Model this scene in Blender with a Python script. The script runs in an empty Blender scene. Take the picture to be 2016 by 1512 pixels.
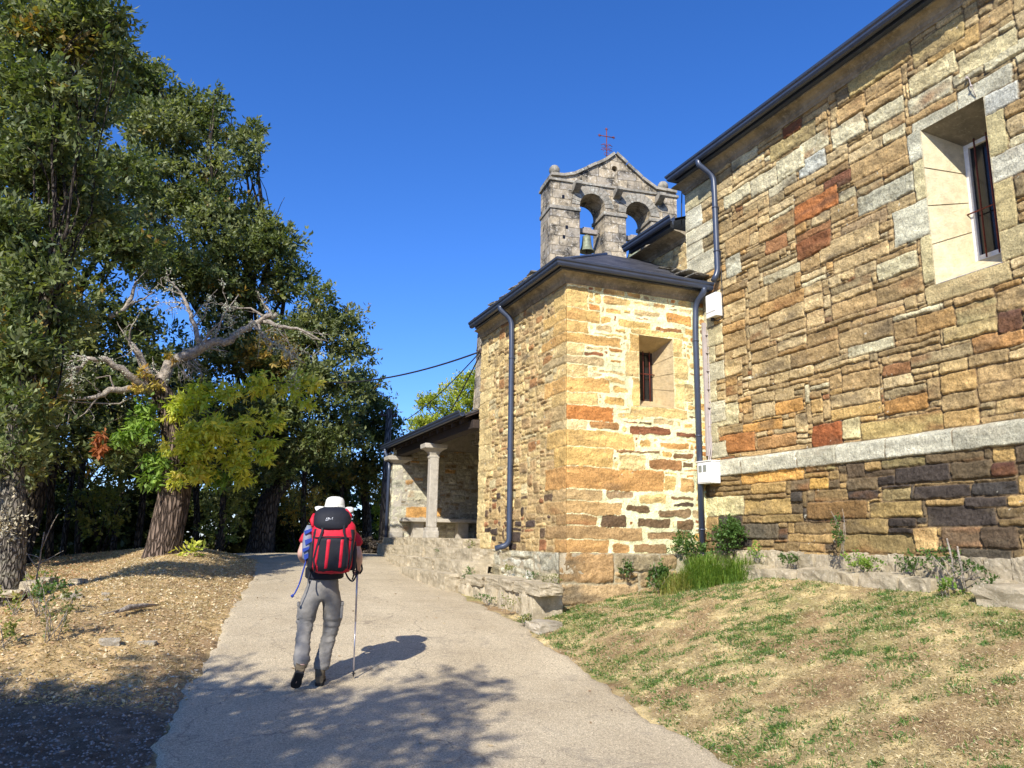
import bpy, bmesh, math, random
import numpy as np
from mathutils import Vector, Matrix

SC = bpy.context.scene
COL = SC.collection
random.seed(7)

# ------------------------------------------------------------------ camera
# world: X along the front of the sacristy, Y along the long church wall, Z up; the camera stands at the origin, eye height about 1.5 m
RC = np.array([[0.92339, -0.08998, -0.37318], [-0.38356, -0.17707, -0.90638], [0.01547, 0.98008, -0.19802]])
cam = bpy.data.cameras.new('camera')
cam.sensor_width = 36.0
cam.lens = 36.0 * 1510.0 / 2016.0
cam.clip_start = 0.05
cam.clip_end = 2000.0
camo = bpy.data.objects.new('camera', cam)
COL.objects.link(camo)
m4 = Matrix.Identity(4)
for i in range(3):
    for j in range(3):
        m4[i][j] = RC[i][j]
q4 = m4.to_quaternion()
camo.rotation_mode = 'QUATERNION'
camo.rotation_quaternion = q4
SC.camera = camo


def ray(px, py):
    return RC @ np.array([px - 1008.0, -(py - 756.0), -1510.0])


def atX(px, py, x):
    r = ray(px, py); return r * (x / r[0])


def atY(px, py, y):
    r = ray(px, py); return r * (y / r[1])


# ------------------------------------------------------------------ light
SUN = Vector((1.0, 1.23, -1.15)).normalized()
sl = bpy.data.lights.new('sun', 'SUN')
sl.energy = 5.0
sl.angle = math.radians(0.5)
sl.color = (1.0, 0.955, 0.88)
slo = bpy.data.objects.new('sun', sl)
slo.rotation_mode = 'QUATERNION'
slo.rotation_quaternion = SUN.to_track_quat('-Z', 'Y')
slo.location = (-20, -20, 30)
COL.objects.link(slo)

W = bpy.data.worlds.new('World')
SC.world = W
W.use_nodes = True
nt = W.node_tree
for n in list(nt.nodes): nt.nodes.remove(n)
wo = nt.nodes.new('ShaderNodeOutputWorld')
bg = nt.nodes.new('ShaderNodeBackground')
sky = nt.nodes.new('ShaderNodeTexSky')
sky.sky_type = 'NISHITA'
sky.sun_disc = False
sky.sun_elevation = math.asin(-SUN.z)
sky.sun_rotation = math.atan2(-SUN.x, -SUN.y)
sky.altitude = 900
sky.air_density = 1.0
sky.dust_density = 0.5
sky.ozone_density = 4.0
hs = nt.nodes.new('ShaderNodeHueSaturation')
hs.inputs['Saturation'].default_value = 1.22
nt.links.new(sky.outputs[0], hs.inputs['Color'])
mxw = nt.nodes.new('ShaderNodeMix'); mxw.data_type = 'RGBA'; mxw.blend_type = 'MULTIPLY'; mxw.inputs[0].default_value = 1.0
mxw.inputs[7].default_value = (0.93, 0.98, 1.32, 1)
nt.links.new(hs.outputs[0], mxw.inputs[6])
nt.links.new(mxw.outputs[2], bg.inputs[0])
bg.inputs[1].default_value = 0.122
nt.links.new(bg.outputs[0], wo.inputs[0])

SC.view_settings.view_transform = 'Standard'
SC.view_settings.look = 'None'
SC.view_settings.gamma = 1
SC.view_settings.exposure = 0.5
SC.render.engine = 'CYCLES'
SC.cycles.max_bounces = 6
SC.cycles.diffuse_bounces = 3
SC.cycles.glossy_bounces = 2
SC.cycles.transmission_bounces = 4
SC.cycles.transparent_max_bounces = 8
SC.cycles.use_denoising = True
SC.cycles.caustics_reflective = False
SC.cycles.caustics_refractive = False


def lin(c, k=1.0):
    """photo colour 0..255 to linear albedo"""
    o = []
    for v in c[:3]:
        v = v / 255.0
        o.append(k * (v / 12.92 if v <= 0.04045 else ((v + 0.055) / 1.055) ** 2.4))
    return tuple(min(0.85, x) for x in o)


# ------------------------------------------------------------------ numpy noise
def _hash(ix, iy, s):
    with np.errstate(over='ignore'):
        h = (ix.astype(np.int64) * 374761393 + iy.astype(np.int64) * 668265263 + s * 1442695041) & 0x7fffffff
        h = ((h ^ (h >> 13)) * 1274126177) & 0x7fffffff
        h = (h ^ (h >> 16)) & 0xffffff
    return h / float(0xffffff)


def vnoise(x, y, s=0):
    x = np.asarray(x, float); y = np.asarray(y, float)
    ix = np.floor(x); iy = np.floor(y)
    fx = x - ix; fy = y - iy
    fx = fx * fx * (3 - 2 * fx); fy = fy * fy * (3 - 2 * fy)
    ix = ix.astype(np.int64); iy = iy.astype(np.int64)
    a = _hash(ix, iy, s); b = _hash(ix + 1, iy, s); c = _hash(ix, iy + 1, s); d = _hash(ix + 1, iy + 1, s)
    return (a + (b - a) * fx) * (1 - fy) + (c + (d - c) * fx) * fy - 0.5


def fbm(x, y, s=0, o=3):
    t = 0; a = 1.0
    for k in range(o):
        t = t + a * vnoise(x * 2 ** k + 13.7 * k, y * 2 ** k + 7.3 * k, s + k)
        a *= 0.5
    return t


def sstep(a, b, x):
    t = np.clip((x - a) / (b - a), 0, 1)
    return t * t * (3 - 2 * t)


# ------------------------------------------------------------------ object helpers
def link(o, parent=None):
    COL.objects.link(o)
    if parent is not None: o.parent = parent
    return o


def tag(o, label=None, cat=None, group=None, kind=None):
    if label: o['label'] = label
    if cat: o['category'] = cat
    if group: o['group'] = group
    if kind: o['kind'] = kind
    return o


def thing(name, label, cat, group=None, loc=(0, 0, 0), rz=0.0):
    o = bpy.data.objects.new(name, None)
    o.location = loc; o.rotation_euler = (0, 0, rz)
    o.empty_display_size = 0.2
    link(o)
    return tag(o, label, cat, group)


def np_mesh(name, verts, faces, mat, parent=None, col=None, smooth=False, loops=4):
    """verts (n,3) and faces (m,k) as numpy arrays; col (n,3) a per-vertex colour attribute 'Col'"""
    verts = np.asarray(verts, np.float32); faces = np.asarray(faces, np.int32)
    me = bpy.data.meshes.new(name)
    k = faces.shape[1]
    me.vertices.add(len(verts)); me.vertices.foreach_set('co', verts.ravel())
    me.loops.add(faces.size); me.loops.foreach_set('vertex_index', faces.ravel())
    me.polygons.add(len(faces))
    me.polygons.foreach_set('loop_start', np.arange(0, faces.size, k, dtype=np.int32))
    me.polygons.foreach_set('loop_total', np.full(len(faces), k, np.int32))
    if smooth: me.polygons.foreach_set('use_smooth', np.ones(len(faces), bool))
    me.update(calc_edges=True)
    if col is not None:
        ca = me.color_attributes.new('Col', 'FLOAT_COLOR', 'POINT')
        c4 = np.ones((len(verts), 4), np.float32); c4[:, :3] = col
        ca.data.foreach_set('color', c4.ravel())
    me.materials.append(mat)
    return link(bpy.data.objects.new(name, me), parent)


class MB:
    """collects simple solids and links them as one mesh"""
    def __init__(s): s.bm = bmesh.new()

    def box(s, a, b, M=None, bev=0.0):
        a = Vector(a); b = Vector(b)
        c = (a + b) / 2; d = b - a
        g = bmesh.ops.create_cube(s.bm, size=1.0)
        mat = Matrix.Translation(c) @ Matrix.Diagonal((abs(d.x), abs(d.y), abs(d.z), 1))
        if M is not None: mat = M @ mat
        bmesh.ops.transform(s.bm, matrix=mat, verts=g['verts'])
        if bev:
            es = set(e for v in g['verts'] for e in v.link_edges)
            bmesh.ops.bevel(s.bm, geom=list(es), offset=bev, segments=2, affect='EDGES', profile=0.6)
        return s

    def prism(s, pts, off):
        """polygon pts (3-D, planar) extruded by vector off"""
        off = Vector(off)
        n = len(pts)
        a = [s.bm.verts.new(Vector(p)) for p in pts]
        b = [s.bm.verts.new(Vector(p) + off) for p in pts]
        s.bm.faces.new(a[::-1]); s.bm.faces.new(b)
        for i in range(n):
            s.bm.faces.new((a[i], a[(i + 1) % n], b[(i + 1) % n], b[i]))
        return s

    def quad(s, *pts):
        s.bm.faces.new([s.bm.verts.new(Vector(p)) for p in pts]); return s

    def tube(s, pts, rad, seg=8, cap=True, close=False):
        pts = [Vector(p) for p in pts]
        if not hasattr(rad, '__len__'): rad = [rad] * len(pts)
        rings = []
        up = None
        for i, p in enumerate(pts):
            if i == 0: t = pts[1] - pts[0]
            elif i == len(pts) - 1: t = pts[-1] - pts[-2]
            else: t = (pts[i + 1] - pts[i - 1])
            t.normalize()
            if up is None:
                up = Vector((0, 0, 1)) if abs(t.z) < 0.9 else Vector((1, 0, 0))
                up = (up - t * up.dot(t)).normalized()
            else:
                up = (up - t * up.dot(t))
                up = up.normalized() if up.length > 1e-6 else t.orthogonal().normalized()
            w = t.cross(up)
            rings.append([s.bm.verts.new(p + (up * math.cos(2 * math.pi * k / seg) + w * math.sin(2 * math.pi * k / seg)) * rad[i]) for k in range(seg)])
        for i in range(len(rings) - 1):
            for k in range(seg):
                f = s.bm.faces.new((rings[i][k], rings[i + 1][k], rings[i + 1][(k + 1) % seg], rings[i][(k + 1) % seg]))
                f.smooth = True
        if cap:
            s.bm.faces.new(rings[0]); s.bm.faces.new(rings[-1][::-1])
        return s

    def lathe(s, prof, c=(0, 0, 0), seg=24, M=None):
        c = Vector(c); rings = []
        new = []
        for r, z in prof:
            ring = [s.bm.verts.new(c + Vector((r * math.cos(2 * math.pi * k / seg), r * math.sin(2 * math.pi * k / seg), z))) for k in range(seg)]
            rings.append(ring); new += ring
        for i in range(len(rings) - 1):
            for k in range(seg):
                f = s.bm.faces.new((rings[i][k], rings[i][(k + 1) % seg], rings[i + 1][(k + 1) % seg], rings[i + 1][k])); f.smooth = True
        s.bm.faces.new(rings[0][::-1]); s.bm.faces.new(rings[-1])
        if M is not None: bmesh.ops.transform(s.bm, matrix=M, verts=new)
        return s

    def build(s, name, mat, parent=None, smooth=False, recalc=True):
        if recalc: bmesh.ops.recalc_face_normals(s.bm, faces=s.bm.faces)
        me = bpy.data.meshes.new(name)
        s.bm.to_mesh(me); s.bm.free()
        me.materials.append(mat)
        if smooth:
            for p in me.polygons: p.use_smooth = True
        return link(bpy.data.objects.new(name, me), parent)


def sweep(prof, path, name, mat, parent=None, updir=Vector((0, 0, 1)), closed_prof=True):
    """2-D profile [(out,up)] swept along a polyline with mitred corners; 'out' is to the left of the path direction"""
    path = [Vector(p) for p in path]
    bm = bmesh.new(); rings = []
    for i, p in enumerate(path):
        d0 = (p - path[i - 1]).normalized() if i > 0 else None
        d1 = (path[i + 1] - p).normalized() if i < len(path) - 1 else None
        if d0 is None: d0 = d1
        if d1 is None: d1 = d0
        o0 = updir.cross(d0).normalized(); o1 = updir.cross(d1).normalized()
        o = (o0 + o1); o /= max(1e-6, o.dot(o0))
        rings.append([bm.verts.new(p + o * a + updir * b) for a, b in prof])
    n = len(prof)
    for i in range(len(rings) - 1):
        for k in range(n if closed_prof else n - 1):
            bm.faces.new((rings[i][k], rings[i][(k + 1) % n], rings[i + 1][(k + 1) % n], rings[i + 1][k]))
    if closed_prof:
        bm.faces.new(rings[0][::-1]); bm.faces.new(rings[-1])
    bmesh.ops.recalc_face_normals(bm, faces=bm.faces)
    me = bpy.data.meshes.new(name); bm.to_mesh(me); bm.free(); me.materials.append(mat)
    return link(bpy.data.objects.new(name, me), parent)


# ------------------------------------------------------------------ materials
def mat_new(name):
    m = bpy.data.materials.new(name); m.use_nodes = True
    t = m.node_tree
    for n in list(t.nodes): t.nodes.remove(n)
    out = t.nodes.new('ShaderNodeOutputMaterial')
    b = t.nodes.new('ShaderNodeBsdfPrincipled')
    t.links.new(b.outputs[0], out.inputs[0])
    return m, t, b, out


def nd(t, typ, **kw):
    n = t.nodes.new(typ)
    for k, v in kw.items():
        if k in n.inputs.keys() if hasattr(n.inputs, 'keys') else False: n.inputs[k].default_value = v
        else: setattr(n, k, v)
    return n


def noise(t, scale, detail=4, rough=0.6, vec=None, dist=0.0):
    n = t.nodes.new('ShaderNodeTexNoise')
    n.inputs['Scale'].default_value = scale; n.inputs['Detail'].default_value = detail
    n.inputs['Roughness'].default_value = rough; n.inputs['Distortion'].default_value = dist
    if vec is not None: t.links.new(vec, n.inputs['Vector'])
    return n.outputs['Fac']


def ramp(t, fac, stops):
    r = t.nodes.new('ShaderNodeValToRGB')
    el = r.color_ramp.elements
    while len(el) > 1: el.remove(el[0])
    el[0].position = stops[0][0]; c = stops[0][1]
    el[0].color = (c, c, c, 1) if not hasattr(c, '__len__') else (*c[:3], 1)
    for p, c in stops[1:]:
        e = el.new(p); e.color = (c, c, c, 1) if not hasattr(c, '__len__') else (*c[:3], 1)
    t.links.new(fac, r.inputs[0])
    return r.outputs[0]


def mix(t, fac, a, b, mode='MIX'):
    n = t.nodes.new('ShaderNodeMix'); n.data_type = 'RGBA'; n.blend_type = mode
    for i, v in ((0, fac), (6, a), (7, b)):
        if hasattr(v, 'links') or hasattr(v, 'is_linked'): t.links.new(v, n.inputs[i])
        else: n.inputs[i].default_value = v if i == 0 else ((*v[:3], 1) if hasattr(v, '__len__') else (v, v, v, 1))
    return n.outputs[2]


def bump(t, b, h, strength=0.5, dist=0.02, prev=None):
    n = t.nodes.new('ShaderNodeBump')
    n.inputs['Strength'].default_value = strength; n.inputs['Distance'].default_value = dist
    t.links.new(h, n.inputs['Height'])
    if prev is not None: t.links.new(prev, n.inputs['Normal'])
    t.links.new(n.outputs[0], b.inputs['Normal'])
    return n.outputs[0]


def coords(t, kind='Object', scale=None):
    n = t.nodes.new('ShaderNodeTexCoord')
    if scale is None: return n.outputs[kind]
    mp = t.nodes.new('ShaderNodeMapping')
    mp.inputs['Scale'].default_value = scale
    t.links.new(n.outputs[kind], mp.inputs[0])
    return mp.outputs[0]


def simple_mat(name, c, rough=0.6, var=0.25, nscale=8.0, bs=0.2, bd=0.01, bscale=60.0, metal=0.0, spec=0.4, scale=None):
    m, t, b, o = mat_new(name)
    v = coords(t, 'Object', scale)
    f = noise(t, nscale, 5, 0.65, v)
    c0 = tuple(x * (1 - var) for x in c); c1 = tuple(min(0.9, x * (1 + var)) for x in c)
    t.links.new(ramp(t, f, [(0.3, c0), (0.7, c1)]), b.inputs['Base Color'])
    b.inputs['Roughness'].default_value = rough; b.inputs['Metallic'].default_value = metal
    b.inputs['Specular IOR Level'].default_value = spec
    if bs: bump(t, b, noise(t, bscale, 4, 0.6, v), bs, bd)
    return m


def attr_mat(name, rough=0.9, var=0.3, nscale=14.0, bs=0.6, bd=0.012, bscale=70.0, spec=0.2, speck=0.0, scale=None):
    """base colour from the mesh's Col attribute, broken up with noise"""
    m, t, b, o = mat_new(name)
    v = coords(t, 'Object', scale)
    a = t.nodes.new('ShaderNodeVertexColor'); a.layer_name = 'Col'
    f = noise(t, nscale, 6, 0.7, v)
    k = ramp(t, f, [(0.25, 1 - var), (0.75, 1 + var)])
    c = mix(t, 1.0, a.outputs[0], k, 'MULTIPLY')
    f2 = noise(t, bscale * 1.3, 3, 0.7, v)
    c = mix(t, 1.0, c, ramp(t, f2, [(0.3, 0.52), (0.45, 0.95), (0.7, 1.32)]), 'MULTIPLY')
    t.links.new(c, b.inputs['Base Color'])
    b.inputs['Roughness'].default_value = rough; b.inputs['Specular IOR Level'].default_value = spec
    if bs:
        n = bump(t, b, noise(t, bscale * 0.35, 6, 0.75, v), bs, bd * 1.6)
        bump(t, b, noise(t, bscale, 5, 0.7, v), bs, bd, n)
    return m


def leaf_mat(name, trans=0.35, rough=0.48, spec=0.3):
    m, t, b, o = mat_new(name)
    a = t.nodes.new('ShaderNodeVertexColor'); a.layer_name = 'Col'
    t.links.new(a.outputs[0], b.inputs['Base Color'])
    b.inputs['Roughness'].default_value = rough; b.inputs['Specular IOR Level'].default_value = spec
    tr = t.nodes.new('ShaderNodeBsdfTranslucent')
    c = mix(t, 1.0, a.outputs[0], (1.3, 1.4, 0.5), 'MULTIPLY')
    t.links.new(c, tr.inputs[0])
    ms = t.nodes.new('ShaderNodeMixShader'); ms.inputs[0].default_value = trans
    t.links.new(b.outputs[0], ms.inputs[1]); t.links.new(tr.outputs[0], ms.inputs[2])
    t.links.new(ms.outputs[0], o.inputs[0])
    return m


M = {}
M['masonry'] = attr_mat('stone_masonry', var=0.34, nscale=13, bs=0.85, bd=0.02, bscale=38)
M['slate_gutter'] = simple_mat('gutter_metal', (0.042, 0.055, 0.088), rough=0.34, var=0.12, bs=0.05, metal=0.0, spec=0.6)
M['iron'] = simple_mat('painted_iron', (0.05, 0.03, 0.028), rough=0.6, var=0.3)
M['rust'] = simple_mat('rusty_iron', (0.16, 0.035, 0.02), rough=0.85, var=0.4, nscale=30)
M['white_paint'] = simple_mat('white_plastic', (0.80, 0.80, 0.78), rough=0.45, var=0.06, nscale=5, bs=0.03)
M['white_frame'] = simple_mat('white_painted_frame', (0.78, 0.76, 0.70), rough=0.6, var=0.12, nscale=20)
M['black'] = simple_mat('black_opening', (0.006, 0.006, 0.007), rough=0.3, bs=0)
M['wood_dark'] = simple_mat('dark_timber', (0.035, 0.024, 0.018), rough=0.8, var=0.4, nscale=14, scale=(1, 6, 1))
M['wire'] = simple_mat('black_cable', (0.02, 0.02, 0.022), rough=0.6, bs=0)
M['conduit'] = simple_mat('grey_pink_conduit', (0.42, 0.36, 0.33), rough=0.6, var=0.15)


def glass_mat():
    m, t, b, o = mat_new('dark_window_glass')
    b.inputs['Base Color'].default_value = (0.012, 0.014, 0.016, 1)
    b.inputs['Roughness'].default_value = 0.12
    b.inputs['Specular IOR Level'].default_value = 0.5
    bump(t, b, noise(t, 3.0, 2, 0.5, coords(t)), 0.1, 0.02)
    return m


M['glass'] = glass_mat()


def stone_mat(name, base, dark, light, lich=0.4, course=None, scale=1.0):
    """dressed weathered stone with blotches of dark and pale lichen; optional masonry joints (w,h,axis)"""
    m, t, b, o = mat_new(name)
    v = coords(t)
    f1 = noise(t, 2.2 * scale, 7, 0.7, v)
    c = ramp(t, noise(t, 9 * scale, 6, 0.7, v), [(0.28, tuple(x * 0.72 for x in base)), (0.72, tuple(min(.85, x * 1.2) for x in base))])
    c = mix(t, ramp(t, f1, [(0.45, 0.0), (0.62, lich)]), c, dark)
    c = mix(t, ramp(t, noise(t, 13 * scale, 5, 0.75, v, 0.6), [(0.55, 0.0), (0.66, lich * 1.3)]), c, light)
    h = noise(t, 40 * scale, 6, 0.75, v)
    if course:
        w, hh, sx = course
        br = t.nodes.new('ShaderNodeTexBrick')
        mp = t.nodes.new('ShaderNodeCombineXYZ'); sp = t.nodes.new('ShaderNodeSeparateXYZ')
        t.links.new(v, sp.inputs[0])
        ad = t.nodes.new('ShaderNodeMath'); ad.operation = 'ADD'
        t.links.new(sp.outputs[0], ad.inputs[0]); t.links.new(sp.outputs[1], ad.inputs[1])
        t.links.new(ad.outputs[0], mp.inputs[0]); t.links.new(sp.outputs[2], mp.inputs[1])
        wn = t.nodes.new('ShaderNodeTexNoise'); wn.inputs['Scale'].default_value = 2.5
        t.links.new(v, wn.inputs['Vector'])
        va = t.nodes.new('ShaderNodeVectorMath'); va.operation = 'MULTIPLY_ADD'
        t.links.new(wn.outputs['Color'], va.inputs[0]); va.inputs[1].default_value = (0.09, 0.07, 0); t.links.new(mp.outputs[0], va.inputs[2])
        t.links.new(va.outputs[0], br.inputs['Vector'])
        br.inputs['Scale'].default_value = 1.0
        br.inputs['Brick Width'].default_value = w; br.inputs['Row Height'].default_value = hh
        br.inputs['Mortar Size'].default_value = 0.010; br.inputs['Mortar Smooth'].default_value = 0.5
        br.inputs['Color1'].default_value = (0.72, 0.72, 0.74, 1); br.inputs['Color2'].default_value = (1.25, 1.16, 1.0, 1); br.offset = .37; br.squash = .8; br.squash_frequency = 3
        br.inputs['Mortar'].default_value = (0.5, 0.47, 0.42, 1)
        c = mix(t, 1.0, c, br.outputs['Color'], 'MULTIPLY')
        inv = t.nodes.new('ShaderNodeMath'); inv.operation = 'MULTIPLY_ADD'
        t.links.new(br.outputs['Fac'], inv.inputs[0]); inv.inputs[1].default_value = -1.2; t.links.new(h, inv.inputs[2])
        h = inv.outputs[0]
    t.links.new(c, b.inputs['Base Color'])
    b.inputs['Roughness'].default_value = 0.92; b.inputs['Specular IOR Level'].default_value = 0.2
    bump(t, b, h, 0.8, 0.02)
    return m


M['bell_stone'] = stone_mat('weathered_bell_gable_stone', (0.46, 0.40, 0.30), (0.045, 0.043, 0.038), (0.62, 0.60, 0.54), 1.0, (0.55, 0.26, 1))
M['bell_trim'] = stone_mat('lichen_coping_stone', (0.36, 0.32, 0.25), (0.10, 0.10, 0.085), (0.52, 0.52, 0.44), 0.75)
M['ashlar'] = stone_mat('ochre_dressed_stone', (0.56, 0.43, 0.235), (0.34, 0.22, 0.10), (0.62, 0.52, 0.34), 0.25)
M['pale_ashlar'] = stone_mat('pale_granite', (0.56, 0.50, 0.38), (0.42, 0.33, 0.20), (0.64, 0.60, 0.50), 0.3)
M['ashlar_light'] = stone_mat('pale_ochre_dressed_stone', (0.70, 0.60, 0.38), (0.5, 0.36, 0.18), (0.76, 0.70, 0.54), 0.25)
M['cornice'] = stone_mat('cornice_stone', (0.33, 0.28, 0.20), (0.10, 0.085, 0.06), (0.42, 0.37, 0.28), 0.7)
M['shaded_soffit_stone'] = stone_mat('shade_toned_lintel_stone', (0.22, 0.20, 0.16), (0.10, 0.095, 0.08), (0.32, 0.30, 0.25), 0.6)  # darker than the reveal: shade under the lintel put into the colour
M['column'] = stone_mat('pale_column_stone', (0.50, 0.45, 0.36), (0.33, 0.29, 0.22), (0.58, 0.54, 0.45), 0.3)
M['step'] = stone_mat('worn_step_stone', (0.52, 0.435, 0.29), (0.20, 0.165, 0.105), (0.68, 0.60, 0.44), 0.55, None, 1.6)
M['boulder'] = stone_mat('grey_rock', (0.50, 0.43, 0.31), (0.16, 0.14, 0.11), (0.55, 0.52, 0.46), 0.5, None, 2.0)


def slate_mat():
    m, t, b, o = mat_new('slate_roof')
    v = coords(t, 'Object', (1, 1.0, 1.0))
    sp = t.nodes.new('ShaderNodeSeparateXYZ'); t.links.new(v, sp.inputs[0])
    mp = t.nodes.new('ShaderNodeCombineXYZ')
    t.links.new(sp.outputs[0], mp.inputs[0])
    t.links.new(sp.outputs[2], mp.inputs[1])
    br = t.nodes.new('ShaderNodeTexBrick'); t.links.new(mp.outputs[0], br.inputs['Vector'])
    br.inputs['Scale'].default_value = 1
    br.inputs['Brick Width'].default_value = 0.24; br.inputs['Row Height'].default_value = 0.06
    br.inputs['Mortar Size'].default_value = 0.006
    br.inputs['Color1'].default_value = (0.035, 0.035, 0.042, 1); br.inputs['Color2'].default_value = (0.075, 0.075, 0.085, 1)
    br.inputs['Mortar'].default_value = (0.008, 0.008, 0.01, 1)
    c = mix(t, 1.0, br.outputs['Color'], ramp(t, noise(t, 6, 5, 0.7, coords(t)), [(0.3, 0.75), (0.7, 1.3)]), 'MULTIPLY')
    t.links.new(c, b.inputs['Base Color'])
    b.inputs['Roughness'].default_value = 0.55
    bump(t, b, br.outputs['Color'], 0.6, 0.05)
    return m


M['slate'] = slate_mat()


def bark_mat(name, c0, c1, s=1.0, stretch=0.22, moss=None):
    m, t, b, o = mat_new(name)
    v = coords(t, 'Object', (1, 1, stretch))
    vo = t.nodes.new('ShaderNodeTexVoronoi'); vo.feature = 'DISTANCE_TO_EDGE'
    vo.inputs['Scale'].default_value = 17 * s
    wn = t.nodes.new('ShaderNodeTexNoise'); wn.inputs['Scale'].default_value = 5; t.links.new(v, wn.inputs['Vector'])
    va = t.nodes.new('ShaderNodeVectorMath'); va.operation = 'MULTIPLY_ADD'
    t.links.new(wn.outputs['Color'], va.inputs[0]); va.inputs[1].default_value = (0.12, 0.12, 0.06); t.links.new(v, va.inputs[2])
    t.links.new(va.outputs[0], vo.inputs['Vector'])
    n = noise(t, 26 * s, 6, 0.7, v)
    f = ramp(t, vo.outputs['Distance'], [(0.0, 0.0), (0.22, 1.0)])
    c = mix(t, f, tuple(x * 0.35 for x in c0), mix(t, n, c0, c1))
    if moss: c = mix(t, ramp(t, noise(t, 5, 6, 0.75, coords(t)), [(0.48, 0.0), (0.6, 0.85)]), c, moss)
    t.links.new(c, b.inputs['Base Color']); b.inputs['Roughness'].default_value = 0.95
    b.inputs['Specular IOR Level'].default_value = 0.15
    nn = bump(t, b, f, 1.0, 0.05); bump(t, b, n, 0.5, 0.02, nn)
    return m


M['bark'] = bark_mat('rough_chestnut_bark', (0.13, 0.09, 0.065), (0.27, 0.20, 0.15), 1.1, .16)
M['bark_dark'] = bark_mat('dark_oak_bark', (0.07, 0.055, 0.04), (0.14, 0.115, 0.09), 1.0)
M['bark_lichen'] = bark_mat('lichen_oak_bark', (0.13, 0.11, 0.085), (0.27, 0.23, 0.18), 1.5, 0.3, (0.30, 0.27, 0.19))
M['dead_wood'] = simple_mat('grey_dead_wood', (0.34, 0.29, 0.23), rough=.9, var=.55, nscale=11, bs=1.0, bd=.05, bscale=26, spec=.15)
M['leaf'] = leaf_mat('oak_leaf')
M['leaf_thin'] = leaf_mat('chestnut_leaf', 0.45)
M['lichen'] = leaf_mat('pale_lichen', 0.1, 0.9, 0.1)

# ------------------------------------------------------------------ masonry relief walls
def layout(u0, u1, v0, v1, cu, cv, pre, st, rng):
    nu = int(round((u1 - u0) / cu)); nv = int(round((v1 - v0) / cv))
    idg = -np.ones((nv, nu), int)
    R = []          # u0,u1,v0,v1,colour,round,relief,mortar
    for p in pre:
        a, b_, c, d = p[:4]
        i0 = max(0, int(round((a - u0) / cu))); i1 = min(nu, int(round((b_ - u0) / cu)))
        j0 = max(0, int(round((c - v0) / cv))); j1 = min(nv, int(round((d - v0) / cv)))
        if i1 <= i0 or j1 <= j0: continue
        if (idg[j0:j1, i0:i1] >= 0).mean() > 0.5: continue
        k = len(R)
        sub = idg[j0:j1, i0:i1]; sub[sub < 0] = k
        R.append((u0 + i0 * cu, u0 + i1 * cu, v0 + j0 * cv, v0 + j1 * cv, p[4], p[5] if len(p) > 5 else 0))
    T = 0
    for j in range(nv):
        i = 0
        while i < nu:
            if idg[j, i] >= 0: i += 1; continue
            run = 1
            while i + run < nu and idg[j, i + run] < 0: run += 1
            if T - j < 2 or rng.random() < st['breakc']:
                T = j + int(rng.choice(st['h'], p=st['hp']))
            h = T - j
            if rng.random() < st['split'] and h >= 4: h = max(2, h // 2)
            w = int(rng.integers(st['w'][0], st['w'][1]))
            w = max(w, int(h * 1.1))
            if rng.random() < st['chip']:
                w = int(rng.integers(2, 5)); h = min(h, int(rng.integers(1, 3)) )
            if run - w < 3: w = run if run < st['w'][1] * 1.3 else run // 2
            w = min(w, run)
            hh = 1
            while hh < h and j + hh < nv and (idg[j + hh, i:i + w] < 0).all(): hh += 1
            # do not leave a one-cell sliver above
            if j + hh + 1 < nv and (idg[j + hh, i:i + w] < 0).all() and (idg[j + hh + 1, i:i + w] >= 0).all(): hh += 1
            k = len(R)
            idg[j:j + hh, i:i + w] = k
            uc = u0 + (i + w / 2) * cu; vc = v0 + (j + hh / 2) * cv
            R.append((u0 + i * cu, u0 + (i + w) * cu, v0 + j * cv, v0 + (j + hh) * cv, st['pal'](uc, vc, rng, hh * cv, w * cu), 0))
            i += w
    return idg, R


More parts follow.
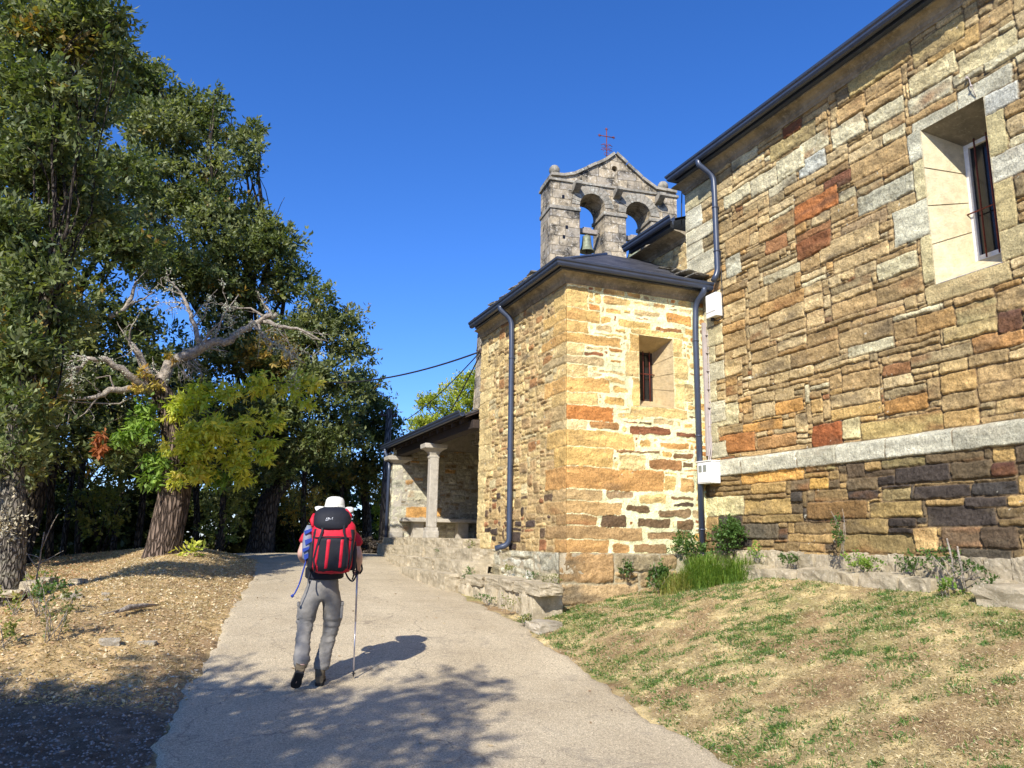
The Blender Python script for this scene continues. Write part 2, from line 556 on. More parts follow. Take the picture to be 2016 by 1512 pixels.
def wall(name, parent, mat, O, U, N, u0, u1, v0, v1, res, pre, holes, st, seed, uend=None, fade=(), base=None, extra_u=(), extra_v=()):
    """a wall face: u runs along U, v up, relief along N; holes are left open and keep a flat rim"""
    rng = np.random.default_rng(seed)
    cu, cv = st['cell']
    nu = int(math.ceil((u1 - u0) / cu)); nv = int(math.ceil((v1 - v0) / cv))
    u1g = u0 + nu * cu; v1g = v0 + nv * cv
    idg, R = layout(u0, u1g, v0, v1g, cu, cv, pre, st, rng)
    def grid(a, b, marks):
        g = np.arange(a, b, res); g = np.append(g, b)
        for m in marks:
            if a < m < b:
                k = np.argmin(abs(g - m)); g[k] = m
        return np.unique(g)
    us = grid(u0, u1, [h[0] for h in holes] + [h[1] for h in holes] + list(extra_u))
    vs = grid(v0, v1, [h[2] for h in holes] + [h[3] for h in holes] + list(extra_v))
    UU, VV = np.meshgrid(us, vs)
    wa = st['warp']
    f = np.ones_like(UU)
    for e in fade: f *= sstep(0.0, 0.12, abs(UU - e))
    wu = UU + f * (wa * 1.4 * fbm(UU * 2.3, VV * 3.1, seed + 1) + wa * 0.8 * fbm(UU * 9, VV * 9, seed + 2, 3))
    wv = VV + f * (wa * 1.0 * fbm(UU * 1.7, VV * 2.0, seed + 3) + wa * 0.8 * fbm(UU * 8, VV * 11, seed + 4, 3))
    ii = np.clip(((wu - u0) / cu).astype(int), 0, idg.shape[1] - 1)
    jj = np.clip(((wv - v0) / cv).astype(int), 0, idg.shape[0] - 1)
    ID = idg[jj, ii]
    B = np.array([[r[0], r[1], r[2], r[3]] for r in R]); C = np.array([r[4] for r in R]); KD = np.array([r[5] for r in R])
    b = B[ID]
    du0 = wu - b[..., 0]; du1 = b[..., 1] - wu
    for e in fade:      # a stone that turns the corner has no joint there
        du0 = np.where(abs(b[..., 0] - e) < cu * 0.6, 9.0, du0); du1 = np.where(abs(b[..., 1] - e) < cu * 0.6, 9.0, du1)
    dx = np.minimum(du0, du1); dy = np.minimum(wv - b[..., 2], b[..., 3] - wv)
    hgt = b[..., 3] - b[..., 2]
    dressed = KD[ID] > 0
    rad = np.where(dressed, 0.012, np.minimum(hgt * 0.38, st['round']))
    d = np.minimum(dx, dy)
    cx = np.maximum(rad - dx, 0); cy = np.maximum(rad - dy, 0)
    d = np.where((cx > 0) & (cy > 0), rad - np.hypot(cx, cy), d)
    mw = st['mortar'] * (1 + st.get('mvar', 1.6) * np.clip(fbm(UU * 2.1, VV * 2.1, seed + 9) + st.get('mbias', 0), 0, 1.2)) + st['mortar'] * 0.7 * fbm(UU * 22, VV * 22, seed + 10, 2)
    mw = np.where(dressed, st.get('dm', 0.004), np.maximum(mw, 0.003))
    bev = np.where(dressed, 0.008, st['bevel'])
    s = sstep(0, 1, (d - mw) / bev)
    n = len(R)
    rel = rng.uniform(-1, 1, n) * st['relief']; rel[KD > 0] *= 0.25
    tx = rng.uniform(-1, 1, n) * st['tilt']; ty = rng.uniform(-1, 1, n) * st['tilt'] * 1.5
    tx[KD > 0] *= .2; ty[KD > 0] *= .2
    uc = (B[:, 0] + B[:, 1]) / 2; vc = (B[:, 2] + B[:, 3]) / 2
    rough = np.where(dressed, st.get('drough', .3), 1.0)
    face = rel[ID] + tx[ID] * (wu - uc[ID]) + ty[ID] * (wv - vc[ID]) + rough * st['rough'] * fbm(UU * 7 + ID * 3.1, VV * 10, seed + 20, 4) + rough * st['rough'] * 0.5 * fbm(UU * 30, VV * 34, seed + 21, 2)
    mor = st['mlevel'] + 0.5 * st['rough'] * fbm(UU * 14, VV * 14, seed + 30, 3)
    H = mor + (face + st['depth'] - mor) * s
    H = np.where(dressed, np.maximum(H, -0.004), H)
    colm = np.array(st['mcol'])[None, None, :] * (1 + 0.35 * fbm(UU * 5, VV * 5, seed + 40)[..., None])
    vary = 1 + st['cvar'] * fbm(UU * 3 + ID * 7.7, VV * 12 + ID * 1.3, seed + 41, 4)[..., None]
    cs = C[ID] * vary
    # rusty or dark stains inside some stones
    stn = np.clip(fbm(UU * 2.2 + ID * 5.1, VV * 5 + ID * 2.2, seed + 42, 3) * 2.2 - st.get('stain_t', 0.35), 0, 1)[..., None]
    sc_ = np.where((ID % 3 == 0)[..., None], np.array(st['stain1']), np.array(st['stain2']))
    cs = cs * (1 - stn * 0.7 * rough[..., None]) + sc_ * stn * 0.7 * rough[..., None]
    ms = sstep(0, 1, (d - mw) / (bev * 0.5))[..., None]
    col = colm * (1 - ms) + cs * ms
    lum = col @ np.array([.3, .6, .1])
    ds = st.get('desat', .14)
    col = col * np.array([0.985, 1.012, 0.945])
    dots = (vnoise(UU * 26, VV * 26, seed + 60) > .46) & (vnoise(UU * 1.1, VV * 1.1, seed + 61) > .08)
    col = np.where((dots & (rough > .5))[..., None], np.array([.62, .58, .44]), col)
    blk = np.clip(fbm(UU * 1.3, VV * 3.5, seed + 62, 4) * 3 - st.get('blk', 1.15), 0, 1)[..., None]
    col = col * (1 - .62 * blk)
    col = np.clip(col * (1 - ds) + lum[..., None] * ds, 0.004, 0.85)
    # rims of openings and outer corners stay in the wall plane
    flat = np.ones_like(UU)
    for h in holes:
        ddu = np.maximum(np.maximum(h[0] - UU, UU - h[1]), 0); ddv = np.maximum(np.maximum(h[2] - VV, VV - h[3]), 0)
        flat = np.minimum(flat, sstep(0.0, 0.03, np.hypot(ddu, ddv)))
    for e in fade:
        ed = abs(UU - e)
        H = np.where(ed < 0.035, H - (0.035 - ed) ** 2 / 0.035 * 0.6, H)
        flat = np.minimum(flat, np.where(ed < 1e-6, 0.0, 1.0))
    H = H * flat + 0.008 * (1 - flat)
    if base is not None: H = H + base(UU, VV)
    O = np.array(O, float); U = np.array(U, float); N = np.array(N, float)
    P = O + UU[..., None] * U + VV[..., None] * np.array([0, 0, 1.0]) + H[..., None] * N
    nuv = len(us); nvv = len(vs)
    idx = np.arange(nuv * nvv).reshape(nvv, nuv)
    F = np.stack([idx[:-1, :-1], idx[:-1, 1:], idx[1:, 1:], idx[1:, :-1]], -1)
    uc_ = (us[:-1] + us[1:]) / 2; vc_ = (vs[:-1] + vs[1:]) / 2
    keep = np.ones((nvv - 1, nuv - 1), bool)
    UC, VC = np.meshgrid(uc_, vc_)
    for h in holes: keep &= ~((UC > h[0]) & (UC < h[1]) & (VC > h[2]) & (VC < h[3]))
    F = F[keep]
    if np.dot(np.cross(U, (0, 0, 1)), N) < 0: F = F[:, ::-1]
    return np_mesh(name, P.reshape(-1, 3), F, mat, parent, col.reshape(-1, 3), smooth=False)


def pal(items):
    cs = np.array([lin(c) for c, w in items]); w = np.array([w for c, w in items], float); w /= w.sum()
    def f(u, v, rng, h, wd):
        c = cs[rng.choice(len(cs), p=w)] * rng.uniform(0.88, 1.12)
        return tuple(c)
    return f


XS, YS, XN = 5.36, 10.737, 8.05
church = thing('stone_church', 'old ochre stone church with slate eaves, bell gable and porch beside the lane', 'church', loc=(XS, YS, -0.7))
church_inv = Matrix.Translation((-XS, -YS, 0.7))


def own(o, parent=church):
    """keep world placement under the church empty"""
    o.parent = parent
    o.matrix_parent_inverse = church_inv if parent is church else parent.matrix_world.inverted()
    return o


KS = 1.0
# ---- the tall wall on the right (chancel)
tan_ = (198, 168, 116); tan2 = (184, 150, 98); tan3 = (206, 178, 128); gry = (214, 204, 176)
pal_up = pal([(tan_, 6), (tan2, 6), (tan3, 4), ((176, 146, 98), 4), ((188, 146, 86), 1.6), ((156, 108, 66), .5), ((210, 194, 152), .8), ((162, 140, 100), 2)])
pal_mid = pal([((198, 158, 94), 4), ((186, 146, 90), 3), (tan_, 3), ((162, 110, 68), 1), ((206, 172, 112), 3)])
pal_low = pal([((150, 122, 78), 4), ((172, 138, 84), 4), ((118, 98, 70), 2), ((76, 68, 60), 1.3), ((104, 86, 66), 1.6), ((190, 152, 88), 2)])


def nave_pal(u, v, rng, h, w):
    if v < 1.08:
        if u < 7.6 and rng.random() < .18: return tuple(np.array(lin((74, 64, 58))) * rng.uniform(.8, 1.2))
        return pal_low(u, v, rng, h, w)
    if v < 2.1 or (u > 9 and v < 2.4): return pal_mid(u, v, rng, h, w) if rng.random() < .42 else pal_up(u, v, rng, h, w)
    return pal_up(u, v, rng, h, w)


def npx(x0, x1, yc, h, k, c, ox, oy, sc, kind=0):
    """a named stone of the tall wall measured in a zoomed crop"""
    X0 = ox + x0 / sc; X1 = ox + x1 / sc; Y = oy + yc / sc; xm = (X0 + X1) / 2
    sl_ = (Y - 1051.0) / (xm - 369.0)
    a = atX(X0, Y + sl_ * (X0 - xm), XN); b = atX(X1, Y + sl_ * (X1 - xm), XN)
    c0 = atX(xm, Y + h / sc / 2, XN)[2]; c1 = atX(xm, Y - h / sc / 2, XN)[2]
    return (min(a[1], b[1]), max(a[1], b[1]), c0, c1, lin(c), kind)


pre = []
Wt = (214, 200, 160); Wg = (200, 186, 150)
WIN = (5.36, 6.19, 3.08, 5.10)         # outer opening of the tall window (y0,y1,z0,z1)
# window surround
for (a, b, c, d, col_) in ((6.19, 6.40, 4.72, 5.12, (208, 200, 172)), (5.02, 5.68, 5.10, 5.34, (200, 192, 166)), (5.68, 6.30, 5.10, 5.26, (206, 196, 166)), (6.19, 6.36, 4.20, 4.72, (206, 190, 140)),
                           (6.19, 6.72, 3.72, 4.20, (214, 206, 176)), (6.19, 6.36, 3.12, 3.72, (204, 186, 134)), (5.30, 6.34, 2.86, 3.08, (196, 172, 120)),
                           (4.98, 5.36, 4.86, 5.10, (200, 196, 182)), (5.16, 5.36, 4.34, 4.86, (206, 188, 134)), (4.74, 5.36, 4.0, 4.34, (208, 200, 176)), (5.16, 5.36, 3.45, 4.0, (202, 180, 124)), (4.86, 5.36, 3.08, 3.45, (198, 178, 128))):
    pre.append((a, b, c, d, lin(col_), 1))
# corner quoins at the far end
z = 1.36; k = 0
rq = random.Random(3)
while z < 6.75:
    h = rq.uniform(0.26, 0.42); w = (0.5 if k % 2 else 0.86) if z > 4.2 else (0.28 if k % 2 else 0.5)
    lo = 11.17 - w if z > 4.2 else 10.737 - w
    hi = 11.17
    pre.append((lo, hi if z > 4.2 else 10.80, z, z + h, lin(rq.choice([(212, 200, 168), (206, 194, 160), (218, 208, 180), (200, 184, 140)])), 1)); z += h; k += 1
# string course of pale blocks
y = 11.0; 
while y > 1.0:
    w = rq.uniform(0.7, 1.25)
    pre.append((y - w, y, 1.06, 1.35, lin(rq.choice([(204, 196, 172), (192, 184, 160), (210, 202, 178)])), 1)); y -= w
z6 = dict(ox=1360, oy=0, sc=2.16)
for s in [(445, 625, 875, 90, (190, 116, 56)), (450, 600, 1045, 80, (146, 92, 55)), (560, 690, 770, 50, (126, 82, 58)), (395, 470, 545, 50, (138, 82, 50)), (370, 480, 700, 90, Wt), (255, 365, 770, 80, Wg),
          (140, 255, 835, 60, Wt), (465, 590, 610, 80, Wt), (455, 575, 700, 80, (196, 194, 180)), (330, 450, 785, 50, Wg), (595, 740, 560, 90, Wt), (745, 910, 480, 80, Wt), (920, 1125, 320, 95, (216, 196, 146)),
          (915, 1110, 410, 70, (196, 184, 150)), (1130, 1385, 220, 90, (206, 188, 140)), (1115, 1240, 310, 55, Wg), (1250, 1417, 235, 60, Wt), (710, 945, 825, 90, (192, 184, 156)), (795, 970, 1125, 80, (204, 190, 148)),
          (1300, 1400, 1360, 90, (112, 78, 60)), (1200, 1417, 1440, 80, (196, 142, 80)), (545, 800, 1035, 80, tan_), (290, 460, 960, 75, tan2), (150, 250, 1040, 80, tan2), (145, 215, 1130, 80, (214, 206, 176)),
          (670, 940, 290, 90, (186, 160, 100)), (935, 1165, 180, 100, (196, 168, 108)), (1005, 1230, 200, 80, (188, 152, 92)), (680, 920, 680, 90, tan2), (335, 530, 600, 80, (186, 162, 106)), (660, 865, 1480, 60, Wt), (1130, 1290, 1330, 80, (180, 160, 108)),
          (1075, 1300, 1400, 60, (196, 168, 110)), (640, 830, 950, 60, (176, 146, 104)), (840, 920, 1040, 60, tan_)]:
    pre.append(npx(*s[:4], 1, s[4], **z6))
z7 = dict(ox=1300, oy=780, sc=2.816)
dd = (74, 64, 58)
for s in [(1325, 1630, 430, 100, dd), (1640, 1865, 410, 100, (98, 82, 60)), (1870, 2016, 405, 90, (98, 64, 50)), (1435, 1750, 530, 90, dd), (1760, 2016, 510, 90, (70, 64, 60)), (1065, 1240, 545, 65, dd), (1710, 1955, 595, 60, dd),
          (1500, 1905, 665, 120, dd), (850, 1180, 630, 100, (138, 104, 60)), (1185, 1480, 630, 90, (172, 142, 84)), (1055, 1305, 725, 90, (160, 132, 80)), (1445, 1580, 790, 130, (216, 176, 110)), (1590, 1820, 790, 125, (168, 124, 84)),
          (1820, 2016, 790, 130, (98, 80, 62)), (1010, 1445, 825, 110, (148, 124, 76)), (490, 750, 615, 80, (190, 155, 90)), (270, 490, 610, 110, (226, 208, 150)), (605, 820, 680, 55, (168, 138, 84)), (470, 820, 440, 65, (216, 160, 74)),
          (480, 690, 750, 90, (96, 86, 70)), (1120, 1570, 160, 110, (188, 160, 96)), (840, 1005, 205, 130, (164, 92, 46)), (1010, 1115, 185, 110, (216, 196, 142)), (330, 530, 265, 110, (184, 120, 60)), (540, 760, 245, 80, (184, 136, 80)),
          (455, 680, 170, 60, (206, 150, 74)), (640, 800, 50, 70, (206, 150, 74)), (940, 1225, 85, 80, (206, 166, 96)), (1240, 1480, 45, 100, (180, 130, 66)), (850, 960, 485, 70, (216, 166, 76)), (1700, 1990, 900, 90, (88, 78, 64)),
          (1250, 1500, 360, 55, (150, 132, 84)), (830, 1000, 400, 55, (150, 132, 84)), (1250, 1430, 550, 80, (156, 134, 88)), (310, 430, 100, 110, (212, 196, 150))]:
    pre.append(npx(*s[:4], 1, s[4], **z7))

ST_NAVE = dict(cell=(0.045, 0.04), h=[3, 4, 5, 6, 7], hp=[.16, .26, .28, .2, .1], w=(8, 23), breakc=0.22, split=0.20, chip=0.20, pal=nave_pal, warp=0.018,
               desat=.10, round=0.03, mortar=0.003, bevel=0.013, relief=0.014, tilt=0.03, rough=0.022, depth=0.011, mlevel=-0.018, mcol=lin((128, 104, 74)), cvar=0.55,
               stain1=lin((150, 100, 56)), stain2=lin((112, 96, 74)), stain_t=0.25, mbias=-0.05, dm=0.003)


def nave_base(u, v):
    # the plinth below the string course stands proud of the wall above, its top chamfered
    return 0.11 * (1 - sstep(1.27, 1.36, v)) - 0.03 * (1 - sstep(1.03, 1.07, v)) + 0.05 * (1 - sstep(-0.7, 0.9, v))


XNN = (XN, 0, 0)
tw = wall('rubble_wall', church, M['masonry'], XNN, (0, 1, 0), (-1, 0, 0), 4.2, 11.17, -0.75, 6.40, 0.0125, pre, [WIN], ST_NAVE, 11, fade=(11.17,), base=nave_base)
own(tw); tw['label'] = 'tall coursed rubble wall of tan and grey stones above a dark plinth'
ST2 = dict(ST_NAVE)
tw2 = wall('rubble_wall', church, M['masonry'], XNN, (0, 1, 0), (-1, 0, 0), -3.0, 4.2, -0.75, 6.40, 0.03, [p for p in pre if p[1] < 4.2], [], ST2, 12, base=nave_base)
own(tw2); tw2['label'] = 'near stretch of the tall rubble wall, running past the viewer'
# far end return of the chancel, above the lower roof
ret = wall('end_wall', church, M['masonry'], (0, 11.17, 0), (1, 0, 0), (0, 1, 0), 8.05, 13.0, 3.0, 6.42, 0.05, [], [], dict(ST_NAVE, pal=pal([((206, 194, 160), 1)])), 13)
own(ret)

# ---- sacristy front: ochre stones in smeared cream mortar
def zB(x0, x1, yc, h, c):
    X0 = 1100 + x0 / 4.447; X1 = 1100 + x1 / 4.447; Y = 560 + yc / 4.447
    a = atY(X0, Y, YS); b = atY(X1, Y, YS); xm = (X0 + X1) / 2
    return (a[0], b[0], atY(xm, Y + h / 8.894, YS)[2], atY(xm, Y - h / 8.894, YS)[2], lin(c), 0)


def zA(x0, x1, yc, h, c):
    X0 = 900 + x0 / 2.16; X1 = 900 + x1 / 2.16; Y = 480 + yc / 2.16
    a = atY(X0, Y, YS); b = atY(X1, Y, YS); xm = (X0 + X1) / 2
    return (a[0], b[0], atY(xm, Y + h / 4.32, YS)[2], atY(xm, Y - h / 4.32, YS)[2], lin(c), 0)


o1 = (222, 172, 84); o2 = (228, 188, 108); o3 = (206, 136, 54); r1 = (156, 96, 56); d1 = (124, 96, 62); d2 = (98, 78, 62); b1 = (212, 180, 124)
fr = []
SWIN = (6.71, 7.38, 2.19, 3.40)
for (a, b, c, d, cc) in ((6.57, 7.62, 3.40, 3.50, o2), (6.50, 6.71, 3.08, 3.40, (226, 180, 96)), (6.42, 6.71, 2.68, 3.08, (222, 188, 120)), (6.56, 6.71, 2.19, 2.68, (226, 184, 104)),
                         (7.38, 7.60, 3.10, 3.40, (228, 192, 116)), (7.38, 7.66, 2.72, 3.10, (232, 198, 124)), (7.38, 7.58, 2.19, 2.72, (234, 202, 128)), (6.52, 7.62, 2.00, 2.19, (222, 186, 112))):
    fr.append((a, b, c, d, lin(cc), 1))
cyz = [175, 262, 315, 370, 420, 470, 510, 565, 625, 680, 745, 785, 860, 945, 1040, 1090, 1145, 1200, 1260, 1312]
cw = [560, 610, 555, 690, 540, 625, 560, 650, 605, 665, 550, 755, 665, 880, 620, 700, 600, 790, 650]
cc = [o2, (222, 176, 92), (218, 172, 92), (214, 164, 84), (220, 186, 120), (196, 168, 116), (222, 186, 116), (218, 166, 86), (224, 184, 108), (204, 128, 48), (220, 190, 130), (226, 180, 96), (224, 178, 92), (206, 150, 76), (196, 160, 104), (200, 158, 96), (184, 142, 84), (176, 138, 86), (190, 142, 76)]
side_pre = []
rs = random.Random(5)
for k in range(19):
    zt = atY(1116, 480 + cyz[k] / 2.16, YS)[2]; zb = atY(1116, 480 + cyz[k + 1] / 2.16, YS)[2]
    xr = atY(900 + cw[k] / 2.16, 480 + (cyz[k] + cyz[k + 1]) / 4.32, YS)[0]
    fr.append((XS - 0.01, xr, zb, zt, lin(cc[k]), 0))
    sc_ = cc[k] if k != 9 else (214, 178, 116)
    sc_ = tuple(np.array(sc_) * 0.97)
    side_pre.append((YS - 0.01, YS + (rs.uniform(.7, .95) if k % 2 else rs.uniform(.35, .55)), zb, zt, lin(sc_), 0))
for s in [(380, 640, 165, 85, (216, 176, 104)), (795, 940, 185, 80, (214, 164, 92)), (965, 1020, 185, 35, r1), (410, 560, 235, 50, o1), (640, 890, 260, 75, b1), (930, 1175, 305, 110, (214, 150, 66)), (305, 480, 380, 70, b1),
          (510, 820, 360, 90, (220, 178, 96)), (835, 1075, 400, 70, (184, 124, 66)), (555, 600, 470, 45, o2), (1090, 1155, 485, 55, o1), (1230, 1310, 480, 65, o1), (425, 550, 675, 60, (206, 146, 62)), (270, 400, 800, 45, b1),
          (330, 640, 775, 60, (216, 180, 118)), (400, 590, 845, 60, (220, 186, 110)), (475, 625, 930, 70, (218, 172, 90)), (390, 590, 1025, 95, (218, 168, 82)), (510, 740, 1150, 85, (224, 186, 110)), (760, 1050, 1145, 55, b1),
          (265, 550, 1235, 90, (206, 144, 70)), (600, 980, 1285, 105, (150, 92, 56)), (1000, 1190, 1315, 80, (140, 88, 56)), (1070, 1180, 1240, 70, o1), (1235, 1330, 1245, 70, o1), (690, 820, 1395, 85, (218, 170, 88)),
          (880, 1140, 1415, 75, (204, 146, 68)), (1250, 1340, 1370, 80, o1), (500, 900, 1465, 45, (150, 118, 76)), (1255, 1315, 780, 160, (222, 176, 84)), (1085, 1180, 950, 180, (220, 188, 120)), (1230, 1320, 600, 110, o1),
          (820, 1010, 1210, 70, b1), (1120, 1170, 545, 35, o1), (1115, 1150, 630, 70, o1), (1250, 1310, 970, 110, o1), (1230, 1310, 330, 60, (206, 150, 80)), (1110, 1220, 1080, 60, (214, 170, 90))]:
    fr.append(zB(*s))
for s in [(685, 805, 922, 90, (230, 196, 126)), (812, 955, 940, 50, (160, 112, 62)), (917, 1005, 905, 25, d1), (960, 1005, 945, 25, d1), (870, 930, 1020, 70, (218, 176, 96)), (940, 1010, 1025, 75, (208, 160, 88)),
          (625, 755, 1065, 45, (168, 136, 96)), (765, 900, 1085, 50, (224, 186, 112)), (910, 1010, 1085, 28, d1), (915, 1010, 1114, 25, d2), (710, 830, 1127, 45, d1), (845, 1000, 1147, 45, (140, 112, 76)),
          (605, 735, 1178, 60, (112, 86, 60)), (757, 915, 1187, 62, (126, 98, 66)), (930, 1010, 1200, 60, d1), (800, 1000, 1240, 50, (150, 116, 74)), (655, 740, 1290, 50, (196, 146, 80)), (745, 900, 1290, 55, (150, 118, 76)), (970, 1010, 985, 30, o3)]:
    fr.append(zA(*s))
front_pal = pal([(o1, 4), (o2, 3), (b1, 2), (o3, 2), (r1, .8), (d1, .8)])
ST_FR = dict(drough=.75, cell=(0.04, 0.035), h=[3, 4, 5, 6], hp=[.25, .35, .25, .15], w=(6, 15), breakc=0.3, split=0.15, chip=0.06, pal=front_pal, warp=0.034,
             mvar=3.6, round=0.07, mortar=0.010, bevel=0.012, relief=0.008, tilt=0.02, rough=0.018, depth=0.010, mlevel=0.006, mcol=lin((252, 232, 178)), cvar=0.55,
             stain1=lin((176, 104, 50)), stain2=lin((120, 92, 64)), stain_t=0.42, mbias=0.30)
# the big quoins have no pointing between them: give them narrow joints by marking them dressed
fr = [f if i < 8 else (f[0], f[1], f[2], f[3], f[4], 1 if abs(f[0] - (XS - 0.01)) < 1e-6 else 0) for i, f in enumerate(fr)]
side_pre = [(p[0], p[1], p[2], p[3], p[4], 1) for p in side_pre]
ZT = 4.12      # wall head of the sacristy, under the cornice
sf = wall('rubble_wall', church, M['masonry'], (0, YS, 0), (1, 0, 0), (0, -1, 0), XS - 0.01, XN + 0.02, -0.20, ZT, 0.0115, fr, [SWIN], ST_FR, 21, fade=(XS - 0.01,))
own(sf); sf['label'] = 'sacristy front of ochre stones set in smeared cream mortar'

pal_side_u = pal([((220, 186, 118), 4), ((206, 172, 108), 4), ((192, 158, 104), 3), ((184, 148, 96), 2), ((176, 124, 70), 1), ((212, 190, 138), 2)])
pal_side_l = pal([((172, 140, 92), 3), ((104, 82, 62), 2.5), ((76, 62, 56), 1.6), ((160, 104, 62), 1), ((200, 164, 104), 3)])


def side_pal(u, v, rng, h, w):
    return pal_side_l(u, v, rng, h, w) if v < 0.85 + rng.uniform(-.4, .2) else pal_side_u(u, v, rng, h, w)


z = -0.2; k = 0
while z < 3.9:     # far corner blocks
    h = rs.uniform(.2, .32)
    side_pre.append((14.72 - rs.uniform(.35, .9), 14.74, z, z + h, lin(rs.choice([(222, 192, 128), (214, 182, 116), (206, 176, 116)])), 1)); z += h
ST_SD = dict(drough=.75, cell=(0.04, 0.035), h=[2, 3, 4, 5, 6], hp=[.2, .28, .26, .16, .1], w=(4, 11), breakc=0.4, split=0.2, chip=0.16, pal=side_pal, warp=0.028,
             round=0.05, mortar=0.006, bevel=0.018, relief=0.013, tilt=0.03, rough=0.022, depth=0.012, mlevel=-0.006, mcol=lin((196, 166, 112)), cvar=0.55,
             stain1=lin((168, 110, 60)), stain2=lin((120, 98, 70)), stain_t=0.42, mbias=0.0)
ss = wall('rubble_wall', church, M['masonry'], (XS, 0, 0), (0, 1, 0), (-1, 0, 0), YS - 0.01, 14.74, -0.20, ZT, 0.015, side_pre, [], ST_SD, 31, fade=(YS - 0.01,))
own(ss); ss['label'] = 'sacristy side wall of small beige rubble with big corner blocks'
sb = MB()
sb.box((XS + 0.03, 14.70, -0.2), (XN, 14.735, ZT))
own(sb.build('back_wall', M['cornice'], church))


# ---- window of the chancel: splayed reveal, white frame, rusty bars, dark glass
def window(prefix_mat, axis, o, i, dep, plane, sgn_in, frame_mat, label, bars, splay_mat, frame_w=0.05):
    """o: outer rect (a0,a1,z0,z1), i: inner rect; plane coordinate of the wall face; the opening goes 'dep' inwards"""
    def P(a, z, d):
        return (plane + d, a, z) if axis == 'Y' else (a, plane + d, z)
    f0 = -0.012
    w = MB()
    O = [(o[0], o[2]), (o[1], o[2]), (o[1], o[3]), (o[0], o[3])]
    I = [(i[0], i[2]), (i[1], i[2]), (i[1], i[3]), (i[0], i[3])]
    # every side of the reveal is made of blocks with real joints
    bk = MB()
    A1 = P(o[0] - .03, o[2] - .03, f0 + .02); B1 = P(i[0] + .0, o[3] + .03, dep + .1)
    for (a0, a1, z0, z1) in ((o[0] - .12, o[0] - .015, o[2] - .12, o[3] + .12), (o[1] + .015, o[1] + .12, o[2] - .12, o[3] + .12), (o[0] - .015, o[1] + .015, o[2] - .12, o[2] - .015), (o[0] - .015, o[1] + .015, o[3] + .015, o[3] + .12)):
        pass
    NB = {0: 1, 1: 4, 2: 1, 3: 4}
    for k in range(4):
        p0, p1 = O[k], O[(k + 1) % 4]; q0, q1 = I[k], I[(k + 1) % 4]
        nb = NB[k]
        for j in range(nb):
            s0 = j / nb + (0.004 if j else 0); s1 = (j + 1) / nb - (0.004 if j < nb - 1 else 0)
            L = lambda a, b, s: (a[0] + (b[0] - a[0]) * s, a[1] + (b[1] - a[1]) * s)
            a0, a1 = L(p0, p1, s0), L(p0, p1, s1); b0, b1 = L(q0, q1, s0), L(q0, q1, s1)
            w.quad(P(*a0, f0), P(*a1, f0), P(*b1, dep), P(*b0, dep))
        if nb > 1:
            cx_ = (o[0] + o[1]) / 2; e_ = .012 if p0[0] > cx_ else -.012
            w.quad(P(p0[0] + e_, p0[1], f0), P(p1[0] + e_, p1[1], f0), P(q1[0] + e_, q1[1], dep), P(q0[0] + e_, q0[1], dep))
    rv = own(w.build('reveal', splay_mat, church, recalc=False))
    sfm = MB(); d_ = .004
    sfm.quad(P(o[0], o[3] - d_, f0), P(o[1], o[3] - d_, f0), P(i[1], i[3] - d_, dep), P(i[0], i[3] - d_, dep))  # thin sheet under the lintel, painted dark to stand for its shade
    if axis == 'Y': own(sfm.build('soffit', M['shaded_soffit_stone'], church, recalc=False))
    fr_ = MB()
    e = frame_w
    def bar(a0, a1, z0, z1, d0, d1, mb, bev=0.004):
        A = P(a0, z0, d0); B = P(a1, z1, d1)
        mb.box(tuple(min(x, y) for x, y in zip(A, B)), tuple(max(x, y) for x, y in zip(A, B)), bev=bev)
    bar(i[0] - .02, i[0] + e, i[2] - .02, i[3] + .02, dep - .01, dep + .06, fr_)
    bar(i[1] - e, i[1] + .02, i[2] - .02, i[3] + .02, dep - .01, dep + .06, fr_)
    bar(i[0] + e, i[1] - e, i[2] - .02, i[2] + e, dep - .008, dep + .058, fr_)
    bar(i[0] + e, i[1] - e, i[3] - e, i[3] + .02, dep - .008, dep + .058, fr_)
    win = own(fr_.build('window', frame_mat, church)); win['label'] = label
    g = MB(); bar(i[0] + e, i[1] - e, i[2] + e, i[3] - e, dep + .03, dep + .04, g, 0)
    gl = g.build('pane', M['glass'], win)
    bmb = MB()
    for kind, p in bars:
        if kind == 'v': bmb.tube([P(p, i[2] - .01, dep - .05), P(p, i[3] + .01, dep - .05)], 0.010, 6)
        else: bmb.tube([P(i[0] - .05, p, dep - .05), P(i[1] + .05, p, dep - .05)], 0.010, 6)
    bmb.build('bars', M['rust'], win)
    return win


window(None, 'Y', WIN, (5.50, 6.03, 3.40, 4.92), 0.52, XN, 1, M['white_frame'], 'narrow tall window with a white frame behind rusty bars', [('v', 5.70), ('v', 5.86), ('h', 4.0)], M['ashlar_light'], 0.055)
window(None, 'X', SWIN, (6.84, 7.23, 2.37, 3.22), 0.42, YS, 1, M['wood_dark'], 'small barred window deep in its stone reveal', [('v', 7.02), ('h', 2.83), ('v', 7.15)], M['ashlar'], 0.03)

# ------------------------------------------------------------------ eaves, gutters, roofs
def arc(cx, cy, r, a0, a1, n):
    return [(cx + r * math.cos(math.radians(a0 + (a1 - a0) * k / n)), cy + r * math.sin(math.radians(a0 + (a1 - a0) * k / n))) for k in range(n + 1)]


# profile of a moulded metal gutter, 'out' to the left of the path; starts at the wall side
GUT = [(0.0, 0.0)] + [(-0.0, 0.0)][:0] + [(0.015, -0.085), (0.05, -0.105), (0.095, -0.10), (0.115, -0.07), (0.118, -0.04), (0.138, -0.02), (0.145, 0.012), (0.13, 0.022), (0.125, 0.008), (0.105, -0.02), (0.1, -0.06), (0.05, -0.085), (0.02, -0.07), (0.012, 0.0)]


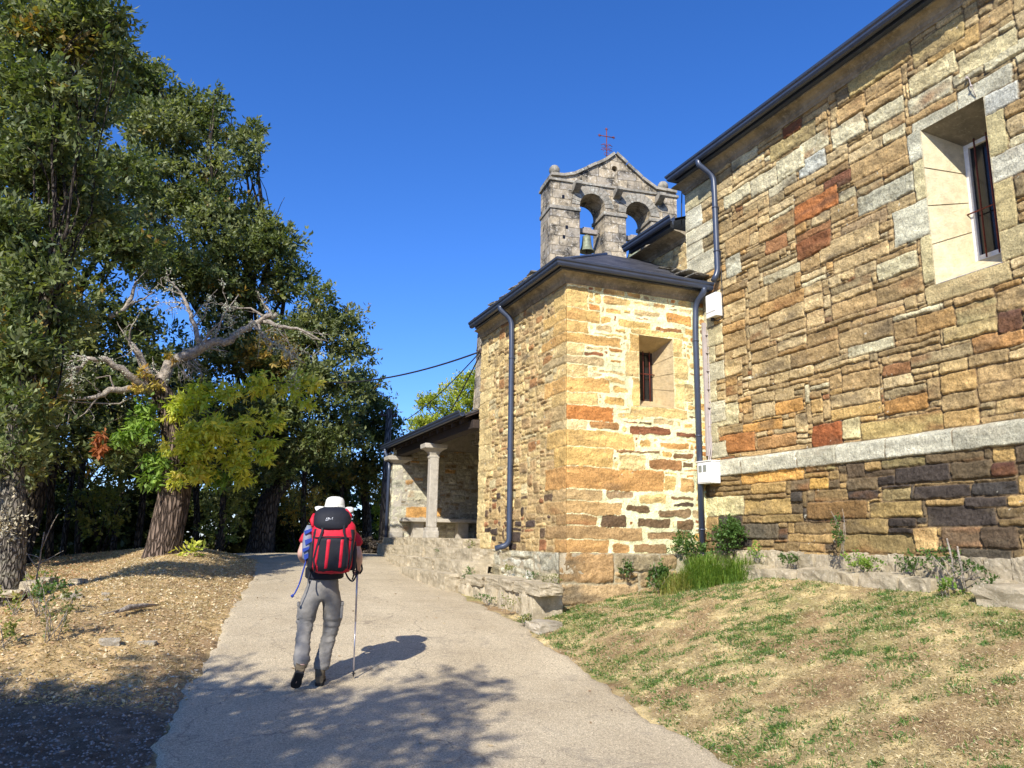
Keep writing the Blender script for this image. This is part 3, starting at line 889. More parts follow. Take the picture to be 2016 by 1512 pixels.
def gutter(path, name='gutter'):
    return own(sweep(GUT, path, name, M['slate_gutter'], church))


def cornice(path, d, h, name='cornice'):
    """cavetto stone cornice: grows from the wall head (0) to d outwards"""
    prof = [(-0.04, 0.0), (0.02, 0.0), (0.03, 0.05 * h / .3)] + [(d - (d - 0.04) * math.cos(math.radians(a)), h * (0.2 + 0.68 * math.sin(math.radians(a)))) for a in (0, 22, 45, 67, 90)] + [(d, h), (-0.04, h)]
    return own(sweep(prof, path, name, M['cornice'], church))


def joints(axis, lo, hi, step):
    pass


# sacristy: the path runs with 'out' on its left: from the far end of the side wall to the corner, then along the front
ZG = 4.39
# left of direction -Y is +X ... so run the other way round: front from right to left, then side away from the viewer
pf = [(XN + 0.02, YS, ZT), (XS, YS, ZT), (XS, 14.80, ZT)]
pf = pf[::-1]
# updir x dir: for dir -Y this gives +X; reverse gives outward
def outward(path):
    a, b = Vector(path[0]), Vector(path[1])
    return path
def try_path(path, outdir):
    a, b = Vector(path[0]), Vector(path[1]); o = Vector((0, 0, 1)).cross((b - a).normalized())
    return path if o.dot(Vector(outdir)) > 0 else path[::-1]
def oriented(path, outdir):
    a, b = Vector(path[0]), Vector(path[1]); o = Vector((0, 0, 1)).cross((b - a).normalized())
    return path if o.dot(Vector(outdir)) > 0 else path[::-1]


pc = oriented([(XN + 0.03, YS, ZT), (XS, YS, ZT), (XS, 14.76, ZT)], (0, -1, 0))
cornice(pc, 0.16, 0.17)
pg = oriented([(XN + 0.16, YS - 0.21, ZG), (XS - 0.21, YS - 0.21, ZG), (XS - 0.21, 14.62, ZG)], (0, -1, 0))
gutter(pg)
# dark fascia board between cornice and gutter
fb = MB()
fb.box((XS - 0.205, YS - 0.205, ZT + 0.165), (XN, YS - 0.12, ZG + 0.0))
fb.box((XS - 0.204, YS - 0.12, ZT + 0.165), (XS - 0.12, 14.6, ZG + 0.0))
own(fb.build('fascia', M['slate_gutter'], church))

# sacristy hipped slate roof
rb = MB()
e = 0.22; zr = ZG + 0.015; run = 1.95; rise = 0.56 * run
A = (XS - e, YS - e, zr); B = (XN + 0.0, YS - e, zr)
C_ = (XS - e + run, YS - e + run, zr + rise); D_ = (XN, YS - e + run, zr + rise)
E_ = (XS - e, 14.70, zr); F_ = (XS - e + run, 14.70 , zr + rise)
rb.quad(A, B, D_, C_); rb.quad(A, C_, F_, E_)
rb.quad(C_, D_, (XN, 14.7, zr + rise + .1), (XS - e + run, 14.7, zr + rise + .1))
def lower(p, d=0.05): return (p[0], p[1], p[2] - d)
rb.quad(lower(A), lower(C_), lower(D_), lower(B)); rb.quad(lower(A), lower(E_), lower(F_), lower(C_))
rb.quad(A, lower(A), lower(B), B); rb.quad(A, E_, lower(E_), lower(A))
own(rb.build('slate_roof', M['slate'], church, recalc=False))
hp = MB(); hp.tube([Vector(A) + Vector((0, 0, .012)), Vector(C_) + Vector((0, 0, .012))], 0.028, 6)
own(hp.build('hip_flashing', M['slate_gutter'], church))


_rk = bmesh.new(); bmesh.ops.create_cube(_rk, size=2.0); bmesh.ops.subdivide_edges(_rk, edges=_rk.edges[:], cuts=6, use_grid_fill=True)
_rk.verts.index_update(); RKV = [v.co.copy() for v in _rk.verts]; RKF = [[v.index for v in f.verts] for f in _rk.faces]; _rk.free()
from mathutils import noise as mnoise


def rock(bm_, c, s, seed, rot=0.0, flat=0.0):
    """a rough block added to a bmesh: c centre, s half sizes"""
    rn = random.Random(seed); ox = rn.uniform(0, 99)
    R = Matrix.Rotation(rot, 3, 'Z'); c = Vector(c); out = []
    k = 0.30 * (1 - flat); am = 1.15 - .75 * flat
    for p in RKV:
        q = p.normalized() * 1.25
        p = p * (1 - k) + q * k
        p = p + mnoise.noise_vector(p * 8 + Vector((ox, 2, 7))) * 0.035 + (mnoise.noise_vector(p * 1.3 + Vector((ox, 3, 5))) * 0.20 + mnoise.noise_vector(p * 3.5 + Vector((ox, 9, 1))) * 0.08) * am
        out.append(bm_.verts.new(c + R @ Vector((p.x * s[0], p.y * s[1], p.z * s[2]))))
    for f in RKF: bm_.faces.new([out[i] for i in f])


def slab_row(name, pts, mat, parent, thick=0.05, wid=0.35, n=8, seed=1):
    """overlapping rough stone slabs along a line"""
    bm_ = bmesh.new(); rn = random.Random(seed)
    a, b = Vector(pts[0]), Vector(pts[1])
    for k in range(n):
        for l in range(2):
            p = a.lerp(b, (k + .5 + rn.uniform(-.15, .15)) / n) + Vector((rn.uniform(-.05, .05), rn.uniform(-.05, .05), l * thick * 1.1))
            rock(bm_, p, ((b - a).length / n * .62, wid / 2, thick * .5) if abs((b - a).x) > abs((b - a).y) else (wid / 2, (b - a).length / n * .62, thick * .5), seed * 31 + k * 2 + l, rn.uniform(-.2, .2), .7)
    me = bpy.data.meshes.new(name); bm_.to_mesh(me); bm_.free(); me.materials.append(mat)
    return own(link(bpy.data.objects.new(name, me), parent))


# stone slabs where the lower roof meets the tall wall
slab_row('stone_flashing', [(XN - .10, 10.62, 4.52), (XN - .10, 12.3, 5.22)], M['bell_trim'], church, .03, .34, 5, 4)

# chancel eave: cornice, fascia, gutter, roof
ZC = 6.38
cn = cornice(oriented([(XN, -3.0, ZC), (XN, 11.17, ZC), (12.5, 11.17, ZC)], (-1, 0, 0)), 0.18, 0.18)
gp = oriented([(XN - 0.26, -3.0, ZC + 0.30), (XN - 0.26, 11.10, ZC + 0.30), (12.5, 11.10, ZC + 0.30)], (-1, 0, 0))
gutter(gp)
fb = MB(); fb.box((XN - 0.255, -3.0, ZC + 0.182), (XN - 0.17, 11.09, ZC + 0.30)); fb.box((XN - 0.17, 11.0, ZC + 0.182), (12.5, 11.088, ZC + 0.30))
own(fb.build('fascia', M['slate_gutter'], church))
sf_ = MB(); sf_.box((XN - 0.16, -3, ZC + .185), (XN + .6, 10.98, ZC + .22)); own(sf_.build('soffit', M['wood_dark'], church))
rb = MB()
rb.quad((XN - .27, -3, ZC + .32), (13.0, -3, ZC + 2.4), (13.0, 6.5, ZC + 2.4), (XN - .27, 11.1, ZC + .32))
rb.quad((XN - .27, 11.1, ZC + .32), (13.0, 6.5, ZC + 2.4), (17.0, 11.1, ZC + .32))
own(rb.build('slate_roof', M['slate'], church, recalc=False))

# nave beyond, lower: rubble wall, cornice, gutter and roof, then the gable end carrying the bell gable
XM = 8.12
mb_ = wall('rubble_wall', church, M['masonry'], (XM, 0, 0), (0, 1, 0), (-1, 0, 0), 11.17, 17.4, 2.4, 5.55, 0.03, [], [], dict(ST_SD, pal=pal([((206, 176, 116), 2), ((186, 160, 112), 2), ((160, 136, 96), 1), ((214, 196, 150), 1)]), mortar=.004, mlevel=-.02), 41)
own(mb_); mb_['label'] = 'low rubble wall of the nave seen above the slate hip'
cornice(oriented([(XM, 11.2, 5.50), (XM, 15.0, 5.50)], (-1, 0, 0)), 0.32, 0.16)
gutter(oriented([(XM - 0.44, 10.98, 5.80), (XM - 0.44, 12.65, 5.80)], (-1, 0, 0)))
mr = MB(); mr.box((XM - .43, 11.15, 5.66), (XM - .36, 12.62, 5.79)); own(mr.build('fascia', M['slate_gutter'], church))
rb = MB()
rb.quad((XM - .44, 11.15, 5.82), (XM - .44, 12.65, 5.82), (XM + 3.4, 12.65, 7.2), (XM + 3.4, 11.15, 7.2))
rb.quad((XM - .44, 11.15, 5.77), (XM + 3.4, 11.15, 7.15), (XM + 3.4, 12.65, 7.15), (XM - .44, 12.65, 5.77))
rb.quad((XM - .0, 12.65, 5.6), (XM - .0, 17.0, 5.6), (XM + 3.4, 17.0, 6.9), (XM + 3.4, 12.65, 6.9))
own(rb.build('slate_roof', M['slate'], church, recalc=False))
# stone verge of the west gable rising to the bell gable
slab_row('stone_verge', [(6.12, 17.1, 5.12), (7.75, 17.1, 6.70)], M['bell_trim'], church, .04, .45, 7, 8)
gm = MB(); gm.prism([(6.15, 17.0, 2.2), (12.2, 17.0, 2.2), (12.2, 17.0, 6.6), (7.9, 17.0, 6.65), (6.25, 17.0, 5.0)], (0, .5, 0))
own(gm.build('gable_wall', M['bell_stone'], church))

# ---- downpipes
def pipe(pts, r=0.05, name='downpipe', foot=None, brackets=(), off=(0, 0, 0), lab=None):
    mb = MB(); mb.tube(pts, r, 12)
    o = own(mb.build(name, M['slate_gutter'], church))
    if lab: o['label'] = lab
    if brackets:
        for p in brackets:
            bb = MB(); p = Vector(p); bb.tube([p - Vector((0, 0, .012)), p + Vector((0, 0, .012))], r * 1.18, 12)
            q = p + Vector(off) * .5
            bb.box(tuple(q - Vector((.015, .015, .012)) - Vector([abs(x) * .5 for x in off])), tuple(q + Vector((.015, .015, .012)) + Vector([abs(x) * .5 for x in off])))
            bb.build('bracket', M['slate_gutter'], o)
    return o


def smooth_path(pts, n=5, r=0.12):
    """round the inner corners of a polyline"""
    P = [Vector(p) for p in pts]; out = [P[0]]
    for i in range(1, len(P) - 1):
        a, b, c = P[i - 1], P[i], P[i + 1]
        d0 = (a - b); d1 = (c - b); rr = min(r, d0.length * .45, d1.length * .45)
        s = b + d0.normalized() * rr; t = b + d1.normalized() * rr
        for k in range(n + 1):
            u = k / n; out.append((1 - u) ** 2 * s + 2 * u * (1 - u) * b + u * u * t)
    out.append(P[-1]); return out


pipe(smooth_path([(7.86, YS - .29, ZG - .08), (7.86, YS - .29, ZG - .15), (7.82, YS - .085, ZG - .34), (7.80, YS - .085, 3.6), (7.80, YS - .085, -0.35)]), 0.05, brackets=[(7.80, YS - .085, z) for z in (3.4, 1.75, .2)], off=(0, .08, 0), lab='slate-blue downpipe on the sacristy front')
pipe(smooth_path([(XS - .29, 12.95, ZG - .08), (XS - .29, 12.95, ZG - .15), (XS - .085, 12.88, ZG - .34), (XS - .085, 12.86, 3.6), (XS - .085, 12.83, -0.10), (XS - .30, 12.95, -0.17)]), 0.05, brackets=[(XS - .085, 12.86, z) for z in (3.3, 1.6)], off=(.08, 0, 0), lab='slate-blue downpipe on the sacristy side wall')
pipe(smooth_path([(XN - .33, 10.30, ZC + .22), (XN - .33, 10.29, ZC + .13), (XN - .09, 10.20, ZC - .08), (XN - .09, 10.19, ZC - .4), (XN - .09, 10.19, 4.52), (XN - .16, 10.22, 4.36)]), 0.05, brackets=[(XN - .09, 10.19, z) for z in (5.7, 4.9)], off=(.08, 0, 0), lab='short slate-blue downpipe between the upper and lower gutters')
# thin cable at the chancel corner
tcb = MB(); tcb.tube(smooth_path([(XN - .03, 11.22, 6.5), (XN - .04, 11.24, 6.1), (XN - .05, 11.24, 5.7)], 4), .012, 6)
tag(tcb.build('cable', M['wire']), 'short black cable hanging from the eave at the corner of the tall wall', 'cable')

# ------------------------------------------------------------------ bell gable
TH = math.radians(7.0)
BO = Vector((7.75, 17.0, 0.0)); BA = Vector((math.cos(TH), -math.sin(TH), 0)); BN = Vector((-math.sin(TH), -math.cos(TH), 0))
BM = Matrix(((BA.x, -BN.x, 0, BO.x), (BA.y, -BN.y, 0, BO.y), (0, 0, 1, 0), (0, 0, 0, 1)))   # local: x along the face, y into depth, z up
TK = 0.85
arch1 = (1.42, 0.355, 8.70); arch2 = (2.745, 0.365, 8.64)
W0, W1, ZB0, ZCN = 0.25, 3.90, 5.2, 9.28


def arched(mb, x0, x1, zb, zt, arch, y0, y1):
    """wall strip x0..x1 with a round-headed opening cut through"""
    cx, r, zs = arch
    n = 14
    arcp = [(cx + r * math.cos(math.pi * k / n), zs + r * math.sin(math.pi * k / n)) for k in range(n + 1)]   # right to left
    # front and back faces in vertical slices
    xs = sorted(set([x0, x1] + [p[0] for p in arcp]))
    for i in range(len(xs) - 1):
        a, b = xs[i], xs[i + 1]
        def top(x):
            return zs + math.sqrt(max(0, r * r - (x - cx) ** 2)) if abs(x - cx) <= r + 1e-9 else None
        if a >= cx - r - 1e-9 and b <= cx + r + 1e-9:
            la, lb = top(a), top(b)
        else: la = lb = zb
        for y, flip in ((y0, False), (y1, True)):
            q = [(a, y, la), (b, y, lb), (b, y, zt), (a, y, zt)]
            mb.quad(*(q[::-1] if flip else q))
    for i in range(n):
        (xa, za), (xb, zb_) = arcp[i], arcp[i + 1]
        mb.quad((xa, y0, za), (xb, y0, zb_), (xb, y1, zb_), (xa, y1, za))
    for x in (cx - r, cx + r):
        mb.quad((x, y0, zb), (x, y1, zb), (x, y1, zs), (x, y0, zs))


g = MB()
xm = (W0 + W1) / 2 + 0.0
xmid = 2.075
arched(g, W0, xmid, ZB0, ZCN, arch1, 0, TK); arched(g, xmid, W1, ZB0, ZCN, arch2, 0, TK)
for x in (W0, W1): g.quad((x, 0, ZB0), (x, TK, ZB0), (x, TK, ZCN), (x, 0, ZCN))
# pediment with concave shoulders and a round hole
top = [(W0, 9.42), (0.62, 9.44), (0.95, 9.54), (1.29, 9.74), (1.81, 10.06), (2.09, 10.30), (2.41, 10.05), (2.84, 9.70), (3.28, 9.44), (W1, 9.40)]
oc = (2.07, 9.88, 0.085)


def zt_at(x):
    for (a, za), (b, zb_) in zip(top, top[1:]):
        if a <= x <= b: return za + (zb_ - za) * (x - a) / (b - a)
    return 9.4


n = 12
ocp = [(oc[0] + oc[2] * math.cos(2 * math.pi * k / n), oc[1] + oc[2] * math.sin(2 * math.pi * k / n)) for k in range(n)]
xs = sorted(set([round(p[0], 5) for p in top] + [round(p[0], 5) for p in ocp]))
for a, b in zip(xs, xs[1:]):
    inside = a >= oc[0] - oc[2] - 1e-4 and b <= oc[0] + oc[2] + 1e-4
    ha = math.sqrt(max(0, oc[2] ** 2 - (a - oc[0]) ** 2)); hb = math.sqrt(max(0, oc[2] ** 2 - (b - oc[0]) ** 2))
    for y in (0, TK):
        if inside:
            g.quad((a, y, ZCN), (b, y, ZCN), (b, y, oc[1] - hb), (a, y, oc[1] - ha))
            g.quad((a, y, oc[1] + ha), (b, y, oc[1] + hb), (b, y, zt_at(b)), (a, y, zt_at(a)))
        else: g.quad((a, y, ZCN), (b, y, ZCN), (b, y, zt_at(b)), (a, y, zt_at(a)))
    g.quad((a, 0, zt_at(a)), (b, 0, zt_at(b)), (b, TK, zt_at(b)), (a, TK, zt_at(a)))
for k in range(n):
    a, b = ocp[k], ocp[(k + 1) % n]; g.quad((a[0], 0, a[1]), (b[0], 0, b[1]), (b[0], TK, b[1]), (a[0], TK, a[1]))
bmesh.ops.remove_doubles(g.bm, verts=g.bm.verts, dist=1e-4)
bgb = g.build('bell_gable', M['bell_stone'], church)
bgb['label'] = 'weathered twin-arched bell gable with a pediment'


def bown(o):
    o.parent = bgb; o.matrix_parent_inverse = Matrix.Identity(4); return o


bgb.matrix_parent_inverse = church_inv
bgb.matrix_basis = BM
# trim: cornice line, imposts, arch rings, coping slabs
tr = MB()
tr.box((W0 - .05, -.05, ZCN), (W1 + .05, TK + .05, ZCN + .07), bev=.012)
for a, b in ((W0 - .03, arch1[0] - arch1[1] + .02), (arch1[0] + arch1[1] - .04, arch2[0] - arch2[1] + .04), (arch2[0] + arch2[1] - .04, W1 + .03)):
    tr.box((a, -.035, 8.50), (b, TK + .035, 8.60), bev=.015)
bown(tr.build('moulding', M['bell_trim'], bgb))
rn = random.Random(9)
for cx, r, zs in (arch1, arch2):
    nb = 13; vs = MB()
    for k in range(nb):
        a0 = math.pi * (k + .04) / nb; a1 = math.pi * (k + .96) / nb
        r0 = r + 0.004; r1 = r + rn.uniform(.22, .27); pj = rn.uniform(.012, .03)
        pts = [(cx + r0 * math.cos(a0), -pj, zs + r0 * math.sin(a0)), (cx + r1 * math.cos(a0), -pj, zs + r1 * math.sin(a0)), (cx + r1 * math.cos(a1), -pj, zs + r1 * math.sin(a1)), (cx + r0 * math.cos(a1), -pj, zs + r0 * math.sin(a1))]
        vs.prism(pts, (0, pj + .01, 0))
    bown(vs.build('arch_stones', M['bell_trim'], bgb))
cpn = MB()
for (a, za), (b, zb_) in zip(top, top[1:]):
    d = Vector((b - a, 0, zb_ - za)); L = d.length; d.normalize(); up = Vector((-d.z, 0, d.x))
    ns = max(1, round(L / .35))
    for k in range(ns):
        p = Vector((a, 0, za)) + d * (L * k / ns); q = Vector((a, 0, za)) + d * (L * (k + 1) / ns - .012)
        j = rn.uniform(-.012, .012); t = .075
        cpn.prism([(p.x, -.07, p.z + j), (q.x, -.07, q.z + j), (q.x + up.x * t, -.07, q.z + up.z * t + j), (p.x + up.x * t, -.07, p.z + up.z * t + j)], (0, TK + .14, 0))
bown(cpn.build('coping', M['bell_trim'], bgb))
# carved brackets that stick out beside the arches
for cx in (0.93, 2.10, 3.33):
    cb = MB()
    cb.prism([(cx - .09, 0, 9.0), (cx - .09, 0, 9.22), (cx - .09, -.34, 9.22), (cx - .09, -.34, 9.14), (cx - .09, -.16, 9.04)], (.18, 0, 0))
    bown(cb.build('corbel', M['bell_trim'], bgb))
# putlog holes
for x, z in ((.60, 8.86), (.70, 8.02), (.62, 7.74)):
    ph = MB(); ph.box((x - .035, -.004, z - .05), (x + .035, .02, z + .05)); bown(ph.build('putlog_hole', M['black'], bgb))
for cx in (0.42, 3.60):
    fb2 = MB()
    fb2.lathe([(.07, 0), (.11, .0), (.11, .03), (.07, .06), (.065, .09), (.125, .14), (.148, .20), (.142, .27), (.09, .345), (.0001, .36)], (cx, .2, 9.45), 16)
    bown(fb2.build('stone_ball', M['bell_trim'], bgb))
cr = MB()
cx, cz = 1.97, 10.34
cr.tube([(cx, .3, cz - .1), (cx, .3, cz + .86)], .014, 6)
cr.tube([(cx - .21, .3, cz + .64), (cx + .21, .3, cz + .64)], .014, 6)
for z in (.22, .36): cr.tube([(cx - .17, .3, cz + z), (cx - .06, .3, cz + z + .05), (cx, .3, cz + z - .02), (cx + .06, .3, cz + z + .05), (cx + .17, .3, cz + z)], .010, 5)
for a in range(8):
    an = a * math.pi / 4; cr.tube([(cx + .03 * math.cos(an), .3, cz + .3 + .03 * math.sin(an)), (cx + .16 * math.cos(an), .3, cz + .3 + .16 * math.sin(an))], .007, 5)
for px_, pz_ in ((-.21, .64), (.21, .64), (0, .86)):
    for k in range(3):
        an = k * 2 * math.pi / 3 + .5
        cr.tube([(cx + px_ - .045 * math.cos(an), .3, cz + pz_ - .045 * math.sin(an)), (cx + px_ + .045 * math.cos(an), .3, cz + pz_ + .045 * math.sin(an))], .009, 5)
for s in (-1, 1): cr.tube([(cx, .3, cz + .05), (cx + s * .08, .3, cz + .1), (cx + s * .05, .3, cz + .16), (cx, .3, cz + .14)], .007, 5)
bown(cr.build('iron_cross', M['rust'], bgb))

M['bronze'] = simple_mat('verdigris_bronze', (0.20, 0.22, 0.15), rough=0.6, var=0.35, nscale=14, metal=0.3)
M['yoke'] = simple_mat('weathered_yoke_wood', (0.30, 0.26, 0.22), rough=0.9, var=0.4, nscale=20)


def bell(cx, ztop, R, H, label):
    p = BM @ Vector((cx, TK * .45, ztop))
    t = thing('church_bell', label, 'bell', 'bells in the arches of the bell gable', loc=p, rz=-TH)
    b = MB()
    b.lathe([(.0001, 0), (R * .35, -.005), (R * .55, -H * .06), (R * .6, -H * .3), (R * .68, -H * .6), (R * .82, -H * .82), (R, -H * .96), (R * 1.02, -H), (R * .93, -H), (R * .7, -H * .75), (R * .5, -H * .2), (.0001, -H * .1)], seg=24)
    b.build('bell_body', M['bronze'], t)
    y = MB(); y.box((-.33, -.07, .04), (.30, .07, .17), bev=.02); y.box((-.12, -.06, .16), (.12, .06, .22), bev=.02); y.tube([(-.40, 0, .11), (.40, 0, .11)], .022, 8); y.tube([(0, 0, -.01), (0, 0, .08)], .035, 8)
    y.build('yoke', M['yoke'], t)
    c = MB(); c.tube([(0, 0, -H * .3), (0, 0, -H - .03)], .012, 6); c.lathe([(.0001, -.03), (.03, -.02), (.035, 0), (.03, .02), (.0001, .03)], (0, 0, -H - .02), 10)
    c.build('clapper', M['iron'], t)


bell(1.40, 8.02, .20, .46, 'bronze bell hanging in the left arch of the bell gable, fully visible')
bell(2.78, 7.98, .22, .48, 'bronze bell in the right arch of the bell gable, half hidden by the eave gutter')

# ------------------------------------------------------------------ terrain
PY = [-60, 0, 5, 6, 7.67, 9.5, 11, 13, 15.4, 18, 20, 23, 26, 40, 100, 400]
PZ = [-2.5, -1.5, -1.5, -1.48, -1.42, -1.22, -1.06, -.93, -.80, -.62, -.52, -.52, -.66, -1.6, -4, -8]


def prof(y): return np.interp(y, PY, PZ)
def xr_(y): return np.interp(y, [-20, 0, 2.5, 4.63, 7.4, 9.8, 12, 15, 20, 24, 30, 60], [0.6, 2.3, 2.95, 3.53, 4.15, 4.33, 4.32, 4.45, 5.1, 7.0, 11, 34])
def xl_(y): return np.interp(y, [-20, 0, 5.84, 7.8, 10.6, 13, 16.2, 18.5, 20.5, 22.5, 30], [-1.5, -.5, -.10, .10, .52, .85, 1.25, 1.5, 1.2, 0.6, 6])


def G(x, y):
    x = np.asarray(x, float); y = np.asarray(y, float)
    p = prof(y); xr = xr_(y); xl = xl_(y)
    # grass bank rising to the church wall
    zt = np.interp(y, [-30, 0, 4, 8.5, 9.6, 10.6], [-1.4, -.62, -.46, -.40, -.55, -.66])
    t = np.clip((x - xr - .15) / (7.55 - xr), 0, 1)
    k = 1 - sstep(10.7, 11.2, y)
    r = np.where(x > xr, (zt - p) * (t ** 0.85) * k + (1 - k) * 0.0, 0)
    z = p + r
    # leaf-strewn hump on the left, then falling away
    d = xl - x
    hump = 0.24 * np.exp(-((d - 1.5) / 0.95) ** 2) * sstep(7.0, 10.0, y) * (1 - sstep(19, 24, y))
    fall = -0.11 * np.clip(d - 2.3, 0, 8) * sstep(6, 9, y)
    z = z + np.where(d > 0, hump + fall + 0.05 * sstep(0, .4, d) * sstep(6.5, 8.5, y), 0)
    off = np.clip(np.maximum(x - xr, xl - x), 0, 1)
    rd = sstep(0.0, 0.35, off)
    z = z + rd * (0.05 * fbm(x * .9, y * .9, 5) + 0.018 * fbm(x * 6, y * 6, 6) + .02 * fbm(x * 2.6, y * 2.6, 8))
    return z


def gz(x, y): return float(G(np.array([x]), np.array([y]))[0])


def lineg(segs):
    out = []
    for a, b, s in segs: out += list(np.arange(a, b, s))
    return np.array(out + [segs[-1][1]])


gx = lineg([(-500, -60, 40), (-60, -14, 4), (-14, -4, .4), (-4, 9.2, .055), (9.2, 14, .4), (14, 60, 4), (60, 500.1, 40)])
gy = lineg([(-300, -20, 20), (-20, 1.5, 1), (1.5, 14, .055), (14, 27, .13), (27, 60, 1.5), (60, 200, 10), (200, 900.1, 70)])
GX, GY = np.meshgrid(gx, gy)
GZ = G(GX, GY)
inroad = (GX > xl_(GY) + .02) & (GX < xr_(GY) - .02) & (GY > -18) & (GY < 58)
GZ = GZ - 0.035 * sstep(0, .12, np.minimum(GX - xl_(GY), xr_(GY) - GX)) * (GY < 58) * (GY > -18)
# colours of the ground cover, the wood's shade painted in as a dark tone
right = sstep(0, .5, GX - xr_(GY)); left = GX < xl_(GY)
dry = np.array(lin((222, 198, 142))); soil = np.array(lin((168, 140, 102))); green = np.array(lin((112, 128, 56))); litter = np.array(lin((216, 184, 130))); gravel = np.array(lin((122, 110, 92))); dark = np.array(lin((84, 70, 46)))
n1 = sstep(-.42, .15, fbm(GX * 2.2, GY * 2.2, 21, 4))[..., None]; n2 = sstep(.18, .42, fbm(GX * 1.4, GY * 1.7, 22, 4) + .25 * sstep(2.2, 0, 7.6 - GX) * (GX > 5))[..., None]
n3 = sstep(-.2, .3, fbm(GX * 9, GY * 9, 23, 3))[..., None]
cr_ = dry * (.55 + .45 * n3) * n1 + (soil * (1 - .3 * n3)) * (1 - n1)
cr_ = cr_ * (1 - n2 * .4) + green * n2 * .4
cl_ = litter * (.6 + .4 * n3) * n1 + soil * 1.1 * (1 - n1)
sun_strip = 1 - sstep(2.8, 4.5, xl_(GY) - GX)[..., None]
cl_ = cl_ * sun_strip + dark * (1 - sun_strip)  # dark tone stands for the shade under the trees
gv = (1 - sstep(7.2, 8.2, GY + .35 * (GX + 1) + .5 * fbm(GX * 1.5, GY * 1.5, 31)))[..., None]
cl_ = cl_ * (1 - gv) + gravel * (.7 + .4 * n3) * gv
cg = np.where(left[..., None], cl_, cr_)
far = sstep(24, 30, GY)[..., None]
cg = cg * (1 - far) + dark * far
M['ground'] = attr_mat('dry_ground', var=0.35, nscale=9, bs=0.8, bd=0.02, bscale=55, rough=1.0, spec=0.1)
P = np.stack([GX, GY, GZ], -1)
ny_, nx_ = GX.shape; idx = np.arange(nx_ * ny_).reshape(ny_, nx_)
F = np.stack([idx[:-1, :-1], idx[:-1, 1:], idx[1:, 1:], idx[1:, :-1]], -1).reshape(-1, 4)
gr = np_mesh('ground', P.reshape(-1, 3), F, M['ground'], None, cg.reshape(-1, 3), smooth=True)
tag(gr, kind='structure')


def road_mat():
    m, t, b, o = mat_new('worn_asphalt')
    v = coords(t)
    c = ramp(t, noise(t, 0.9, 5, 0.6, v), [(0.3, (0.50, 0.405, 0.26)), (0.7, (0.66, 0.55, 0.365))])
    vo = t.nodes.new('ShaderNodeTexVoronoi'); vo.inputs['Scale'].default_value = 95; t.links.new(v, vo.inputs['Vector'])
    c = mix(t, 1.0, c, ramp(t, vo.outputs['Color'], [(0.0, 0.5), (0.35, 0.9), (0.7, 1.05), (1.0, 1.5)]), 'MULTIPLY')
    c = mix(t, ramp(t, noise(t, 160, 3, 0.8, v), [(0.35, 0.75), (0.5, 0.0)]), c, (0.09, 0.08, 0.07))
    c = mix(t, ramp(t, noise(t, 2.1, 6, 0.75, v, .8), [(0.56, 0.0), (0.7, 0.5)]), c, (0.22, 0.19, 0.15))
    cv = t.nodes.new('ShaderNodeTexVoronoi'); cv.feature = 'DISTANCE_TO_EDGE'; cv.inputs['Scale'].default_value = 0.55
    wn = t.nodes.new('ShaderNodeTexNoise'); wn.inputs['Scale'].default_value = 3.0; wn.inputs['Detail'].default_value = 6; t.links.new(v, wn.inputs['Vector'])
    va = t.nodes.new('ShaderNodeVectorMath'); va.operation = 'MULTIPLY_ADD'; t.links.new(wn.outputs['Color'], va.inputs[0]); va.inputs[1].default_value = (.7, .7, 0); t.links.new(v, va.inputs[2]); t.links.new(va.outputs[0], cv.inputs['Vector'])
    c = mix(t, ramp(t, cv.outputs['Distance'], [(0.0, .55), (0.006, 0.0)]), c, (0.12, 0.10, 0.08))
    t.links.new(c, b.inputs['Base Color']); b.inputs['Roughness'].default_value = 0.95; b.inputs['Specular IOR Level'].default_value = 0.15
    n = bump(t, b, vo.outputs['Distance'], 0.7, 0.008); bump(t, b, noise(t, 25, 4, .7, v), .4, .01, n)
    return m


M['road'] = road_mat()
ys = lineg([(-18, 1, .5), (1, 27, .1), (27, 58.1, .8)])
ts = np.linspace(0, 1, 61)
YY, TT = np.meshgrid(ys, ts, indexing='ij')
eL = xl_(YY) - .04 + .16 * fbm(YY * 1.9, YY * 0 + 3, 51, 4) + .05 * fbm(YY * 11, YY * 0, 52, 2)
eR = xr_(YY) + .04 + .18 * fbm(YY * 1.9, YY * 0 + 9, 53, 4) + .05 * fbm(YY * 11, YY * 0, 54, 2)
XX = eL + (eR - eL) * TT
edge = np.minimum(XX - eL, eR - XX)
ZZ = prof(YY) + np.where(XX > xr_(YY), 0.0, 0) + 0.012 - 0.05 * (1 - sstep(0, .07, edge)) + 0.03 * np.sin(np.pi * TT)
P = np.stack([XX, YY, ZZ], -1); a_, b_ = XX.shape; idx = np.arange(a_ * b_).reshape(a_, b_)
F = np.stack([idx[:-1, :-1], idx[:-1, 1:], idx[1:, 1:], idx[1:, :-1]], -1).reshape(-1, 4)
tag(np_mesh('road', P.reshape(-1, 3), F, M['road'], None, None, smooth=True), kind='structure')


def on(x, y):
    """surface height at a point, road included"""
    if xl_(y) < x < xr_(y): return float(prof(y)) + 0.012 + 0.03 * math.sin(math.pi * (x - float(xl_(y))) / float(xr_(y) - xl_(y)))
    return gz(x, y)


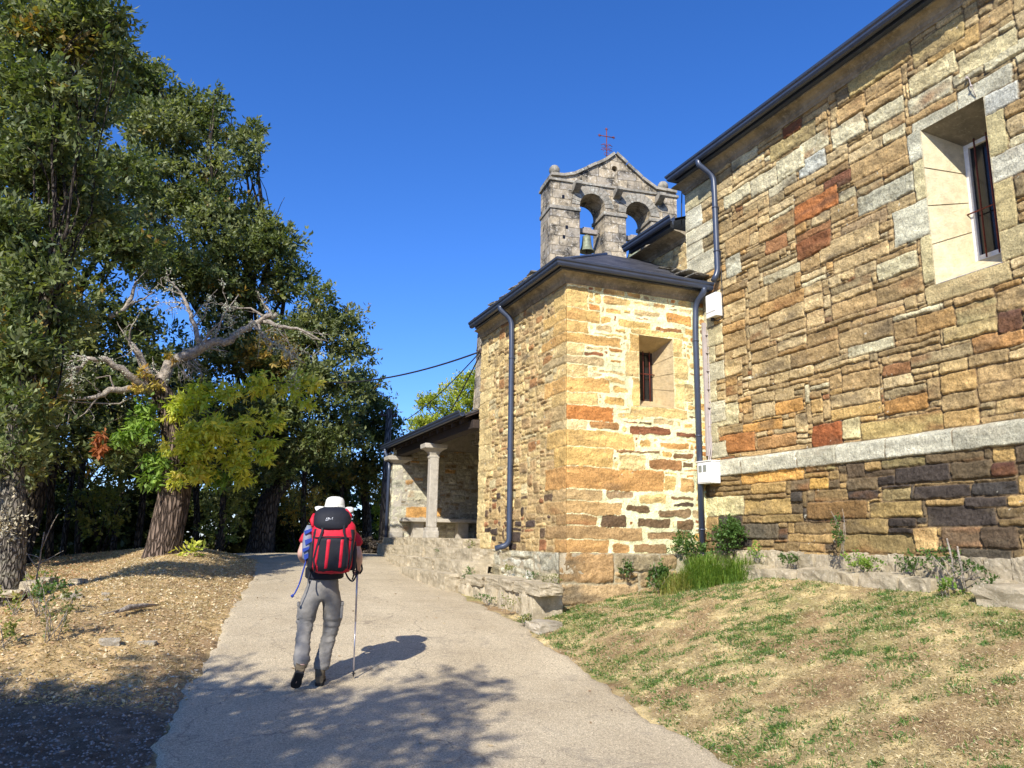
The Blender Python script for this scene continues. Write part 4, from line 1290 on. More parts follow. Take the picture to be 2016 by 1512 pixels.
# ------------------------------------------------------------------ rough stone rows
def block_row(name, mat, parent, y0, y1, xf, xb, z0, z1, seed, lo=.4, hi=.95, flat=.78, wob=.03, curve=None):
    bm_ = bmesh.new(); rn = random.Random(seed); y = y0; k = 0
    while y < y1 - .12:
        L = min(rn.uniform(lo, hi), y1 - y)
        if y1 - (y + L) < lo * .5: L = y1 - y
        dx = (curve(y + L / 2) if curve else 0) + rn.uniform(-wob, wob)
        dz = rn.uniform(-wob, wob) * .5
        rock(bm_, ((xf + xb) / 2 + dx, y + L / 2, (z0 + z1) / 2 + dz), ((xb - xf) / 2, L / 2 * .98, (z1 - z0) / 2), seed * 17 + k, rn.uniform(-.03, .03), flat)
        y += L; k += 1
    me = bpy.data.meshes.new(name); bm_.to_mesh(me); bm_.free(); me.materials.append(mat)
    return link(bpy.data.objects.new(name, me), parent)


# sacristy plinth: side and front faces as relief walls, rough top
ST_PL = dict(cell=(0.06, 0.045), h=[4, 5, 6, 7], hp=[.2, .3, .3, .2], w=(7, 20), breakc=0.3, split=0.2, chip=0.06, pal=pal([((196, 186, 160), 4), ((176, 160, 124), 3), ((150, 134, 104), 2), ((214, 206, 186), 2)]), warp=0.05,
             round=0.06, mortar=0.006, bevel=0.03, relief=0.02, tilt=0.05, rough=0.03, depth=0.02, mlevel=-0.01, mcol=lin((176, 160, 128)), cvar=0.5,
             stain1=lin((110, 98, 74)), stain2=lin((90, 84, 70)), stain_t=0.2)
own(wall('plinth', church, M['masonry'], (XS - .22, 0, 0), (0, 1, 0), (-1, 0, 0), YS - .20, 14.6, -1.0, -.19, 0.02, [], [], ST_PL, 51, fade=(YS - .20,)))
own(wall('plinth', church, M['masonry'], (0, YS - .20, 0), (1, 0, 0), (0, -1, 0), XS - .22, 7.2, -1.0, -.19, 0.02, [(XS - .22, 6.1, -.62, -.19, lin((176, 136, 84)), 0), (6.1, 6.95, -.45, -.19, lin((160, 140, 104)), 0), (XS - .22, 6.5, -.95, -.66, lin((186, 152, 104)), 0)], [], dict(ST_PL, pal=pal([((176, 144, 96), 1)])), 52, fade=(XS - .22,)))
pt = MB(); pt.box((XS - .215, YS - .195, -.5), (XN, YS + .02, -.197)); pt.box((XS - .215, YS + .02, -.5), (XS + .02, 14.6, -.198))
own(pt.build('plinth_top', M['step'], church))
# small rubble course between the front plinth and the tall wall, half buried
own(block_row('footing', M['step'], church, 1.0, 10.3, 7.48, 8.05, -.75, -.33, 61, .22, .8, .62, .08, lambda y: -.04 * math.sin(y * 1.7)))
own(block_row('footing', M['step'], church, 3.0, 10.5, 7.84, 8.05, -.40, -.13, 62, .12, .34, .5, .05))

# low stone ledge beside the lane, in front of the plinth
led = thing('stone_ledge', 'low ledge of long pale stones between the lane and the sacristy plinth', 'stone ledge', loc=(4.7, 11.0, -1.0))
def child(o, p, loc):
    o.parent = p; o.matrix_parent_inverse = Matrix.Translation(tuple(-c for c in loc)); return o
LL = (4.7, 11.0, -1.0)
child(block_row('top_stones', M['step'], led, 9.95, 13.1, 4.52, 4.88, -.76, -.60, 71, .7, 1.3, .8, .02, lambda y: .10 * (11.2 - y) * .25), led, LL)
child(block_row('lower_stones', M['step'], led, 10.2, 13.2, 4.54, 5.0, -1.2, -.75, 72, .14, .4, .5, .06, lambda y: .10 * (11.2 - y) * .25), led, LL)
child(block_row('inner_fill', M['step'], led, 11.0, 13.4, 4.80, 5.2, -1.0, -.62, 73, .3, .6, .7, .04), led, LL)

st = thing('stone_steps', 'worn uneven stone steps leading up from the lane to the porch', 'steps', loc=(4.6, 16.0, -1.0))
SL = (4.6, 16.0, -1.0)
for i, (y0, y1, xf, xb, z0, z1, lo, hi) in enumerate([(14.5, 21.3, 4.98, 5.5, -.30, -.015, .5, 1.2), (13.2, 20.9, 4.74, 5.2, -.50, -.19, .5, 1.1), (13.0, 18.6, 4.46, 4.95, -.72, -.40, .45, 1.0), (13.1, 16.2, 4.18, 4.6, -.95, -.60, .5, 1.1)]):
    child(block_row('step', M['step'], st, y0, y1, xf, xb, z0, z1, 80 + i, lo * 1.2, hi * 1.2, .92, .025), st, SL)

# ------------------------------------------------------------------ porch
pfm = MB(); pfm.box((5.1, 14.6, -.9), (8.1, 21.5, -.02)); own(pfm.build('porch_floor', M['step'], church))
ST_PW = dict(ST_SD, pal=pal([((190, 180, 156), 3), ((170, 158, 134), 3), ((206, 196, 170), 2), ((150, 130, 100), 2), ((186, 140, 80), .6)]), mcol=lin((168, 158, 142)), mlevel=0.004, mortar=.012, h=[3, 4, 5, 6], hp=[.25, .3, .25, .2])
pw_pre = [(5.12, 5.42, .0, .45, lin((206, 196, 170)), 1), (5.12, 5.55, .45, .85, lin((196, 188, 162)), 1), (5.12, 5.42, .85, 1.25, lin((206, 194, 162)), 1), (5.12, 5.5, 1.25, 1.6, lin((190, 184, 160)), 1), (5.12, 5.42, 1.6, 2.05, lin((200, 190, 164)), 1),
          (5.5, 6.6, .55, .86, lin((206, 150, 72)), 0), (5.55, 6.3, 1.0, 1.3, lin((204, 194, 164)), 0), (5.7, 6.1, 1.78, 2.05, lin((180, 170, 148)), 0), (6.9, 7.3, 1.0, 1.2, lin((180, 168, 140)), 0)]
own(wall('porch_wall', church, M['masonry'], (0, 21.1, 0), (1, 0, 0), (0, -1, 0), 5.12, 8.2, -.02, 2.45, 0.025, pw_pre, [], ST_PW, 91, fade=(5.12,)))
own(wall('porch_wall', church, M['masonry'], (5.12, 0, 0), (0, 1, 0), (-1, 0, 0), 21.1, 21.6, -.6, 2.3, 0.03, [], [], ST_PW, 92, fade=(21.1,)))
own(wall('porch_wall', church, M['masonry'], (8.1, 0, 0), (0, 1, 0), (-1, 0, 0), 14.6, 21.1, -.02, 3.55, 0.05, [], [], ST_PW, 93))
bw = MB(); bw.prism([(5.6, 21.12, 2.44), (8.1, 21.12, 2.44), (8.1, 21.12, 3.65)], (0, .06, 0)); bw.box((5.2, 21.13, -.5), (8.1, 21.55, 2.3)); own(bw.build('porch_wall', M['column'], church))
bn = MB(); bn.box((5.36, 20.62, .42), (8.08, 21.09, .52), bev=.02); bn.box((7.6, 15.0, .42), (8.08, 20.6, .52), bev=.02); bn.box((5.7, 20.8, -.02), (6.0, 21.08, .418)); bn.box((7.0, 20.8, -.02), (7.3, 21.08, .418))
own(bn.build('stone_bench', M['column'], church))


def column(x, y, w, ztop, name='porch_column'):
    b = MB()
    b.box((x - w * .72, y - w * .72, -.02), (x + w * .72, y + w * .72, .17), bev=.03)
    b.prism([(x - w * .6, y - w * .6, .17), (x + w * .6, y - w * .6, .17), (x + w * .6, y + w * .6, .17), (x - w * .6, y + w * .6, .17)], (0, 0, .07))
    b.box((x - w / 2, y - w / 2, .24), (x + w / 2, y + w / 2, ztop - .34), bev=.022)
    o = own(b.build(name, M['column'], church))
    c = MB(); h = [(w * .55, ztop - .345), (w * .60, ztop - .30), (w * .52, ztop - .27), (w * .66, ztop - .19), (w * 1.0, ztop - .13), (w * 1.28, ztop - .11), (w * 1.32, ztop - .02), (w * 1.3, ztop)]
    rings = [[c.bm.verts.new((x + sx * r, y + sy * r * .8, z)) for sx, sy in ((-1, -1), (1, -1), (1, 1), (-1, 1))] for r, z in h]
    for a, b2 in zip(rings, rings[1:]):
        for k in range(4): c.bm.faces.new((a[k], a[(k + 1) % 4], b2[(k + 1) % 4], b2[k]))
    c.bm.faces.new(rings[0][::-1]); c.bm.faces.new(rings[-1])
    bmesh.ops.bevel(c.bm, geom=[e for e in c.bm.edges], offset=.008, segments=1, affect='EDGES')
    k_ = c.build('capital', M['column'], o)
    return o


column(5.33, 17.85, .215, 2.22)
column(5.30, 21.22, .26, 2.22)
bmn = MB(); bmn.box((5.22, 14.75, 2.225), (5.46, 21.1, 2.40), bev=.01); own(bmn.build('porch_beam', M['wood_dark'], church))
rf = MB(); sl_ = .42; x0, z0 = 5.05, 2.47; x1 = 8.2; z1 = z0 + (x1 - x0) * sl_
rf.prism([(x0, 14.76, z0), (x1, 14.76, z1), (x1, 14.76, z1 + .05), (x0, 14.76, z0 + .05)], (0, 7.2, 0))
own(rf.build('porch_roof', M['slate'], church))
uf = MB(); uf.prism([(x0 + .02, 14.77, z0 - .035), (x1, 14.77, z1 - .035), (x1, 14.77, z1 - .003), (x0 + .02, 14.77, z0 - .003)], (0, 7.1, 0))
for y in np.arange(15.1, 21.8, .55): uf.prism([(x0 + .02, y, z0 - .13), (x1, y, z1 - .13), (x1, y, z1 - .036), (x0 + .02, y, z0 - .036)], (0, .09, 0))
own(uf.build('porch_ceiling', M['wood_dark'], church))
gutter(oriented([(5.05, 14.78, 2.56), (5.05, 21.95, 2.56)], (-1, 0, 0)))
gm2 = MB(); gm2.prism([(5.30, 14.74, 2.62), (8.1, 14.74, 2.62), (8.1, 14.74, 3.85)], (0, .02, 0)); own(gm2.build('porch_gable', M['ashlar'], church))
pipe(smooth_path([(4.98, 21.5, 2.46), (4.98, 21.5, 2.36), (5.06, 21.3, 2.1), (5.05, 21.2, 1.9), (5.05, 21.2, -.35)]), 0.045, lab='slate-blue downpipe at the far corner of the porch')

# ------------------------------------------------------------------ foliage
def leaf_quads(P, D, Nn, L, Wd):
    """P base points, D unit directions, Nn unit side vectors; folded rhombic leaves"""
    n = len(P); L = L[:, None]; Wd = Wd[:, None]
    up = np.cross(D, Nn)
    v = np.empty((n, 4, 3), np.float32)
    v[:, 0] = P; v[:, 1] = P + D * L * .48 + Nn * Wd * .5 + up * Wd * .12
    v[:, 2] = P + D * L - up * Wd * .18; v[:, 3] = P + D * L * .48 - Nn * Wd * .5 + up * Wd * .12
    return v.reshape(-1, 3), np.arange(4 * n, dtype=np.int32).reshape(n, 4)


def unit(v): return v / np.maximum(1e-9, np.linalg.norm(v, axis=-1, keepdims=True))


def foliage(clumps, density, L, Wd, cols, wts, seed, k=8, sub=9, subr=.40, spread=.26, droop=0.0, colvar=.25, patch=1.0, up=.25):
    """clumps: (x,y,z,rx,ry,rz[,colour set]); returns verts, faces, colours. density: sprigs per square metre of sub-clump surface"""
    rng = np.random.default_rng(seed)
    VP = []; CC = []
    for c in clumps:
        x, y, z, rx, ry, rz = c[:6]
        cs = np.array(c[6] if len(c) > 6 else cols); w = np.array(c[7] if len(c) > 7 else wts, float); w = w / w.sum()
        ns = max(3, int(sub * (0.6 + .4 * rng.random())))
        for s in range(ns):
            d = unit(rng.normal(size=3)); rr = rng.uniform(.25, .85)
            sc_ = np.array([x, y, z]) + d * rr * np.array([rx, ry, rz])
            sr = subr * np.array([rx, ry, rz]) * rng.uniform(.6, 1.25)
            area = 4 * math.pi * (sr.mean() ** 2)
            n = max(3, int(area * density * rng.uniform(.55, 1.25)))
            dd = unit(rng.normal(size=(n, 3))); dd[:, 2] = np.where(dd[:, 2] < -.3, dd[:, 2] * .4, dd[:, 2]); dd = unit(dd)
            pts = sc_ + dd * sr * (rng.uniform(.35, 1.12, (n, 1)) ** .6)
            ax = unit(dd + rng.normal(size=(n, 3)) * .5 + np.array([0, 0, up - droop]))
            base = cs[rng.choice(len(cs), p=w)]
            ci = cs[rng.choice(len(cs), size=n, p=w)] * .5 + base * .5
            VP.append(np.concatenate([pts, ax], 1)); CC.append(ci)
    VP = np.concatenate(VP); CC = np.concatenate(CC)
    n = len(VP)
    P = np.repeat(VP[:, :3], k, 0); A = np.repeat(VP[:, 3:], k, 0); C = np.repeat(CC, k, 0)
    t = np.tile(np.linspace(0, 1, k), n)[:, None]
    side = unit(np.cross(A, rng.normal(size=A.shape)))
    sl__ = np.repeat(rng.uniform(.4, 1.5, (n, 1)), k, 0)
    P = P + A * spread * sl__ * t + rng.normal(size=P.shape) * .012
    D = unit(side * rng.uniform(.6, 1.1, (len(P), 1)) + A * rng.uniform(.3, .9, (len(P), 1)) - np.array([0, 0, droop]) * rng.uniform(.4, 1.2, (len(P), 1)))
    Nn = unit(np.cross(D, rng.normal(size=D.shape) * .6 + np.array([0, 0, 1.0])))
    m = len(P)
    v, f = leaf_quads(P, D, Nn, L * rng.uniform(.65, 1.25, m), Wd * rng.uniform(.7, 1.2, m))
    C = C * rng.uniform(1 - colvar, 1 + colvar, (m, 1))
    return v, f, np.repeat(np.clip(C, 0.004, .8), 4, 0)


def pxc(lst, cols=None, wts=None):
    """clump list from (px,py,depth,radius[,flatten][,colours])"""
    out = []
    for c in lst:
        p = atY(c[0], c[1], c[2]); r = c[3]
        e = [p[0], p[1], p[2], r, r, r * .82]
        if len(c) > 4: e += [c[4], c[5]]
        out.append(tuple(e))
    return out


OAK = [(.115, .15, .05), (.18, .21, .075), (.29, .31, .15), (.06, .09, .03), (.31, .31, .12), (.50, .27, .05)]
OAKW = [3, 3, 2, 2, .9, .10]
OAKY = [(.17, .17, .04), (.24, .19, .04), (.12, .13, .04), (.34, .18, .03), (.10, .12, .04)]
OAKYW = [3, 2, 3, 1.2, 2]


def limb(mb, a, b, r0, r1, bend, rn, n=7, seg=7):
    a = Vector(a); b = Vector(b); pts = []
    o = Vector((rn.uniform(-1, 1), rn.uniform(-1, 1), rn.uniform(.2, 1))) * bend * (b - a).length
    for k in range(n + 1):
        t = k / n; p = a.lerp(b, t) + o * math.sin(math.pi * t) * .5 + Vector((rn.uniform(-1, 1), rn.uniform(-1, 1), rn.uniform(-1, 1))) * bend * .10 * (b - a).length * (0 < k < n)
        pts.append(p)
    mb.tube(pts, [r0 + (r1 - r0) * (k / n) for k in range(n + 1)], seg)
    return pts


def rough_trunk(pts, rad, name, mat, parent, seg=28, rows=40, amp=.12, seed=0, roots=0.5):
    """displaced tube with furrowed bark; rad given per point"""
    from mathutils import noise as mn
    P = [Vector(p) for p in pts]
    bm_ = bmesh.new(); rings = []
    nseg = len(P) - 1
    for i in range(rows + 1):
        s = i / rows * nseg; k = min(nseg - 1, int(s)); t = s - k
        # catmull-rom
        p0 = P[max(0, k - 1)]; p1 = P[k]; p2 = P[k + 1]; p3 = P[min(nseg, k + 2)]
        p = .5 * ((2 * p1) + (p2 - p0) * t + (2 * p0 - 5 * p1 + 4 * p2 - p3) * t * t + (3 * p1 - p0 - 3 * p2 + p3) * t ** 3)
        r = rad[k] + (rad[k + 1] - rad[k]) * t
        ring = []
        for j in range(seg):
            a = 2 * math.pi * j / seg
            d = Vector((math.cos(a), math.sin(a), 0))
            q = Vector((d.x * 2.3, d.y * 2.3, p.z * .55 + seed))
            n = mn.noise(q) * .8 + mn.noise(q * 2.6) * .5
            rib = math.sin(a * 9 + mn.noise(q * .8) * 5) * .25
            rr = r * (1 + amp * (n + rib)) * (1 + roots * math.exp(-i / rows * 16) * (.6 + .5 * math.sin(a * 5 + seed)))
            ring.append(bm_.verts.new(p + d * rr))
        rings.append(ring)
    for a, b in zip(rings, rings[1:]):
        for k in range(seg):
            f = bm_.faces.new((a[k], a[(k + 1) % seg], b[(k + 1) % seg], b[k])); f.smooth = True
    bm_.faces.new(rings[-1]); bm_.faces.new(rings[0][::-1])
    me = bpy.data.meshes.new(name); bm_.to_mesh(me); bm_.free(); me.materials.append(mat)
    return link(bpy.data.objects.new(name, me), parent)


def tree(name, label, cat, base, lean, clumps, trunk_r, bark, cols, wts, dens, L, Wd, seed, group=None, fork=None, sub=9, k=8, bmat=None, lr=1.0, **kw):
    loc = tuple(base)
    t = thing(name, label, cat, group, loc=loc)
    inv = Matrix.Translation((-loc[0], -loc[1], -loc[2]))
    rn = random.Random(seed)
    fork = fork or (base[0] + lean[0], base[1] + lean[1], base[2] + lean[2])
    mid = [base[i] + (fork[i] - base[i]) * .5 + (rn.uniform(-.12, .12) if i < 2 else 0) for i in range(3)]
    top = max(clumps, key=lambda c: c[2])
    o = rough_trunk([(base[0], base[1], base[2] - .2), mid, fork, (fork[0] * .6 + top[0] * .4, fork[1] * .6 + top[1] * .4, fork[2] * .55 + top[2] * .45)], [trunk_r * 1.15, trunk_r * .9, trunk_r * .8, trunk_r * .35], 'trunk', bark, t, 20, 30, .10, seed)
    o.matrix_parent_inverse = inv
    mb = MB()
    F = Vector(fork)
    for c in clumps:
        q = Vector(c[:3])
        s = F + (Vector((fork[0] * .6 + top[0] * .4, fork[1] * .6 + top[1] * .4, fork[2] * .55 + top[2] * .45)) - F) * rn.uniform(0, .9)
        pts = limb(mb, s, q, trunk_r * .28 * lr, trunk_r * .06 * lr, .22, rn, 6, 6)
        for _ in range(3):
            p = pts[rn.randint(3, 6)]; limb(mb, p, q + Vector([rn.uniform(-1, 1) * c[3 + i] * .8 for i in range(3)]), trunk_r * .07, trunk_r * .02, .2, rn, 4, 4)
    o = mb.build('branches', bmat or bark, t); o.matrix_parent_inverse = inv
    v, f, c = foliage(clumps, dens, L, Wd, cols, wts, seed, k=k, sub=sub, **kw)
    o = np_mesh('crown', v, f, M['leaf'], t, c); o.matrix_parent_inverse = inv
    return t, len(f)


NL = 0
# near oak on the far left
c1 = pxc([(30, 40, 12.6, .95), (150, 40, 12.2, .75), (215, 30, 12.0, .42), (228, 90, 12.0, .22), (170, 120, 12.6, .55), (60, 190, 12.6, .9), (150, 230, 13.2, .6), (30, 350, 12.8, .9), (120, 380, 13.2, .7),
          (30, 520, 12.6, .8), (110, 620, 12.9, .6), (30, 760, 12.3, .6), (90, 780, 12.6, .4), (-40, 900, 12.0, .4), (30, 810, 11.6, .45), (25, 890, 11.6, .28), (70, 700, 11.7, .42), (95, 830, 11.7, .28), (150, 320, 12.2, .4), (180, 420, 12.6, .4), (10, 440, 12.0, .5), (60, 540, 11.9, .45), (90, 640, 12.2, .4), (20, 640, 11.9, .5), (50, 720, 12.0, .4), (60, 250, 11.9, .5), (110, 170, 11.9, .4), (20, 870, 12.4, .3), (130, 90, 12.2, .3, OAKY, OAKYW), (70, 60, 12.1, .25, OAKY, OAKYW)])
t, n = tree('oak_tree', 'oak with a pale lichen-covered trunk at the left edge of the photo', 'tree', (-2.05, 12.0, gz(-2.05, 12) - .05), (-.2, .1, 2.2), c1, .17, M['bark_lichen'], OAK, OAKW, 50, .12, .052, 101, sub=10, k=8, bmat=M['bark_dark'], lr=.5); NL += n
# the big oak in the middle of the wood
c2 = pxc([(335, 180, 22, 1.0), (300, 270, 22, 1.3), (250, 190, 23, 1.0), (380, 240, 22, .9), (230, 130, 22, .8), (270, 150, 22, .7), (425, 215, 21.6, .5), (480, 285, 21.6, .65), (500, 255, 21.5, .3), (490, 335, 21.8, .3), (420, 330, 22, 1.1), (300, 400, 22.4, 1.4), (400, 440, 22, 1.5),
          (500, 430, 22, 1.1), (540, 480, 22, .9), (470, 540, 22.3, 1.5), (570, 560, 22, 1.0), (620, 590, 22, .8), (320, 540, 22.3, 1.5), (600, 660, 22.2, 1.2), (660, 650, 22, .8), (690, 700, 22, .7), (510, 690, 22.6, 1.4), (400, 680, 22.8, 1.4),
          (640, 760, 22.3, 1.2), (700, 780, 22.3, .8), (560, 810, 22.6, 1.3), (630, 870, 22.6, 1.1), (470, 850, 23.4, 1.2), (690, 860, 22.5, .8), (540, 920, 23.2, .8)])
t, n = tree('oak_tree', 'largest oak, spreading dark green crown against the sky behind the dead branches', 'tree', (1.95, 24.0, gz(1.95, 24)), (.55, 0, 3.0), c2, .34, M['bark_dark'], OAK, OAKW, 29, .15, .068, 102, sub=11, k=8); NL += n
# left part of the wood
c3 = pxc([(160, 330, 18, 1.2), (230, 330, 18.4, .9), (90, 450, 18, 1.3), (200, 480, 18.2, 1.2), (280, 480, 18.5, .8), (60, 620, 18, 1.3), (170, 620, 18.3, 1.1), (250, 640, 18.5, .9), (100, 760, 18, 1.3), (200, 740, 18.4, 1.0), (60, 880, 18, 1.0), (150, 880, 18.2, .9), (240, 850, 18.6, .8), (-80, 560, 18, 1.6), (-80, 800, 18, 1.6), (180, 200, 18.6, .8), (90, 300, 18, 1.0)])
t, n = tree('oak_tree', 'dark oak filling the wood between the left-edge oak and the chestnut', 'tree', (-3.6, 20.5, gz(-3.6, 20.5)), (.3, 0, 3.0), c3, .30, M['bark_dark'], OAK, OAKW, 27, .15, .07, 103, sub=10, k=8); NL += n
# right end of the wood
c4 = pxc([(715, 760, 25, .75), (735, 800, 25, .6), (745, 850, 25.5, .8), (700, 840, 26, 1.0), (765, 815, 25.6, .32), (785, 835, 25.6, .25), (770, 870, 25.8, .55), (720, 910, 26, .9), (760, 920, 26, .6), (675, 930, 26, 1.0, OAKY, OAKYW), (740, 970, 26, .6, OAKY, OAKYW), (785, 880, 26, .3)])
t, n = tree('oak_tree', 'smaller oak at the right end of the wood, nearest to the porch roof', 'tree', (5.6, 26.5, gz(5.6, 26.5)), (-.1, 0, 2.2), c4, .17, M['bark_dark'], [(.09, .13, .05), (.12, .16, .06), (.15, .17, .05)], [3, 3, 2], 26, .15, .075, 104, sub=9, k=8); NL += n
YEL = [(.42, .44, .05), (.34, .40, .05), (.52, .48, .05), (.26, .33, .05)]
c5 = pxc([(835, 835, 33, .9), (860, 800, 33, 1.0), (905, 765, 33, 1.1), (940, 745, 33, .9), (890, 830, 33, 1.1), (960, 790, 33, 1.2), (1010, 760, 33, 1.3), (925, 800, 33, 1.0), (830, 790, 33, .35)])
t, n = tree('poplar_tree', 'bright yellow-green tree rising behind the porch roof', 'tree', tuple(atY(905, 1010, 33)[:2]) + (gz(11, 33),), (0, 0, 3.0), c5, .16, M['bark_dark'], YEL, [3, 3, 1.5, 2], 30, .15, .07, 105, sub=9, k=7, up=.6); NL += n

# ---- chestnut with dead lichen-hung limbs
CY = 17.4
ch_loc = (-.32, CY, gz(-.32, CY) - .02)
ch = thing('chestnut_tree', 'old leaning chestnut with bare lichen-hung limbs above a low skirt of yellow-green leaves', 'tree', loc=ch_loc)
chi = Matrix.Translation((-ch_loc[0], -ch_loc[1], -ch_loc[2]))
def cp(px, py, dy=0.0): return Vector(atY(px, py, CY + dy))
tk = rough_trunk([(-.46, CY, ch_loc[2] - .25), cp(325, 1060), cp(345, 960), cp(350, 880), cp(335, 800), cp(300, 745, -.1)], [.37, .33, .32, .30, .25, .2], 'trunk', M['bark'], ch, 40, 60, .11, 3, .30)
tk.matrix_parent_inverse = chi
rn = random.Random(77)
dl = MB(); lich_pts = []


def dead(pts, r0, r1, twigs=6, lich=1.0, depth=0, tl=.7):
    P = [Vector(p) for p in pts]
    # resample with wobble
    Q = []
    for i in range(len(P) - 1):
        for k in range(4):
            Q.append(P[i].lerp(P[i + 1], k / 4) + Vector([rn.uniform(-1, 1) * r0 * .35 for _ in range(3)]))
    Q.append(P[-1]); n = len(Q)
    dl.tube(Q, [r0 + (r1 - r0) * i / (n - 1) for i in range(n)], 8 if r0 > .03 else 5)
    L = sum((Q[i + 1] - Q[i]).length for i in range(n - 1))
    for _ in range(int(L * (3 if r0 > .05 else 6) * lich)):
        q = Q[rn.randint(0, n - 1)]; lich_pts.append(q + Vector([rn.gauss(0, .07) for _ in range(3)]) + Vector((0, 0, -.03)))
    if depth < 2:
        for _ in range(twigs):
            i = rn.randint(2, n - 1); d = (Q[min(n - 1, i)] - Q[max(0, i - 1)]).normalized()
            v = (d * .7 + Vector([rn.uniform(-1, 1), rn.uniform(-1, 1) * .6, rn.uniform(-.8, 1)])).normalized() * tl * rn.uniform(.5, 1.1)
            dead([Q[i], Q[i] + v * .5 + Vector([rn.uniform(-.08, .08) for _ in range(3)]), Q[i] + v + Vector((0, 0, rn.uniform(-.2, .1)))], max(.008, r0 * .28), .004, max(1, twigs // 2), lich * .8, depth + 1, tl * .55)


dead([cp(310, 765), cp(335, 715, -.2), cp(400, 682, -.4), cp(445, 672, -.5), cp(475, 650, -.5), cp(520, 625, -.6), cp(545, 618, -.6)], .13, .045, 9, 1.1)
dead([cp(520, 632, -.6), cp(555, 645, -.7), cp(585, 645, -.7), cp(635, 672, -.8)], .055, .015, 4, .4)
dead([cp(500, 640, -.6), cp(530, 670, -.7), cp(560, 690, -.8), cp(600, 715, -.8)], .035, .012, 5, 2.2)
dead([cp(395, 680, -.4), cp(378, 630, -.3), cp(365, 590, -.2), cp(340, 555, 0)], .06, .02, 6, 1.4)
dead([cp(420, 675, -.4), cp(440, 620, -.5), cp(470, 580, -.4)], .03, .01, 5, 1.6)
dead([cp(305, 760, -.1), cp(275, 700, -.3), cp(255, 675, -.3)], .10, .05, 3, .8)
dead([cp(300, 775, -.1), cp(260, 745, -.5), cp(215, 710, -.7), cp(175, 705, -.8), cp(140, 740, -.9)], .10, .02, 8, 2.0)
dead([cp(265, 765, -.4), cp(215, 770, -.6), cp(190, 780, -.7), cp(145, 785, -.8)], .075, .03, 3, .3)
dead([cp(275, 770, -.2), cp(235, 795, -.5), cp(160, 793, -.7), cp(110, 785, -.8)], .022, .008, 4, .5)
dead([cp(215, 625, .6), cp(245, 610, .6), cp(262, 580, .6), cp(268, 555, .6)], .055, .03, 2, .1)
dead([cp(250, 603, .6), cp(280, 590, .6), cp(305, 573, .6)], .025, .01, 2, .1)
for _ in range(26):
    a = cp(350 + rn.uniform(-15, 35), 705 + rn.uniform(-10, 12), -.3)
    dead([a, a + Vector((rn.uniform(-.1, .45), rn.uniform(-.4, .1), -rn.uniform(.1, .5)))], .008, .003, 1, .2, 1, .25)
o = dl.build('dead_limb', M['dead_wood'], ch); o.matrix_parent_inverse = chi
rngl = np.random.default_rng(5)
LP = np.array([tuple(p) for p in lich_pts]); LP = np.repeat(LP, 10, 0) + rngl.normal(size=(len(LP) * 10, 3)) * np.array([.026, .026, .04])
m_ = len(LP); D = unit(rngl.normal(size=(m_, 3)) - np.array([0, 0, .5])); Nn = unit(np.cross(D, rngl.normal(size=(m_, 3))))
v, f = leaf_quads(LP, D, Nn, rngl.uniform(.02, .055, m_), rngl.uniform(.015, .035, m_))
cc_ = np.array([(.46, .47, .33), (.54, .54, .42), (.38, .40, .27)])[rngl.integers(0, 3, m_)] * rngl.uniform(.8, 1.15, (m_, 1))
o = np_mesh('lichen', v, f, M['lichen'], ch, np.repeat(cc_, 4, 0)); o.matrix_parent_inverse = chi
CHG = [(.48, .55, .08), (.62, .63, .10), (.76, .68, .14), (.78, .54, .12), (.28, .38, .06)]
CHW = [3, 4, 3, .7, 1.5]
CGR = [(.20, .32, .06), (.30, .42, .08), (.12, .22, .045)]
cs_ = pxc([(270, 845, 17.0, .40, CGR, [3, 3, 1]), (295, 810, 17.2, .38, CGR, [3, 3, 1]), (240, 865, 17.0, .2, CGR, [3, 3, 1]), (345, 800, 17.0, .40), (400, 785, 16.9, .48), (465, 770, 16.9, .48), (520, 755, 17, .38), (565, 765, 17, .32), (610, 755, 17, .24), (605, 790, 17, .15),
           (430, 840, 16.8, .6), (360, 870, 16.8, .5), (500, 840, 17, .42), (535, 870, 17, .26), (470, 890, 16.9, .42), (395, 915, 16.8, .42), (350, 935, 16.8, .25), (310, 900, 17.1, .3, CGR, [3, 3, 1]), (300, 940, 17.1, .22, CGR, [3, 3, 1]), (440, 940, 17.2, .3, CGR, [2, 3, 1]), (540, 830, 17, .22), (515, 900, 17, .25), (480, 940, 17.1, .15)])
v, f, c = foliage(cs_, 85, .17, .058, CHG, CHW, 301, k=7, sub=9, subr=.26, spread=.13, droop=.55, colvar=.2)
o = np_mesh('crown', v, f, M['leaf_thin'], ch, c); o.matrix_parent_inverse = chi; NL += len(f)
ORG = [(.50, .26, .06), (.48, .32, .07), (.56, .42, .10), (.4, .36, .1)]
BRN = [(.38, .13, .05), (.45, .18, .07)]
v, f, c = foliage(pxc([(285, 735, 16.9, .16), (305, 750, 16.9, .14), (335, 700, 16.8, .06), (270, 765, 16.8, .09)]), 60, .12, .05, ORG, [1, 1, 1, 1], 302, k=6, sub=4, spread=.06, droop=.4)
o = np_mesh('orange_leaves', v, f, M['leaf_thin'], ch, c); o.matrix_parent_inverse = chi; o['label'] = 'cluster of orange leaves at the fork of the trunk'
pb = atY(197, 870, 16.8)
v, f, c = foliage([(pb[0], pb[1], pb[2], .10, .1, .30)], 260, .15, .05, BRN, [1, 1], 303, k=6, sub=8, spread=.05, droop=.9)
o = np_mesh('brown_leaves', v, f, M['leaf_thin'], ch, c); o.matrix_parent_inverse = chi; o['label'] = 'hanging bunch of dead reddish-brown leaves'
